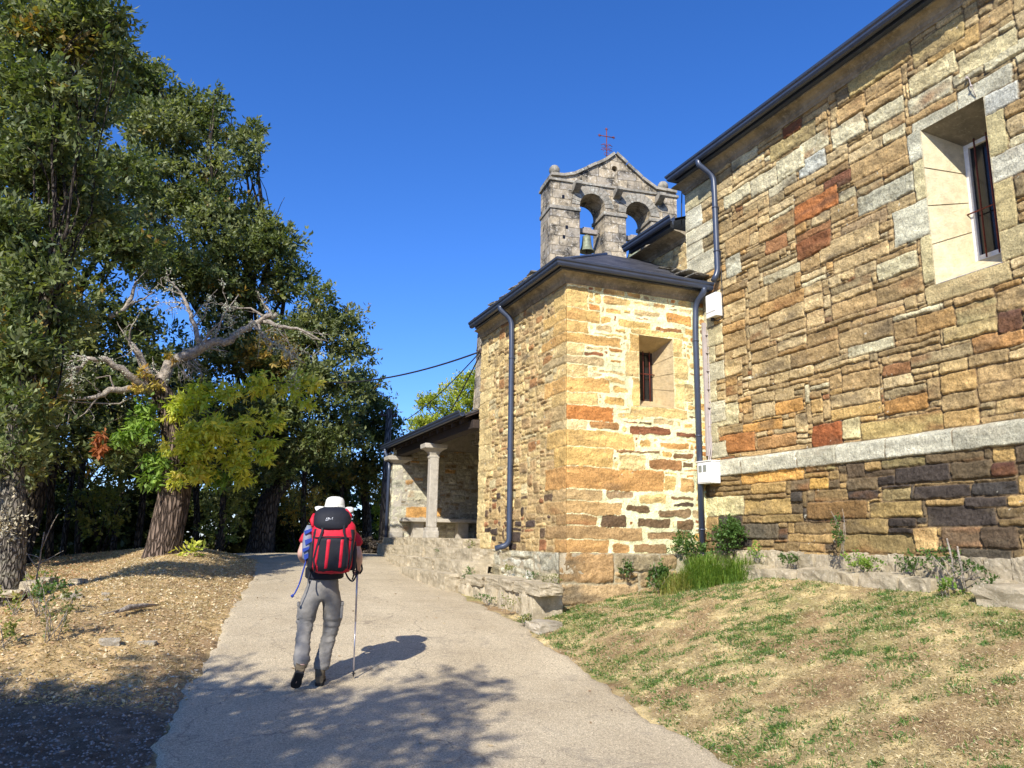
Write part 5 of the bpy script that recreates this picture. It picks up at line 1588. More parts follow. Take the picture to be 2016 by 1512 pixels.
tw = MB(); a = Vector((pb[0] + .05, pb[1], pb[2] + .3)); limb(tw, cp(300, 800), a, .012, .006, .2, rn, 6, 5); limb(tw, cp(345, 850), cp(240, 865, -.3), .02, .006, .2, rn, 6, 5); limb(tw, cp(350, 850), cp(470, 780, -.4), .04, .01, .25, rn, 7, 6); limb(tw, cp(350, 870), cp(540, 860, -.4), .03, .008, .25, rn, 7, 6); limb(tw, cp(345, 880), cp(260, 930, -.4), .012, .004, .2, rn, 6, 5); limb(tw, cp(470, 780, -.4), cp(600, 755, -.4), .015, .004, .2, rn, 6, 5)
o = tw.build('branches', M['bark'], ch); o.matrix_parent_inverse = chi

# ---- slender dark trunks inside the wood
young = [(-6.2, 22), (-5.2, 25), (-4.4, 23.0), (-3.3, 26), (-2.6, 23.6), (-1.9, 25.4), (-1.2, 23), (-.5, 26), (.3, 24), (1.0, 26.5), (2.7, 27), (3.4, 25), (4.1, 28), (-4.9, 21.5), (-.9, 27.5), (.8, 22.8), (-3.0, 21.8), (4.8, 26)]
rn = random.Random(12)
proto = []
for q in range(3):
    t = thing('young_oak', 'slender dark trunk among the others in the shade of the wood', 'tree', 'slender trunks in the shade of the wood', loc=(0, 0, 0))
    mb = MB(); limb(mb, (0, 0, -.2), (rn.uniform(-.4, .4), 0, 4.6), .10, .05, .06, rn, 8, 8)
    b2 = mb
    for _ in range(7):
        z = rn.uniform(1.6, 4.4); limb(b2, (0, 0, z), (rn.uniform(-1.1, 1.1), rn.uniform(-.8, .8), z + rn.uniform(.2, 1.0)), .03, .008, .15, rn, 5, 4)
    b2.build('trunk', M['bark_dark'], t)
    v, f, c = foliage([(rn.uniform(-.7, .7), rn.uniform(-.6, .6), z, .7, .6, .5) for z in (1.7, 2.5, 3.0, 3.6, 4.3, 4.9)], 16, .13, .065, [(.08, .10, .03), (.13, .13, .035), (.19, .17, .04)], [3, 2, 1], 400 + q, k=7, sub=5)
    np_mesh('crown', v, f, M['leaf'], t, c)
    proto.append(t)
for i, (x, y) in enumerate(young):
    if i < 3: o = proto[i]
    else:
        s = proto[i % 3]; o = s.copy(); COL.objects.link(o)
        for chd in list(s.children):
            d = chd.copy(); COL.objects.link(d); d.parent = o
    o.location = (x, y, gz(x, y)); o.rotation_euler = (0, 0, rn.uniform(0, 6.28)); o.scale = (1, 1, rn.uniform(.9, 1.15)) if i >= 3 else (1, 1, 1)

# far side of the wood: one mass of foliage nobody could count
rngw = np.random.default_rng(8)
wc = []
for x in np.arange(-16, 8.5, 1.5):
    for z in (-0.3, 0.5, 1.7, 3.4, 5.2, 7.2, 9.2):
        lim = 9.5 - max(0, x + 1.0) * .62 if x > -1 else 10
        if z > lim - 1.6: continue
        wc.append((x + rngw.uniform(-.6, .6), 30 + rngw.uniform(-1.5, 2), z - 1.2 + rngw.uniform(-.3, .3), 1.35, 1.2, 1.1))
wc += [(x, 27.6 + rngw.uniform(-.5, .5), z, .75, .6, .55) for x in np.arange(-9, 4.2, .85) for z in (-.75, .1, .9)]
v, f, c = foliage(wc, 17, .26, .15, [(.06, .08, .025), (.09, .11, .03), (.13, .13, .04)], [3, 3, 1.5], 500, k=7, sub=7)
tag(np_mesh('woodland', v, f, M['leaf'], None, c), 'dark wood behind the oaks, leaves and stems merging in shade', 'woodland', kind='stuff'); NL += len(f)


def shrub(label, x, y, r, h, cols, wts, seed, dens=60, L=.06, Wd=.035, name='shrub', cat='shrub', group=None, k=7, stems=7, sub=9, z=None, up=.3):
    z = gz(x, y) if z is None else z
    t = thing(name, label, cat, group, loc=(x, y, z))
    rn = random.Random(seed); mb = MB()
    for _ in range(stems):
        a = rn.uniform(0, 6.28); limb(mb, (rn.uniform(-.05, .05), rn.uniform(-.05, .05), -.03), (math.cos(a) * r * .7, math.sin(a) * r * .7, h * rn.uniform(.6, 1)), max(.004, r * .018), .003, .15, rn, 5, 4)
    mb.build('stems', M['dead_wood'] if r < .3 else M['bark_dark'], t)
    v, f, c = foliage([(0, 0, h * .55, r, r, h * .5)], dens, L, Wd, cols, wts, seed, k=k, sub=sub, spread=L * 1.2, up=up)
    v[:, 2] = np.maximum(v[:, 2], .005)
    np_mesh('leaves', v, f, M['leaf'], t, c)
    return t


AUT = [(.78, .50, .12), (.66, .38, .09), (.80, .62, .22), (.48, .36, .12), (.40, .40, .10)]
OLV = [(.22, .25, .06), (.32, .31, .08), (.42, .36, .10), (.15, .19, .05)]
shrub('shrub with orange autumn leaves just left of the hiker', 3.3, 26.0, 1.25, 2.7, AUT, [3, 3, 2, 2, 1], 601, 22, .12, .07)
shrub('pale olive bush in the shade between the chestnut trunk and the left-edge oak', -2.0, 22.4, 1.3, 2.3, OLV, [3, 2, 1, 3], 602, 16, .12, .07)
shrub('small dark olive bush just right of the chestnut trunk', .9, 23.4, 1.0, 1.9, OLV, [3, 2, .5, 3], 603, 16, .12, .07)
shrub('dark bush on the far left behind the pale trunk', -5.4, 20.4, 1.2, 2.6, OLV, [3, 1, .5, 4], 604, 16, .12, .07)
shrub('yellowish bush right of the hiker, at the foot of the wood', 5.0, 28.5, 1.2, 2.4, OAKY, OAKYW, 605, 20, .12, .07)
shrub('bush with bright yellow leaves between the utility pole and the porch corner', 6.6, 28.0, .7, 3.6, YEL, [1, 1, 3, 1], 606, 20, .12, .07)

# ---- trees behind the camera, crowns shaped to throw the shadows on the lane
SD = Vector((1.0, 1.23, -1.15))
def src(gx_, gy_, H, r): 
    s = H / 1.15
    return (gx_ - s, gy_ - 1.23 * s, -1.4 + H, r, r, r * .8)
cb = [src(-.6, 6.4, 5.0, 1.2), src(-.2, 7.2, 5.6, .9), src(-1.6, 6.0, 5.0, 1.3), src(-2.8, 6.2, 5.0, 1.3), src(.9, 7.6, 6.4, 1.0), src(.2, 8.4, 6.6, .55), src(1.9, 7.3, 7.0, .8), src(1.2, 6.2, 6.6, 1.1), src(2.2, 6.8, 7.2, .5), src(.6, 5.2, 6.0, 1.3), src(-.6, 5.0, 5.0, 1.4), src(1.6, 5.4, 6.6, .7), src(2.6, 7.4, 7.4, .30), src(-2.2, 7.0, 5.2, .7)]
t, n = tree('oak_tree', 'oak standing behind the viewer, its shade falls on the lane by the hiker', 'tree', (-5.2, .4, -1.55), (0, 0, 2.4), cb, .25, M['bark_dark'], OAK, OAKW, 12, .13, .075, 111, sub=9, k=7); NL += n
cb2 = [src(x, y, 4.2, 1.0) for x, y in ((-1.2, 6.6), (-.9, 5.8), (-2.0, 6.9), (-2.4, 6.0), (-.4, 6.5), (-.3, 5.6))]  # unseen crown added, its clumps placed to darken the gravel
t, n = tree('oak_tree', 'dense oak added behind the viewer to shade the gravel at the left', 'tree', (-6.0, 2.2, -1.55), (0, 0, 1.8), cb2, .25, M['bark_dark'], OAK, OAKW, 46, .13, .075, 112, sub=12, k=7); NL += n
# oaks further left, outside the frame, that keep the wood dark
cb3 = [(-9.0 + rngw.uniform(-2.8, 2.8), 18.3 + rngw.uniform(-2.2, 3.0), 4.2 + rngw.uniform(-3.2, 3.8), 1.3, 1.3, 1.1) for _ in range(40)]
cb3 = [c for c in cb3 if c[0] < -.22 * c[1] - 2.0]
t, n = tree('oak_tree', 'oak beyond the left edge of the photo that shades the wood', 'tree', (-9.0, 18.5, -1.8), (0, 0, 2.4), cb3, .3, M['bark_dark'], OAK, OAKW, 14, .18, .11, 113, sub=8, k=7); NL += n
print('leaf faces', NL)

# ------------------------------------------------------------------ the hiker, seen from behind, mid-stride
HX, HY = 1.25, 7.75
HZ = on(HX, HY)
HYAW = math.radians(-8.5)


def skin_mesh(name, chains, mat, parent, sub=2, root=0, smooth=True):
    """chains: list of polylines [(x,y,z,rx,ry?)...]; points shared by position are welded"""
    vs = []; es = []; rs = []; key = {}
    for ch_ in chains:
        prev = None
        for p in ch_:
            k = (round(p[0], 4), round(p[1], 4), round(p[2], 4))
            if k not in key:
                key[k] = len(vs); vs.append(k); rs.append((p[3], p[4] if len(p) > 4 else p[3]))
            i = key[k]
            if prev is not None and prev != i: es.append((prev, i))
            prev = i
    me = bpy.data.meshes.new(name); me.from_pydata(vs, es, []); me.update()
    o = bpy.data.objects.new(name, me); COL.objects.link(o)
    sk = o.modifiers.new('skin', 'SKIN'); sk.use_smooth_shade = True; sk.branch_smoothing = .6
    for i, r in enumerate(rs): me.skin_vertices[0].data[i].radius = r
    for i in range(len(rs)): me.skin_vertices[0].data[i].use_root = (i == root)
    ss_ = o.modifiers.new('sub', 'SUBSURF'); ss_.levels = sub; ss_.render_levels = sub
    dg = bpy.context.evaluated_depsgraph_get()
    nm = bpy.data.meshes.new_from_object(o.evaluated_get(dg))
    bpy.data.objects.remove(o); 
    nm.materials.clear(); nm.materials.append(mat)
    for p in nm.polygons: p.use_smooth = True
    nm.name = name
    return link(bpy.data.objects.new(name, nm), parent)


def wrinkle(o, amp=.008, sc=9.0, seed=0, z0=-9, z1=9, stretch=(1, 1, 1)):
    from mathutils import noise as mn
    me = o.data
    N = [v.normal.copy() for v in me.vertices]
    for v, n in zip(me.vertices, N):
        if z0 < v.co.z < z1:
            q = Vector((v.co.x * stretch[0], v.co.y * stretch[1], v.co.z * stretch[2])) * sc + Vector((seed, 0, 0))
            v.co += n * (mn.noise(q) * amp + mn.noise(q * 2.3) * amp * .5)


def cloth_mat(name, c, rough=.85, weave=True):
    m, t, b, o = mat_new(name); v = coords(t)
    t.links.new(ramp(t, noise(t, 14, 5, .7, v), [(.3, tuple(x * .82 for x in c)), (.7, tuple(min(.9, x * 1.14) for x in c))]), b.inputs['Base Color'])
    b.inputs['Roughness'].default_value = rough; b.inputs['Specular IOR Level'].default_value = .25
    n = bump(t, b, noise(t, 24, 4, .6, v), .35, .012); bump(t, b, noise(t, 500, 2, .5, v), .25, .002, n)
    return m


M['skin'] = simple_mat('skin', (0.55, 0.33, 0.25), rough=.55, var=.12, nscale=20, bs=.1, bd=.003, bscale=150)
M['shirt'] = cloth_mat('red_shirt', (0.46, 0.02, 0.035))
M['trousers'] = cloth_mat('grey_hiking_trousers', (0.215, 0.20, 0.175))
M['hat'] = cloth_mat('cream_hat', (0.74, 0.72, 0.62))
M['pk_red'] = cloth_mat('red_pack_fabric', (0.55, 0.015, 0.035), .55)
M['pk_black'] = cloth_mat('black_pack_fabric', (0.014, 0.015, 0.02), .7)
M['pk_blue'] = cloth_mat('blue_bag', (0.02, 0.05, 0.28), .6)
M['pk_grey'] = cloth_mat('grey_bag', (0.20, 0.22, 0.27), .6)
M['boot'] = cloth_mat('brown_boot', (0.13, 0.10, 0.06), .8)
M['sole'] = simple_mat('black_sole', (0.012, 0.012, 0.012), rough=.8, bs=.3)
M['pole'] = simple_mat('aluminium_pole', (0.55, 0.52, 0.54), rough=.3, var=.05, metal=.7, bs=0)
M['logo'] = simple_mat('white_thread', (0.75, 0.75, 0.78), rough=.7, bs=0)
M['hair'] = simple_mat('grey_hair', (0.25, 0.23, 0.21), rough=.8, var=.3, nscale=60)

hk = thing('person', 'hiker in a cream sun hat, red shirt and grey trousers walking away up the lane', 'person', loc=(HX, HY, HZ), rz=HYAW)
TX = .055      # the upper body leans a little to the right
rsh = (.225, .02, 1.425); rel = (.325, -.03, 1.19); rwr = (.335, .17, 1.09)
lsh = (-.125, .02, 1.43); lel = (-.222, -.03, 1.20); lwr = (-.17, .18, 1.12)
rkn = (.105, .10, .50); ran = (.02, .045, .10)
lkn = (-.14, .02, .55); lan = (-.145, -.27, .215)


def hand(wr, d, side, curl, thumb_up):
    """wrist point, forearm direction; returns chains for palm, four fingers of unequal length, and a thumb"""
    d = Vector(d).normalized(); w = Vector(wr)
    s = Vector(side).normalized(); c = Vector(curl).normalized()
    ch_ = []
    palm = w + d * .055
    ch_.append([(*w, .027), (*palm, .034, .02), (*(w + d * .085), .034, .018)])
    for k, L in enumerate((.068, .078, .072, .056)):
        off = (k - 1.5) * .0195
        b = w + d * .085 + s * off
        p1 = b + d * L * .40 + c * L * .12; p2 = p1 + d * L * .12 + c * L * .42; p3 = p2 - d * L * .25 + c * L * .22
        ch_.append([(*(w + d * .085), .034, .018), (*b, .0105), (*p1, .0095), (*p2, .009), (*p3, .008)])
    tb = w + d * .03 - s * .03
    ch_.append([(*palm, .034, .02), (*tb, .013), (*(tb + d * .028 - s * .014 + c * .016), .0115), (*(tb + d * .045 - s * .002 + c * .036), .0095)])
    return ch_


chains = [
    [(0, 0, .96, .125, .09), (.02, .005, 1.10, .135, .10), (TX, .01, 1.25, .15, .105), (TX, .015, 1.38, .145, .10), (TX + .005, .02, 1.46, .065), (TX + .01, .045, 1.53, .055), (TX + .015, .075, 1.60, .083, .095), (TX + .017, .085, 1.665, .082, .095), (TX + .018, .08, 1.71, .05)],
    [(TX, .015, 1.38, .145, .10), (*rsh, .058), (.285, -.005, 1.30, .05), (*rel, .043), (.333, .08, 1.135, .04), (*rwr, .028)],
    [(TX, .015, 1.38, .145, .10), (*lsh, .058), (-.185, -.005, 1.31, .05), (*lel, .043), (-.20, .08, 1.155, .04), (*lwr, .028)],
    [(0, 0, .96, .125, .09), (.085, .01, .86, .066), (.11, .07, .68, .060), (*rkn, .048), (.06, .07, .30, .044), (*ran, .036), (.02, .02, .05, .036), (.03, .14, .035, .034, .022), (.035, .19, .03, .028, .016)],
    [(0, 0, .96, .125, .09), (-.085, -.01, .86, .066), (-.125, .01, .70, .060), (*lkn, .048), (-.145, -.14, .36, .044), (*lan, .036), (-.15, -.285, .17, .036), (-.185, -.19, .075, .034, .022), (-.195, -.15, .05, .028, .016)],
]
chains += hand(rwr, (.05, .55, -.5), (0, -.5, -.6), (-1, .1, .1), True)
chains += hand(lwr, (.35, .8, .0), (0, 0, -1), (.8, -.5, -.2), True)
body = skin_mesh('body', chains, M['skin'], hk, 2)
body['label'] = 'bare forearms and neck'
# face: nose, ears (the hat hides most of it)
from mathutils import Matrix as _M
hc = Vector((TX + .017, .085, 1.63))
fc = MB(); fc.lathe([(.0001, 0), (.012, .004), (.016, .012), (.010, .03), (.0001, .042)], (0, 0, 0), 10, Matrix.Translation(hc + Vector((0, .095, -.025))) @ Matrix.Rotation(-.35, 4, 'X')); fc.build('nose', M['skin'], hk)
for s in (-1, 1):
    fc = MB(); fc.lathe([(.0001, -.008), (.014, -.007), (.02, 0), (.013, .008), (.0001, .006)], (0, 0, 0), 12, Matrix.Translation(hc + Vector((s * .085, .0, -.01))) @ Matrix.Rotation(math.pi / 2, 4, 'Y') @ Matrix.Diagonal((1.6, .9, 1, 1))); fc.build('ear', M['skin'], hk)
    fc = MB(); fc.lathe([(.0001, -.004), (.010, 0), (.0001, .004)], (0, 0, 0), 10, Matrix.Translation(hc + Vector((s * .032, .092, .005))) @ Matrix.Rotation(math.pi / 2, 4, 'X')); fc.build('eye', M['iron'], hk)
fc = MB(); fc.box(tuple(hc + Vector((-.025, .088, -.068))), tuple(hc + Vector((.025, .097, -.058))), bev=.003); fc.build('mouth', M['skin'], hk)
hr = MB(); hr.lathe([(.086, -.06), (.094, -.02), (.094, .03), (.085, .06), (.0001, .07)], (0, 0, 0), 20, Matrix.Translation(hc + Vector((0, -.014, 0))))
hr.build('hair', M['hair'], hk)

# trousers: one skinned garment
tr_ = skin_mesh('trousers', [
    [(0, 0, 1.03, .185, .135), (0, 0, .965, .205, .15), (0, 0, .90, .20, .155), (.105, .01, .82, .128), (.115, .06, .68, .108), (.108, .10, .54, .088), (.098, .105, .47, .077), (.068, .085, .32, .073), (.035, .05, .17, .078), (.028, .04, .115, .080)],
    [(0, 0, .90, .20, .155), (-.108, -.01, .82, .128), (-.130, .0, .69, .108), (-.143, .02, .58, .090), (-.146, -.01, .51, .077), (-.150, -.11, .38, .073), (-.150, -.20, .27, .080), (-.152, -.262, .195, .080)],
], M['trousers'], hk, 3)
wrinkle(tr_, .007, 10, 3, stretch=(1, 1, 2.2)); wrinkle(tr_, .008, 17, 8, -1, .62, (1, 1, 2.4))
pkt = MB()
pkt.box((.178, -.01, .60), (.206, .11, .74), bev=.01); pkt.box((.182, -.015, .72), (.211, .115, .755), bev=.008)
pkt.build('cargo_pocket', M['trousers'], hk)
pkt = MB(); pkt.box((-.222, -.05, .60), (-.198, .06, .74), bev=.01); pkt.box((-.227, -.055, .72), (-.202, .065, .755), bev=.008)
pkt.build('cargo_pocket', M['trousers'], hk)

shirt = skin_mesh('shirt', [
    [(0.0, 0, 1.00, .165, .12), (.02, .005, 1.10, .155, .118), (TX, .01, 1.25, .172, .125), (TX, .015, 1.385, .165, .118), (TX + .005, .02, 1.455, .085), (TX + .006, .03, 1.485, .064)],
    [(TX, .015, 1.385, .165, .118), (*rsh, .082), (.285, -.005, 1.33, .078), (.308, -.015, 1.27, .074)],
    [(TX, .015, 1.385, .165, .118), (*lsh, .082), (-.182, -.005, 1.34, .076), (-.205, -.015, 1.285, .072)],
], M['shirt'], hk, 3)
wrinkle(shirt, .010, 11, 5)

hat = MB()
hm = Matrix.Translation(Vector((TX + .015, .075, 1.668))) @ Matrix.Rotation(.10, 4, 'X')
hat.lathe([(.090, -.02), (.096, -.01), (.094, .03), (.088, .06), (.072, .082), (.042, .094), (.0001, .097)], (0, 0, 0), 28, hm)
# soft brim, lifted at the sides
rings = []
for r, z in ((.092, -.012), (.130, -.014), (.162, -.022), (.192, -.040), (.190, -.046), (.160, -.028), (.092, -.020)):
    rings.append([hat.bm.verts.new(hm @ Vector((r * 1.0 * math.cos(a), r * 1.08 * math.sin(a), z + .020 * (r - .098) / .07 * math.cos(2 * a) - .018 * (r - .098) / .07 * abs(math.sin(a)) + .006 * math.sin(5 * a) * (r - .098) / .07))) for a in [2 * math.pi * k / 40 for k in range(40)]])
for a, b in zip(rings, rings[1:]):
    for k in range(40):
        f = hat.bm.faces.new((a[k], a[(k + 1) % 40], b[(k + 1) % 40], b[k])); f.smooth = True
hat.build('hat', M['hat'], hk)
hb = MB(); hb.lathe([(.096, -.012), (.0985, -.008), (.097, .010), (.094, .014)], (0, 0, 0), 28, hm); hb.build('hat_band', M['hat'], hk)


def boot(ank, heel, toe, up, name='boot'):
    """ankle, heel and toe points; the sole lies on the far side from 'up'"""
    A = Vector(ank); H = Vector(heel); T = Vector(toe); U = Vector(up).normalized()
    d = (T - H).normalized(); s = d.cross(U).normalized(); U = s.cross(d).normalized()
    L = (T - H).length
    prof_ = [(0, .036, .075), (.12, .040, .085), (.3, .038, .095), (.5, .040, .075), (.7, .046, .058), (.88, .042, .045), (.97, .028, .032), (1.0, .012, .02)]
    b = MB(); rings = []
    for t, w, h in prof_:
        c = H + d * L * t; n = 14; rg = []
        for k in range(n):
            a = 2 * math.pi * k / n
            x = math.copysign(abs(math.cos(a)) ** .7, math.cos(a)) * w; y = math.sin(a); y = (y * .5 + .5) ** .8 * h
            rg.append(b.bm.verts.new(c + s * x + U * (y + .012)))
        rings.append(rg)
    for p, q in zip(rings, rings[1:]):
        for k in range(len(p)):
            f = b.bm.faces.new((p[k], p[(k + 1) % len(p)], q[(k + 1) % len(p)], q[k])); f.smooth = True
    b.bm.faces.new(rings[0]); b.bm.faces.new(rings[-1][::-1])
    b.tube([H + d * L * .22 + U * .06, A], [.046, .047], 14)
    o = b.build(name, M['boot'], hk)
    so = MB(); out_ = []
    for t, w in ((0, .026), (.05, .038), (.2, .041), (.45, .037), (.68, .049), (.85, .046), (.96, .033), (1.02, .012)): out_.append((t, w))
    pts = [H + d * L * t + s * w for t, w in out_] + [H + d * L * t - s * w for t, w in out_[::-1]]
    so.prism(pts, U * .026)
    so.build('sole', M['sole'], o)
    return o


boot((.025, .035, .14), (.022, -.055, .0), (.045, .225, .0), (0, 0, 1))
boot((-.148, -.275, .235), (-.155, -.335, .165), (-.195, -.155, .005), (0, -.75, .65) if False else (.05, .70, .70), 'boot')

# ---- backpack
pk = thing('backpack', 'red and black hiking backpack worn by the hiker', 'backpack', loc=(HX, HY, HZ), rz=HYAW)
PCX = .07


def loft(secs, n=28, smooth=True, mb=None):
    """secs: (z, cx, cy, hw, hd, power)"""
    mb = mb or MB(); rings = []
    for z, cx, cy, hw, hd, pw in secs:
        rg = []
        for k in range(n):
            a = 2 * math.pi * k / n
            x = math.copysign(abs(math.cos(a)) ** (2 / pw), math.cos(a)) * hw; y = math.copysign(abs(math.sin(a)) ** (2 / pw), math.sin(a)) * hd
            rg.append(mb.bm.verts.new((cx + x, cy + y, z)))
        rings.append(rg)
    for a, b in zip(rings, rings[1:]):
        for k in range(n):
            f = mb.bm.faces.new((a[k], a[(k + 1) % n], b[(k + 1) % n], b[k])); f.smooth = True
    mb.bm.faces.new(rings[0][::-1]); mb.bm.faces.new(rings[-1])
    return mb


BS = [(1.035, PCX, -.22, .12, .07, 3), (1.05, PCX, -.23, .165, .10, 3), (1.10, PCX, -.24, .185, .125, 3), (1.22, PCX, -.245, .192, .135, 3), (1.34, PCX, -.245, .198, .14, 3), (1.42, PCX, -.24, .205, .14, 3), (1.48, PCX, -.235, .195, .13, 3), (1.52, PCX, -.23, .16, .11, 2.6)]
bo = loft(BS, 40).build('main_bag', M['pk_red'], pk)
wrinkle(bo, .008, 10, 4)


def back_y(x, z):
    """rear surface of the main bag"""
    for (z0, cx, cy, hw, hd, pw), (z1, cx1, cy1, hw1, hd1, pw1) in zip(BS, BS[1:]):
        if z0 <= z <= z1:
            t = (z - z0) / (z1 - z0); hw = hw + (hw1 - hw) * t; hd = hd + (hd1 - hd) * t; cy = cy + (cy1 - cy) * t; p = pw + (pw1 - pw) * t
            u = min(.999, abs(x - PCX) / hw)
            return cy - hd * (1 - u ** p) ** (1 / p)
    return -.3


def panel(name, outline, mat, off=.008, nx=7, nz=14, puff=.004):
    """outline: list of (z, x0, x1) rows; sits proud of the bag"""
    zs = [o[0] for o in outline]; mb = MB(); rows = []
    for j in range(nz + 1):
        z = zs[0] + (zs[-1] - zs[0]) * j / nz
        x0 = float(np.interp(z, zs, [o[1] for o in outline])); x1 = float(np.interp(z, zs, [o[2] for o in outline]))
        row = []
        for i in range(nx + 1):
            x = x0 + (x1 - x0) * i / nx
            e = min(i, nx - i, j, nz - j)
            row.append(mb.bm.verts.new((x, back_y(x, z) - (off + puff if e else .001), z)))
        rows.append(row)
    for a, b in zip(rows, rows[1:]):
        for i in range(nx):
            f = mb.bm.faces.new((a[i], a[i + 1], b[i + 1], b[i])); f.smooth = True
    return mb.build(name, mat, pk)


panel('black_panel', [(1.05, -.055, .19), (1.20, -.085, .205), (1.365, -.075, .21)], M['pk_black'], .006, 12, 16)
panel('red_stripe', [(1.065, -.008, .030), (1.36, .002, .048)], M['pk_red'], .012, 4, 12)
panel('red_stripe', [(1.075, .120, .158), (1.36, .128, .168)], M['pk_red'], .012, 4, 12)
panel('black_side', [(1.07, -.115, -.108), (1.2, -.122, -.108), (1.36, -.125, -.10), (1.44, -.12, -.09)], M['pk_black'], .008, 3, 10)
panel('black_side', [(1.07, .215, .235), (1.2, .225, .255), (1.36, .235, .262), (1.44, .22, .262)], M['pk_black'], .008, 3, 10)
panel('side_panel', [(1.10, -.105, -.075), (1.20, -.10, -.06), (1.30, -.09, -.055)], M['pk_red'], .013, 4, 10)
for nm, pts, wd in (('compression_strap', [(-.045, 1.50), (-.04, 1.42), (-.075, 1.30), (-.10, 1.16), (-.085, 1.05)], .018), ('compression_strap', [(.155, 1.50), (.155, 1.42), (.185, 1.33), (.205, 1.2), (.20, 1.08)], .018), ('compression_strap', [(-.105, 1.36), (.0, 1.372), (.12, 1.372), (.235, 1.36)], .008)):
    sb_ = MB(); a = None
    P_ = [Vector(p) for p in [(x, 0, z) for x, z in pts]]; Q = []
    for i in range(len(P_) - 1):
        for k in range(5): Q.append(P_[i].lerp(P_[i + 1], k / 5))
    Q.append(P_[-1])
    prev = None
    for i, q in enumerate(Q):
        d = (Q[min(i + 1, len(Q) - 1)] - Q[max(0, i - 1)]).normalized(); s = Vector((d.z, 0, -d.x)) * wd * .5
        cur = [sb_.bm.verts.new((q.x + sgn * s.x, back_y(q.x + sgn * s.x, q.z) - o2, q.z + sgn * s.z)) for sgn in (-1, 1) for o2 in (.014, .019)]
        if prev:
            for m0, m1 in ((0, 1), (1, 3), (3, 2), (2, 0)): sb_.bm.faces.new((prev[m0], prev[m1], cur[m1], cur[m0]))
        prev = cur
    sb_.build(nm, M['pk_black'], pk)
# lid
lid = loft([(1.43, .055, -.28, .135, .10, 2.6), (1.455, .052, -.27, .165, .13, 2.6), (1.50, .05, -.25, .178, .145, 2.6), (1.56, .05, -.24, .176, .145, 2.5), (1.60, .053, -.23, .160, .13, 2.4), (1.63, .06, -.215, .135, .10, 2.3), (1.648, .065, -.20, .095, .06, 2.2)], 36).build('lid', M['pk_black'], pk)
wrinkle(lid, .007, 9, 14)
for s, pts in ((-1, [(-.128, -.30, 1.46), (-.135, -.27, 1.52), (-.122, -.25, 1.58)]), (1, [(.205, -.28, 1.50), (.205, -.27, 1.57), (.165, -.28, 1.63)])):
    pp = MB(); pp.tube([Vector(p) for p in pts], [.012, .026, .014], 10); pp.build('lid_piping', M['pk_red'], pk)
# stitched mark on the lid
lg = MB()
def mk(pts):
    lg.tube([Vector((.02 + x * .75, -.388 + .012 * abs(z) - .0, 1.533 + z * .8)) for x, z in pts], .0022, 5)
mk([(-.045, -.012), (-.03, .016), (-.026, -.012)]); mk([(-.038, 0), (-.026, 0)]); mk([(-.016, .018), (-.018, -.01), (-.01, -.012)]); mk([(-.004, .014), (-.006, -.012)]); mk([(-.012, .006), (.003, .007)])
mk([(.008, .004), (.008, -.008), (.016, -.011), (.022, .005), (.022, -.01)]); mk([(.040, .018), (.028, .010), (.038, .0), (.026, -.010)]); mk([(-.048, -.02), (.0, -.017), (.044, -.014)])
lg.build('stitched_mark', M['logo'], pk)
# shoulder straps, hip belt, hanging loops
for x in (-.055, .175):
    s_ = MB(); pts = smooth_path([(x, -.10, 1.30), (x, -.11, 1.46), (x, .0, 1.535), (x, .13, 1.46), (x, .17, 1.30), (x + (.05 if x > 0 else -.05), .08, 1.16)], 5, .06)
    s_.tube(pts, .022, 8); s_.build('shoulder_strap', M['pk_black'], pk)
hbm = MB(); pts = [(.01 + .172 * math.cos(a), .145 * math.sin(a) + .0, 1.03 + .012 * math.sin(a)) for a in [2 * math.pi * k / 24 for k in range(25)]]
prev = None
for p in pts:
    cur = [hbm.bm.verts.new((p[0], p[1], p[2] - .05)), hbm.bm.verts.new((p[0] * 1.06, p[1] * 1.06, p[2] - .04)), hbm.bm.verts.new((p[0] * 1.06, p[1] * 1.06, p[2] + .04)), hbm.bm.verts.new((p[0], p[1], p[2] + .05))]
    if prev:
        for k in range(4): hbm.bm.faces.new((prev[k], prev[(k + 1) % 4], cur[(k + 1) % 4], cur[k]))
    prev = cur
hbm.build('hip_belt', M['pk_black'], pk)
for pts in ([(.245, -.16, 1.22), (.29, -.20, 1.16), (.31, -.20, 1.02), (.27, -.21, .95), (.225, -.2, .99), (.20, -.18, 1.04)], [(.25, -.12, 1.10), (.285, -.14, 1.03), (.27, -.15, .97)], [(-.12, -.22, 1.06), (-.135, -.25, .98), (-.12, -.26, .94)]):
    s_ = MB(); s_.tube(smooth_path(pts, 4, .05), .008, 6); s_.build('hanging_strap', M['pk_black'], pk)
for x0, x1, nm in ((-.145, -.10, 'side_pocket'), (.24, .285, 'side_pocket')):
    sp_ = loft([(1.06, (x0 + x1) / 2, -.20, .022, .06, 2.5), (1.09, (x0 + x1) / 2, -.20, .034, .08, 2.5), (1.25, (x0 + x1) / 2, -.20, .034, .08, 2.5), (1.33, (x0 + x1) / 2, -.20, .02, .05, 2.5)], 16).build(nm, M['pk_black'], pk)

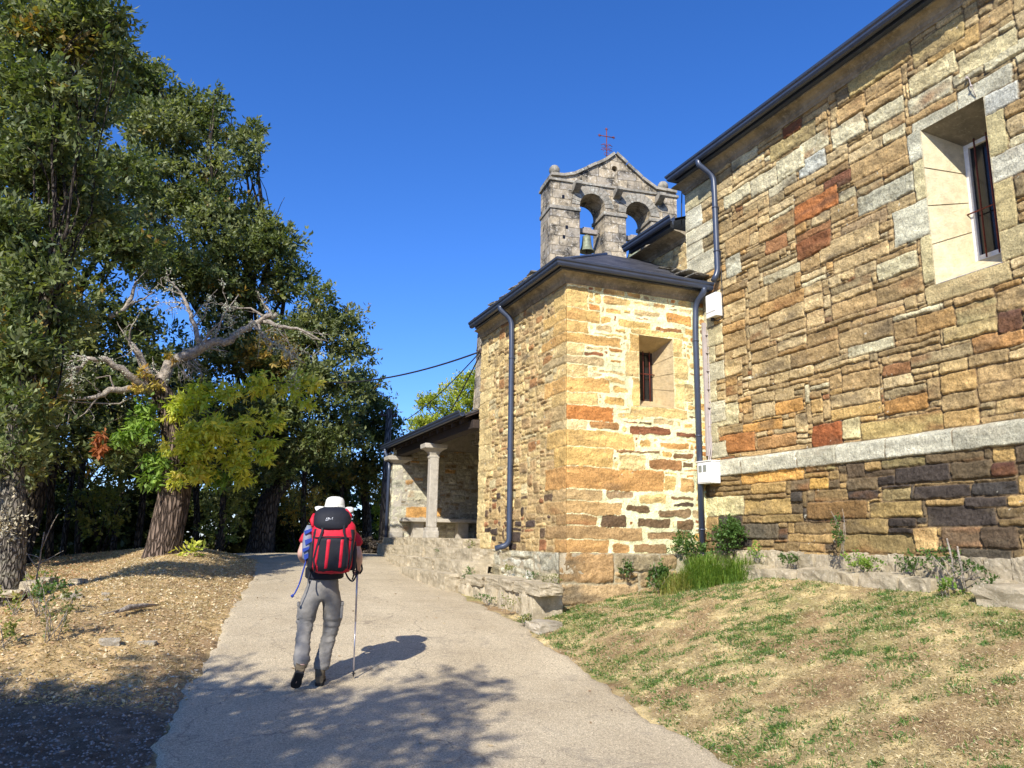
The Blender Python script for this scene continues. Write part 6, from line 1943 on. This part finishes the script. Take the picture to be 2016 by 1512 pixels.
bb_ = thing('small_bag', 'small blue and grey bag hanging at the left side of the backpack', 'bag', loc=(HX, HY, HZ), rz=HYAW)
b1_ = loft([(1.145, -.165, -.17, .020, .03, 2.3), (1.17, -.165, -.175, .042, .05, 2.3), (1.30, -.168, -.18, .048, .06, 2.3), (1.42, -.165, -.175, .042, .055, 2.3), (1.475, -.16, -.165, .022, .03, 2.3)], 20).build('bag_body', M['pk_grey'], bb_)
wrinkle(b1_, .006, 14, 9)
for z, h, dx in ((1.42, .022, .0), (1.335, .030, .012), (1.255, .020, -.006), (1.20, .03, .012)):
    q = MB(); q.prism([(-.205 + dx, -.246, z), (-.135 + dx, -.250, z + .025), (-.130 + dx, -.250, z + .025 - h), (-.195 + dx, -.246, z - h * 1.6)], (0, .02, 0)); q.build('blue_panel', M['pk_blue'], bb_)
q = MB(); q.tube(smooth_path([(-.165, -.2, 1.16), (-.19, -.21, 1.05), (-.215, -.20, .93), (-.255, -.2, .84), (-.28, -.2, .825)], 4, .05), .007, 6); q.tube([(-.28, -.2, .835), (-.262, -.2, .815)], .013, 6)
q.build('hanging_cord', M['pk_blue'], bb_)

# ---- trekking pole in the right hand
pl = thing('trekking_pole', 'silver trekking pole with a black grip held in the hiker\'s right hand', 'trekking pole', loc=(HX, HY, HZ), rz=HYAW)
pt0 = Vector((.333, .225, 1.10)); ptb = Vector((.345, .16, 0.0))
gzp = on(HX + .36, HY + .1) - HZ
ptb.z = gzp + .012
dirp = (ptb - pt0).normalized()
q = MB(); q.tube([pt0 + dirp * .02, pt0 + dirp * .55], .0095, 10); q.tube([pt0 + dirp * .55, ptb - dirp * .06], .0075, 10); q.build('shaft', M['pole'], pl)
q = MB(); q.tube([pt0 - dirp * .045, pt0 - dirp * .03, pt0 + dirp * .03, pt0 + dirp * .09, pt0 + dirp * .10], [.012, .02, .0155, .0165, .012], 12); q.build('grip', M['pk_black'], pl)
q = MB(); q.tube([ptb - dirp * .065, ptb - dirp * .02], [.011, .006], 8); q.tube([ptb - dirp * .045, ptb - dirp * .040], [.020, .020], 14); q.tube([ptb - dirp * .02, ptb], [.005, .002], 6); q.build('tip', M['pk_black'], pl)
q = MB(); q.tube(smooth_path([pt0 + dirp * .0, pt0 + Vector((.03, -.03, .02)), pt0 + Vector((.045, -.06, -.05)), pt0 + Vector((.02, -.05, -.09))], 4, .03), .009, 6); q.build('wrist_strap', M['pk_black'], pl)

# ------------------------------------------------------------------ boxes and cables on the walls
def tag_box(name, label, x0, y0, y1, z0, z1, p, kind):
    t = thing(name, label, 'utility box', loc=(x0, (y0 + y1) / 2, z0))
    L = lambda a: (a[0] - x0, a[1] - (y0 + y1) / 2, a[2] - z0)
    b = MB(); b.box(L((x0 - p, y0, z0)), L((x0 + .0, y1, z1)), bev=.012)
    b.build('case', M['white_paint'], t)
    if kind == 'meter':
        d = MB(); d.box(L((x0 - p - .008, y0 + .02, z0 + .02)), L((x0 - p + .002, y1 - .02, z1 - .02)), bev=.004); d.build('door', M['white_paint'], t)
        w = M.get('meter_window') or simple_mat('meter_window', (.22, .24, .22), rough=.3, var=.1); M['meter_window'] = w
        for k in (0.26, 0.58):
            yy = y0 + (y1 - y0) * k + .02
            g = MB(); g.box(L((x0 - p - .014, yy, z1 - .17)), L((x0 - p - .0075, yy + .085, z1 - .06)), bev=.003); g.build('window', w, t)
        rp = MB(); rp.box(L((x0 - p - .02, y0 - .012, z1 - .004)), L((x0, y1 + .012, z1 + .012)), bev=.004); rp.build('cover', M['white_paint'], t)
    else:
        d = MB(); d.box(L((x0 - p - .010, y0 + .015, z0 + .09)), L((x0 - p + .002, y1 - .015, z1 - .015)), bev=.006); d.build('cover', M['white_paint'], t)
        g = MB(); g.tube([Vector(L((x0 - p * .5, (y0 + y1) / 2 + .05, z0))), Vector(L((x0 - p * .5, (y0 + y1) / 2 + .05, z0 - .05)))], .035, 10); g.build('cable_gland', M['wire'], t)
    return t


tag_box('meter_box', 'white electricity meter box with two small windows, low on the wall beside the string course', XN - .12, 10.28, 10.66, .94, 1.30, .18, 'meter')
tag_box('junction_box', 'white junction box high on the wall just under the sacristy gutter', XN - .012, 10.20, 10.48, 3.76, 4.17, .13, 'j')
cd = thing('conduit', 'pale pinkish conduit with thin cables running down the inner corner to the meter box', 'conduit', loc=(8.0, 10.68, 1.3))
q = MB(); q.box((-.035, -.028, .12), (.035, .02, 2.45), bev=.004); q.build('trunking', M['conduit'], cd)
q = MB(); q.tube(smooth_path([(.045, -.05, 2.3), (.045, -.05, .5), (.03, -.06, .2), (-.06, -.12, .0)], 4, .1), .011, 6); q.tube(smooth_path([(.012, -.055, .9), (.012, -.055, .3), (-.10, -.13, .0)], 4, .1), .012, 6)
for z in np.arange(.3, 2.3, .32): q.box((-.0, -.066, z), (.06, -.03, z + .012))
q.build('cable', M['conduit'], cd)
q = MB(); q.tube(smooth_path([(XN - .03, 10.17, 4.9), (XN - .03, 10.165, 4.2), (XN - .03, 10.16, 3.72), (XN - .06, 10.25, 3.68), (XN - .07, 10.36, 3.72)], 4, .08), .009, 6)
tag(q.build('cable', M['wire']), 'black cable running down beside the high junction box', 'cable')
q = MB(); q.tube(smooth_path([(XN - .02, 5.50, 5.42), (XN - .05, 5.47, 5.36), (XN - .05, 5.46, 5.28), (XN - .015, 5.44, 5.14)], 4, .05), .005, 6)
for p in ((XN - .05, 5.50, 5.41), (XN - .05, 5.46, 5.28)): q.lathe([(.0001, -.016), (.014, -.012), (.016, 0), (.014, .012), (.0001, .016)], p, 8)
tag(q.build('cable', M['conduit']), 'short wire with two white insulators above the tall window', 'cable')


def wirec(a, b, sag, r, label, n=24):
    a = Vector(a); b = Vector(b); pts = []
    for k in range(n + 1):
        t = k / n; pts.append(a.lerp(b, t) - Vector((0, 0, sag * 4 * t * (1 - t))))
    q = MB(); q.tube(pts, r, 6); tag(q.build('overhead_cable', M['wire']), label, 'cable')


wa = Vector(atX(946, 692, XS - .03))
wirec(wa, tuple(atY(570, 745, 24.0)), .35, .020, 'thick overhead cable from the sacristy eave towards the trees, crossing the open sky')
wirec(wa, tuple(atY(790, 832, 24.0)), .15, .012, 'thin overhead cable slanting down from the sacristy corner to the utility pole')
wirec(wa - Vector((0, 0, .05)), tuple(atX(888, 808, 5.1)), .03, .014, 'short steep cable from the sacristy corner to the porch roof edge')
q = MB(); q.box(tuple(wa - Vector((.02, .03, .05))), tuple(wa + Vector((.06, .03, .05))), bev=.01); q.tube([wa, wa + Vector((-.1, 0, .02))], .012, 6)
tag(q.build('wall_bracket', M['iron']), 'small iron bracket holding the cables at the sacristy corner', 'bracket')
q = MB(); p = Vector(atX(940, 632, XS - .23)); q.box(tuple(p - Vector((.03, .08, .05))), tuple(p + Vector((.03, .08, .05))), bev=.015); q.tube([p + Vector((0, -.08, 0)), p + Vector((0, -.12, -.01))], .035, 10)
tag(q.build('floodlight', M['white_paint']), 'tiny white lamp fixed at the far end of the sacristy gutter', 'lamp')

# utility pole
px_, py_ = atY(752, 1070, 24.5)[:2]
up_ = thing('utility_pole', 'grey wooden utility pole between the wood and the porch', 'pole', loc=(px_, py_, gz(px_, py_)))
M['pole_wood'] = bark_mat('grey_pole_wood', (0.24, 0.21, 0.18), (0.36, 0.33, 0.29), 1.5, .1)
q = MB(); q.tube([(0, 0, -.3), (0.03, 0, 4.7)], [.13, .10], 14); q.build('shaft', M['pole_wood'], up_)
q = MB(); q.box((-.25, -.05, 4.45), (.3, .05, 4.53), bev=.008)
for x in (-.2, .24): q.lathe([(.02, 0), (.045, .02), (.03, .05), (.045, .07), (.0001, .1)], (x, 0, 4.53), 10)
q.build('crossarm', M['iron'], up_)

# dark brush and log pile at the foot of the wood
bx, by = atY(705, 1075, 24.2)[:2]
bp = thing('brush_pile', 'dark heap of cut logs and brush beside the utility pole', 'wood pile', loc=(bx, by, gz(bx, by)))
rn = random.Random(31); q = MB()
for k in range(46):
    a = rn.uniform(-.35, .35); x = rn.uniform(-.8, .8); h = max(0, .62 * (1 - (x / .95) ** 2)) * rn.random()
    L = rn.uniform(.25, .6); q.tube([(x - L * math.cos(a) * .5, rn.uniform(-.3, .3), h + rn.uniform(-.05, .05)), (x + L * math.cos(a) * .5, rn.uniform(-.3, .3), h + rn.uniform(-.1, .12))], rn.uniform(.03, .08), 7)
q.build('logs', M['bark_dark'], bp)
v, f, c = foliage([(0, 0, .25, .85, .35, .3)], 60, .07, .03, [(.10, .07, .04), (.16, .11, .06)], [1, 1], 700, k=6)
np_mesh('dead_leaves', v, f, M['leaf'], bp, c)
q = MB(); q.box((5.2, 25.9, gz(5.6, 26) - .1), (7.3, 26.0, gz(5.6, 26) + .16), bev=.02)
tag(q.build('stone_kerb', M['step']), 'low kerb stone behind the utility pole at the end of the lane', 'kerb')

# ------------------------------------------------------------------ grasses, litter, weeds
def blades(P, L, Wd, rng, lay=0.7, cols=None, wts=None, colvar=.25, curve=.3):
    n = len(P)
    az = rng.uniform(0, 2 * math.pi, n); el = rng.uniform(0, 1, n) ** lay * 1.35
    D = np.stack([np.cos(az) * np.sin(el), np.sin(az) * np.sin(el), np.cos(el)], 1)
    S = unit(np.cross(D, rng.normal(size=(n, 3))))
    L = (L * rng.uniform(.5, 1.3, n))[:, None]; Wd = (Wd * rng.uniform(.6, 1.3, n))[:, None]
    v = np.empty((n, 4, 3), np.float32)
    tip = P + D * L; tip[:, 2] -= (L[:, 0] * curve * np.sin(el)); tip[:, 2] = np.maximum(tip[:, 2], P[:, 2] + .004)
    v[:, 0] = P - S * Wd * .5; v[:, 1] = P + S * Wd * .5
    mid = P + D * L * .55
    v[:, 2] = mid + S * Wd * .4; v[:, 3] = tip
    cs = np.array(cols)[rng.choice(len(cols), size=n, p=np.array(wts) / sum(wts))] * rng.uniform(1 - colvar, 1 + colvar, (n, 1))
    return v.reshape(-1, 3), np.arange(4 * n, dtype=np.int32).reshape(n, 4), np.repeat(np.clip(cs, 0, .8), 4, 0)


def scatter(n, x0, x1, y0, y1, rng, keep, near=True):
    x = rng.uniform(x0, x1, n); y = y0 + (y1 - y0) * rng.uniform(0, 1, n) ** (1.25 if near else 1)
    k = keep(x, y); x, y = x[k], y[k]
    return np.stack([x, y, G(x, y) - .004], 1)


rg = np.random.default_rng(40)
STRAW = [(.62, .50, .29), (.50, .39, .22), (.70, .60, .39), (.38, .29, .16)]
GRN = [(.09, .18, .04), (.13, .23, .05), (.06, .12, .03), (.24, .28, .08)]
P = scatter(170000, 3.0, 7.9, 2.2, 11.0, rg, lambda x, y: (x > xr_(y) + .02 + .12 * rg.random(len(x))) & ((y < 10.5) | (x > 5)))
v, f, c = blades(P, .036, .0045, rg, .35, STRAW, [4, 3, 1.4, 3])
tag(np_mesh('dry_grass', v, f, M['leaf'], None, c), 'short sun-bleached grass on the bank below the church wall', 'grass', kind='stuff')
# green tufts
tuft = []
ntuft = 2000
tx = rg.uniform(3.1, 7.8, ntuft); ty = 2.3 + 8.3 * rg.uniform(0, 1, ntuft)
dens = .5 * fbm(tx * 1.4, ty * 1.7, 22, 4) + .16 * rg.normal(size=ntuft) + .18 * (ty > 8.2) + .12 * ((tx - xr_(ty)) < .5)
kk = (tx > xr_(ty) + .03) & (dens > -.01)
for x, y in zip(tx[kk], ty[kk]):
    m = rg.integers(25, 110); r = rg.uniform(.025, .10)
    q_ = np.stack([x + rg.normal(size=m) * r, y + rg.normal(size=m) * r * .8], 1); tuft.append(q_)
T = np.concatenate(tuft); T = T[(T[:, 0] > xr_(T[:, 1]) - .02)]
P = np.stack([T[:, 0], T[:, 1], G(T[:, 0], T[:, 1]) - .004], 1)
v, f, c = blades(P, .045, .0075, rg, .7, GRN, [3, 3, 2, 1.5])
tag(np_mesh('green_grass', v, f, M['leaf'], None, c), 'patchy tufts of green grass and clover on the dry bank', 'grass', kind='stuff')
# left bank: litter and straw
P = scatter(100000, -4.2, 2.4, 6.5, 22, rg, lambda x, y: (x < xl_(y) - .02 - .1 * rg.random(len(x))) & (y + .35 * (x + 1) > 7.6), True)
v, f, c = blades(P, .055, .006, rg, .3, STRAW, [4, 3, 1.2, 3])
tag(np_mesh('dry_grass', v, f, M['leaf'], None, c), 'dry grass between the fallen leaves left of the lane', 'grass', kind='stuff')
P = scatter(26000, -4.4, 2.6, 6.2, 22.5, rg, lambda x, y: (x < xl_(y) + .05) & ((y + .35 * (x + 1) > 7.7) | (rg.random(len(x)) < .03)), True)
n = len(P); D = unit(np.stack([rg.normal(size=n), rg.normal(size=n), rg.uniform(-.1, .5, n)], 1)); Nn = unit(np.cross(D, np.array([0, 0, 1.0]) + rg.normal(size=(n, 3)) * .5))
P[:, 2] += rg.uniform(.006, .02, n)
v, f = leaf_quads(P, D, Nn, rg.uniform(.022, .055, n), rg.uniform(.012, .03, n))
LC = np.array([(.58, .45, .27), (.48, .33, .18), (.66, .54, .34), (.36, .23, .13), (.68, .60, .42)])
redz = sstep(-.8, -2.2, P[:, 0])[:, None]
cc_ = LC[rg.choice(5, size=n, p=[.3, .22, .22, .12, .14])] * (1 - redz * np.array([.0, .25, .35])) * rg.uniform(.75, 1.2, (n, 1))
tag(np_mesh('leaf_litter', v, f, M['lichen'], None, np.repeat(cc_, 4, 0)), 'fallen brown and straw-coloured leaves covering the ground left of the lane', 'leaf litter', kind='stuff')
# gravel specks on the shaded lane at the left, pebbles at the road edge
def pebbles(name, n, x0, x1, y0, y1, keep, s0, s1, cols, label, rng):
    P = scatter(n, x0, x1, y0, y1, rng, keep); n = len(P); s = rng.uniform(s0, s1, (n, 1))
    dirs = np.array([(1, 0, 0), (0, 1, 0), (-1, 0, 0), (0, -1, 0), (0, 0, .8), (0, 0, -.5)], float)
    V = P[:, None, :] + dirs[None] * s[:, None, :] * rng.uniform(.6, 1.2, (n, 6, 1)) + np.array([0, 0, .004])
    tri = np.array([(0, 1, 4), (1, 2, 4), (2, 3, 4), (3, 0, 4), (1, 0, 5), (2, 1, 5), (3, 2, 5), (0, 3, 5)])
    F = (np.arange(n)[:, None, None] * 6 + tri[None]).reshape(-1, 3)
    C = np.array(cols)[rng.integers(0, len(cols), n)] * rng.uniform(.8, 1.2, (n, 1))
    tag(np_mesh(name, V.reshape(-1, 3), F, M['lichen'], None, np.repeat(C, 6, 0)), label, 'gravel', kind='stuff')


pebbles('gravel', 9000, -3.5, .2, 4.5, 9, lambda x, y: (x < xl_(y)) & (y + .35 * (x + 1) < 8.2), .006, .018, [(.26, .24, .21), (.34, .31, .27), (.18, .17, .15)], 'loose grey gravel in the shade at the lower left', rg)
pebbles('road_grit', 5000, 0, 4.6, 3, 14, lambda x, y: (abs(x - xr_(y) - .02) < .14) | (abs(x - xl_(y)) < .12), .004, .012, [(.5, .44, .36), (.4, .35, .28)], 'grit crumbled along the edges of the lane', rg)

GP = [(.08, .15, .035), (.11, .19, .045), (.06, .11, .03)]
LG = [(.18, .30, .05), (.24, .34, .06), (.14, .24, .045)]
shrub('leafy green bush in the corner under the white meter box, left of its wall shadow', 7.35, 10.35, .30, .62, GP, [2, 2, 1], 801, 150, .045, .03, 'shrub', 'shrub', z=-.42, sub=12)
shrub('rounder bush against the tall wall just right of the sacristy downpipe', 7.72, 9.85, .30, .72, GP, [2, 2, 1], 802, 150, .045, .03, 'shrub', 'shrub', z=-.36, sub=12)
shrub('low dark green weed spreading at the left of the corner bushes', 6.85, 10.40, .28, .32, GP, [2, 2, 1], 803, 150, .045, .03, 'weed', 'weed', z=-.62, sub=10)
shrub('small leafy weed on the end of the sacristy plinth', 6.25, 10.47, .16, .30, GP, [2, 2, 1], 804, 150, .045, .03, 'weed', 'weed', z=-.55, sub=7)
shrub('dark creeping weed at the foot of the plinth, on the grass', 6.55, 10.1, .20, .18, GP, [2, 2, 1], 805, 150, .045, .03, 'weed', 'weed', z=-.72, sub=7)


def grass_clump(label, x, y, r, h, n, cols, wts, seed, z=None, name='grass_clump'):
    rng = np.random.default_rng(seed); z = gz(x, y) if z is None else z
    t = thing(name, label, 'grass clump', loc=(x, y, z))
    gx_, gy_ = x, y
    P = np.stack([rng.normal(size=n) * r * .45, rng.normal(size=n) * r * .45, np.zeros(n)], 1)
    P[:, 2] = G(P[:, 0] + gx_, P[:, 1] + gy_) - z - .02
    # arching blades of three segments
    az = rng.uniform(0, 2 * math.pi, n); rr_ = np.hypot(P[:, 0], P[:, 1]) / r; H = h * rng.uniform(.25, 1.15, n) * np.exp(-rr_ ** 2 * .55); out = rng.uniform(.1, .9, n) * h * .8; az = np.where(rng.random(n) < .6, np.arctan2(P[:, 1], P[:, 0]) + rng.normal(size=n) * .7, az)
    V = np.empty((n, 8, 3)); S = np.stack([-np.sin(az), np.cos(az), np.zeros(n)], 1)
    for k, (tt, zz, w) in enumerate(((0, 0, .0035), (.30, .55, .0032), (.7, .92, .0024), (1.25, .84, .0006))):
        C = P + np.stack([np.cos(az) * out * tt, np.sin(az) * out * tt, H * zz], 1)
        V[:, 2 * k] = C - S * w; V[:, 2 * k + 1] = C + S * w
    F = (np.arange(n)[:, None, None] * 8 + np.array([(0, 1, 3, 2), (2, 3, 5, 4), (4, 5, 7, 6)])[None]).reshape(-1, 4)
    cs = np.array(cols)[rng.choice(len(cols), size=n, p=np.array(wts) / sum(wts))] * rng.uniform(.75, 1.25, (n, 1))
    np_mesh('blades', V.reshape(-1, 3), F, M['leaf'], t, np.repeat(cs, 8, 0))
    return t


grass_clump('tall bright green grass clump in front of the corner bushes', 7.15, 9.75, .36, .50, 2000, LG, [3, 3, 2], 811, -.60)
grass_clump('second tall grass clump, close to the tall wall footing', 7.45, 9.35, .26, .42, 1000, LG, [3, 3, 2], 812, -.50)
grass_clump('yellowing grass clump at the left edge of the tall grass', 6.75, 9.85, .30, .34, 600, [(.30, .32, .08), (.4, .36, .12), (.2, .26, .06)], [1, 1, 1], 813, -.66)
rn = random.Random(44)
for i, (px, py, r, h, lab) in enumerate([(1490, 1088, .12, .26, 'small dark weed in the footing, first to the right of the corner bushes'), (1555, 1098, .17, .20, 'bushy weed on the footing, second to the right of the corner bushes'), (1650, 1040, .10, .55, 'tall thin weed climbing the plinth of the tall wall'), (1700, 1110, .24, .22, 'broad green weed at the middle of the wall footing'),
                                         (1790, 1112, .16, .18, 'low weed growing between the footing and the dark plinth stones'), (1850, 1105, .22, .26, 'leafy weed on the footing beside the pale stalks'), (1865, 1150, .14, .24, 'bright green seedling in front of the pale stalks'), (1955, 1160, .12, .20, 'small weed before the rounded footing stone at the right edge'), (1915, 1120, .14, .18, 'weed half behind the pale stalks')]):
    p = atX(px, py, 7.62 if py < 1130 else 7.35)
    shrub(lab, p[0], p[1], r, h, GP if i % 3 else LG, [2, 2, 1], 820 + i, 170, .04, .026, 'weed', 'weed', 'weeds along the foot of the tall wall', z=max(gz(p[0], p[1]), p[2] - h * .55), sub=7, stems=5)
for i, (px, py, lab) in enumerate([(1880, 1140, 'left one of two pale dry stalks on the wall footing'), (1900, 1145, 'right one of two pale dry stalks on the wall footing')]):
    p = atX(px, py, 7.5); t = thing('dry_stalk', lab, 'stalk', loc=(p[0], p[1], p[2]))
    q = MB(); q.tube([(0, 0, -.1), (.01, .02 * (i + 1), .2), (.0, .05, .42 - .06 * i)], [.014, .012, .009], 7); q.build('stem', M['dead_wood'], t)
    q = MB(); limb(q, (0, 0, -.02), (-.05, .22, .24), .008, .004, .1, rn, 4, 5); limb(q, (0, 0, 0), (-.02, -.2, .12), .008, .004, .1, rn, 4, 5); q.build('side_shoot', M['dead_wood'], t)
# weeds in the plinth, ledge and steps
for i, (x, y, z, r, h, lab) in enumerate([(5.0, 12.1, -.58, .13, .16, 'green tuft on the ledge below the sacristy downpipe'), (4.95, 11.2, -.62, .12, .13, 'small tuft on the ledge near the plinth corner'), (4.95, 10.4, -.64, .12, .12, 'tuft of weeds at the near end of the ledge'),
                                          (4.55, 12.9, -.72, .14, .2, 'weed hanging over the joint between the ledge and the steps'), (4.35, 10.6, -1.0, .15, .17, 'weed growing between the ledge and the lane'), (4.35, 11.5, -.98, .15, .15, 'straggly weed at the foot of the ledge beside the lane'),
                                          (5.1, 14.3, -.2, .12, .14, 'weed on the top of the plinth beside the porch'), (4.8, 15.2, -.42, .13, .18, 'green weed on the second step of the porch'), (4.3, 9.9, -1.12, .16, .14, 'low weed beside the loose rock at the lane edge')]):
    shrub(lab, x, y, r, h, GP if i % 2 else [(.2, .22, .06), (.14, .17, .05), (.32, .28, .1)], [2, 2, 1], 840 + i, 150, .035, .02, 'weed', 'weed', 'weeds in the joints of the ledge and steps', z=z, sub=6, stems=4)

# loose rocks
def rock_thing(label, c, s, seed, rot=0., name='rock', group=None, flat=.35, mt_=None):
    bm_ = bmesh.new(); rock(bm_, (0, 0, 0), s, seed, rot, flat)
    for f in bm_.faces: f.smooth = False
    me = bpy.data.meshes.new(name); bm_.to_mesh(me); bm_.free(); me.materials.append(mt_ or M['boulder'])
    o = bpy.data.objects.new(name, me); o.location = c; link(o); tag(o, label, 'rock', group)


rock_thing('flat pale rock lying at the near end of the stone ledge, at the lane edge', (4.52, 9.72, gz(4.52, 9.72) + .05), (.20, .17, .08), 901, .2)
rock_thing('rounded boulder in the footing at the right edge of the photo', (7.4, 5.05, gz(7.4, 5.05) + .02), (.22, .42, .13), 902, mt_=M['step'])
for i, (px, py, s, lab) in enumerate([(290, 1268, (.09, .045, .02), 'long white stone among the leaves, right of the brown rock'), (215, 1268, (.09, .06, .04), 'brownish rock half buried in the leaves left of the white stone'), (140, 1180, (.11, .08, .05), 'grey stone at the edge of the little bank near the left bush'), (208, 1172, (.045, .04, .02), 'small white pebble in the middle of the leaf litter'), (210, 1182, (.03, .03, .015), 'tiny white pebble beside the small one in the leaf litter')]):
    r_ = ray(px, py); t_ = 6.0
    while t_ < 22 and (r_ * t_ / r_[1])[2] > gz(*(r_ * t_ / r_[1])[:2]): t_ += .03
    g_ = r_ * t_ / r_[1]
    rock_thing(lab, (g_[0], g_[1], gz(g_[0], g_[1]) + s[2] * .35), s, 910 + i, rn.uniform(-.5, .5), group=None)
# little revetment under the left bush
rev = thing('stone_revetment', 'crumbling little bank of pale stones beside the left-edge oak', 'stone bank', loc=(-1.75, 12.6, gz(-1.75, 12.6)))
bm_ = bmesh.new()
for k in range(16):
    rock(bm_, (rn.uniform(-.3, .35), rn.uniform(-.8, .9), rn.uniform(-.05, .16)), (rn.uniform(.07, .17), rn.uniform(.08, .2), rn.uniform(.04, .08)), 930 + k, rn.uniform(-.5, .5), .4)
me = bpy.data.meshes.new('stones'); bm_.to_mesh(me); bm_.free(); me.materials.append(M['step']); link(bpy.data.objects.new('stones', me), rev)
# fallen branch
t = thing('fallen_branch', 'bleached fallen branch lying on the leaves', 'branch', loc=(0, 0, 0))
r_ = ray(272, 1205); tt = 6.0
while tt < 22 and (r_ * tt / r_[1])[2] > gz(*(r_ * tt / r_[1])[:2]): tt += .03
g_ = r_ * tt / r_[1]; t.location = (g_[0], g_[1], gz(g_[0], g_[1]) + .03)
q = MB(); q.tube([(-.22, -.35, 0), (-.1, -.15, .03), (.05, .12, .03), (.2, .42, .01)], [.012, .035, .028, .008], 8); q.tube([(-.1, -.15, .03), (-.35, -.6, .0)], [.01, .004], 6); q.build('wood', M['dead_wood'], t)
# left bush and saplings
def gp(px, py, y): p = atY(px, py, y); return p
for i, (px, y, r, h, cols, lab) in enumerate([(70, 11.2, .22, .42, [(.26, .28, .05), (.2, .24, .06)], 'yellow-green sapling bush at the foot of the left-edge oak'), (85, 9.9, .28, .50, GP, 'dark green bush low on the left bank'), (115, 9.0, .26, .55, [(.18, .2, .07), (.25, .24, .1)], 'thin olive bush with bare stems on the left bank, nearest the viewer'), (40, 10.4, .2, .3, OLV, 'small olive weed between the left-edge oak and the dark green bush'), (20, 8.9, .2, .22, OLV, 'low weed at the left edge of the photo')]):
    p = atY(px, 1150, y); shrub(lab, p[0], p[1], r, h, cols, [1] * len(cols), 950 + i, 60, .05, .028, 'shrub', 'shrub', sub=7, stems=8, z=gz(p[0], p[1]))
p = atY(70, 1150, 12.3); t = thing('bare_sapling', 'leafless forked sapling standing before the dark wood', 'sapling', loc=(p[0], p[1], gz(p[0], p[1])))
q = MB(); limb(q, (0, 0, -.05), (.02, 0, .85), .014, .007, .05, rn, 6, 6)
for a, b in (((.01, 0, .35), (-.3, .05, .75)), ((.01, 0, .42), (.28, .0, .6)), ((.015, 0, .62), (.16, 0, 1.1)), ((.01, 0, .5), (-.2, .1, .55))): limb(q, a, b, .008, .003, .1, rn, 4, 5)
q.build('stems', M['dead_wood'], t)
# suckers at the chestnut foot and the fallen twigs around it
shrub('sprout of broad yellow-green leaves at the foot of the chestnut trunk', .12, 16.95, .20, .16, CHG, CHW, 970, 110, .16, .06, 'sprout', 'sprout', sub=5, k=5)
v, f, c = foliage([(-2.2, 12, .1, .18, .16, .35)], 120, .05, .035, [(.55, .5, .36), (.45, .38, .25)], [1, 1], 971, k=6)
t = thing('ivy', 'pale withered ivy clinging to the trunk of the left-edge oak', 'ivy', loc=(-2.15, 11.85, .1)); v = v - np.array([-2.15, 12.0, .1]); np_mesh('leaves', v, f, M['lichen'], t, c)
# crown leaves lying on the road
P = np.stack([rg.uniform(.5, 4.3, 90), rg.uniform(4, 18, 90), np.zeros(90)], 1); P = P[(P[:, 0] > xl_(P[:, 1])) & (P[:, 0] < xr_(P[:, 1]))]
P[:, 2] = [on(a, b) + .008 for a, b, _ in P]; n = len(P); D = unit(np.stack([rg.normal(size=n), rg.normal(size=n), rg.uniform(0, .3, n)], 1)); Nn = unit(np.cross(D, np.array([0, 0, 1.0]) + rg.normal(size=(n, 3)) * .3))
v, f = leaf_quads(P, D, Nn, rg.uniform(.03, .06, n), rg.uniform(.02, .03, n))
tag(np_mesh('fallen_leaves', v, f, M['lichen'], None, np.repeat(LC[rg.integers(0, 4, n)] * .8, 4, 0)), 'a few dry leaves scattered on the lane', 'leaf litter', kind='stuff')
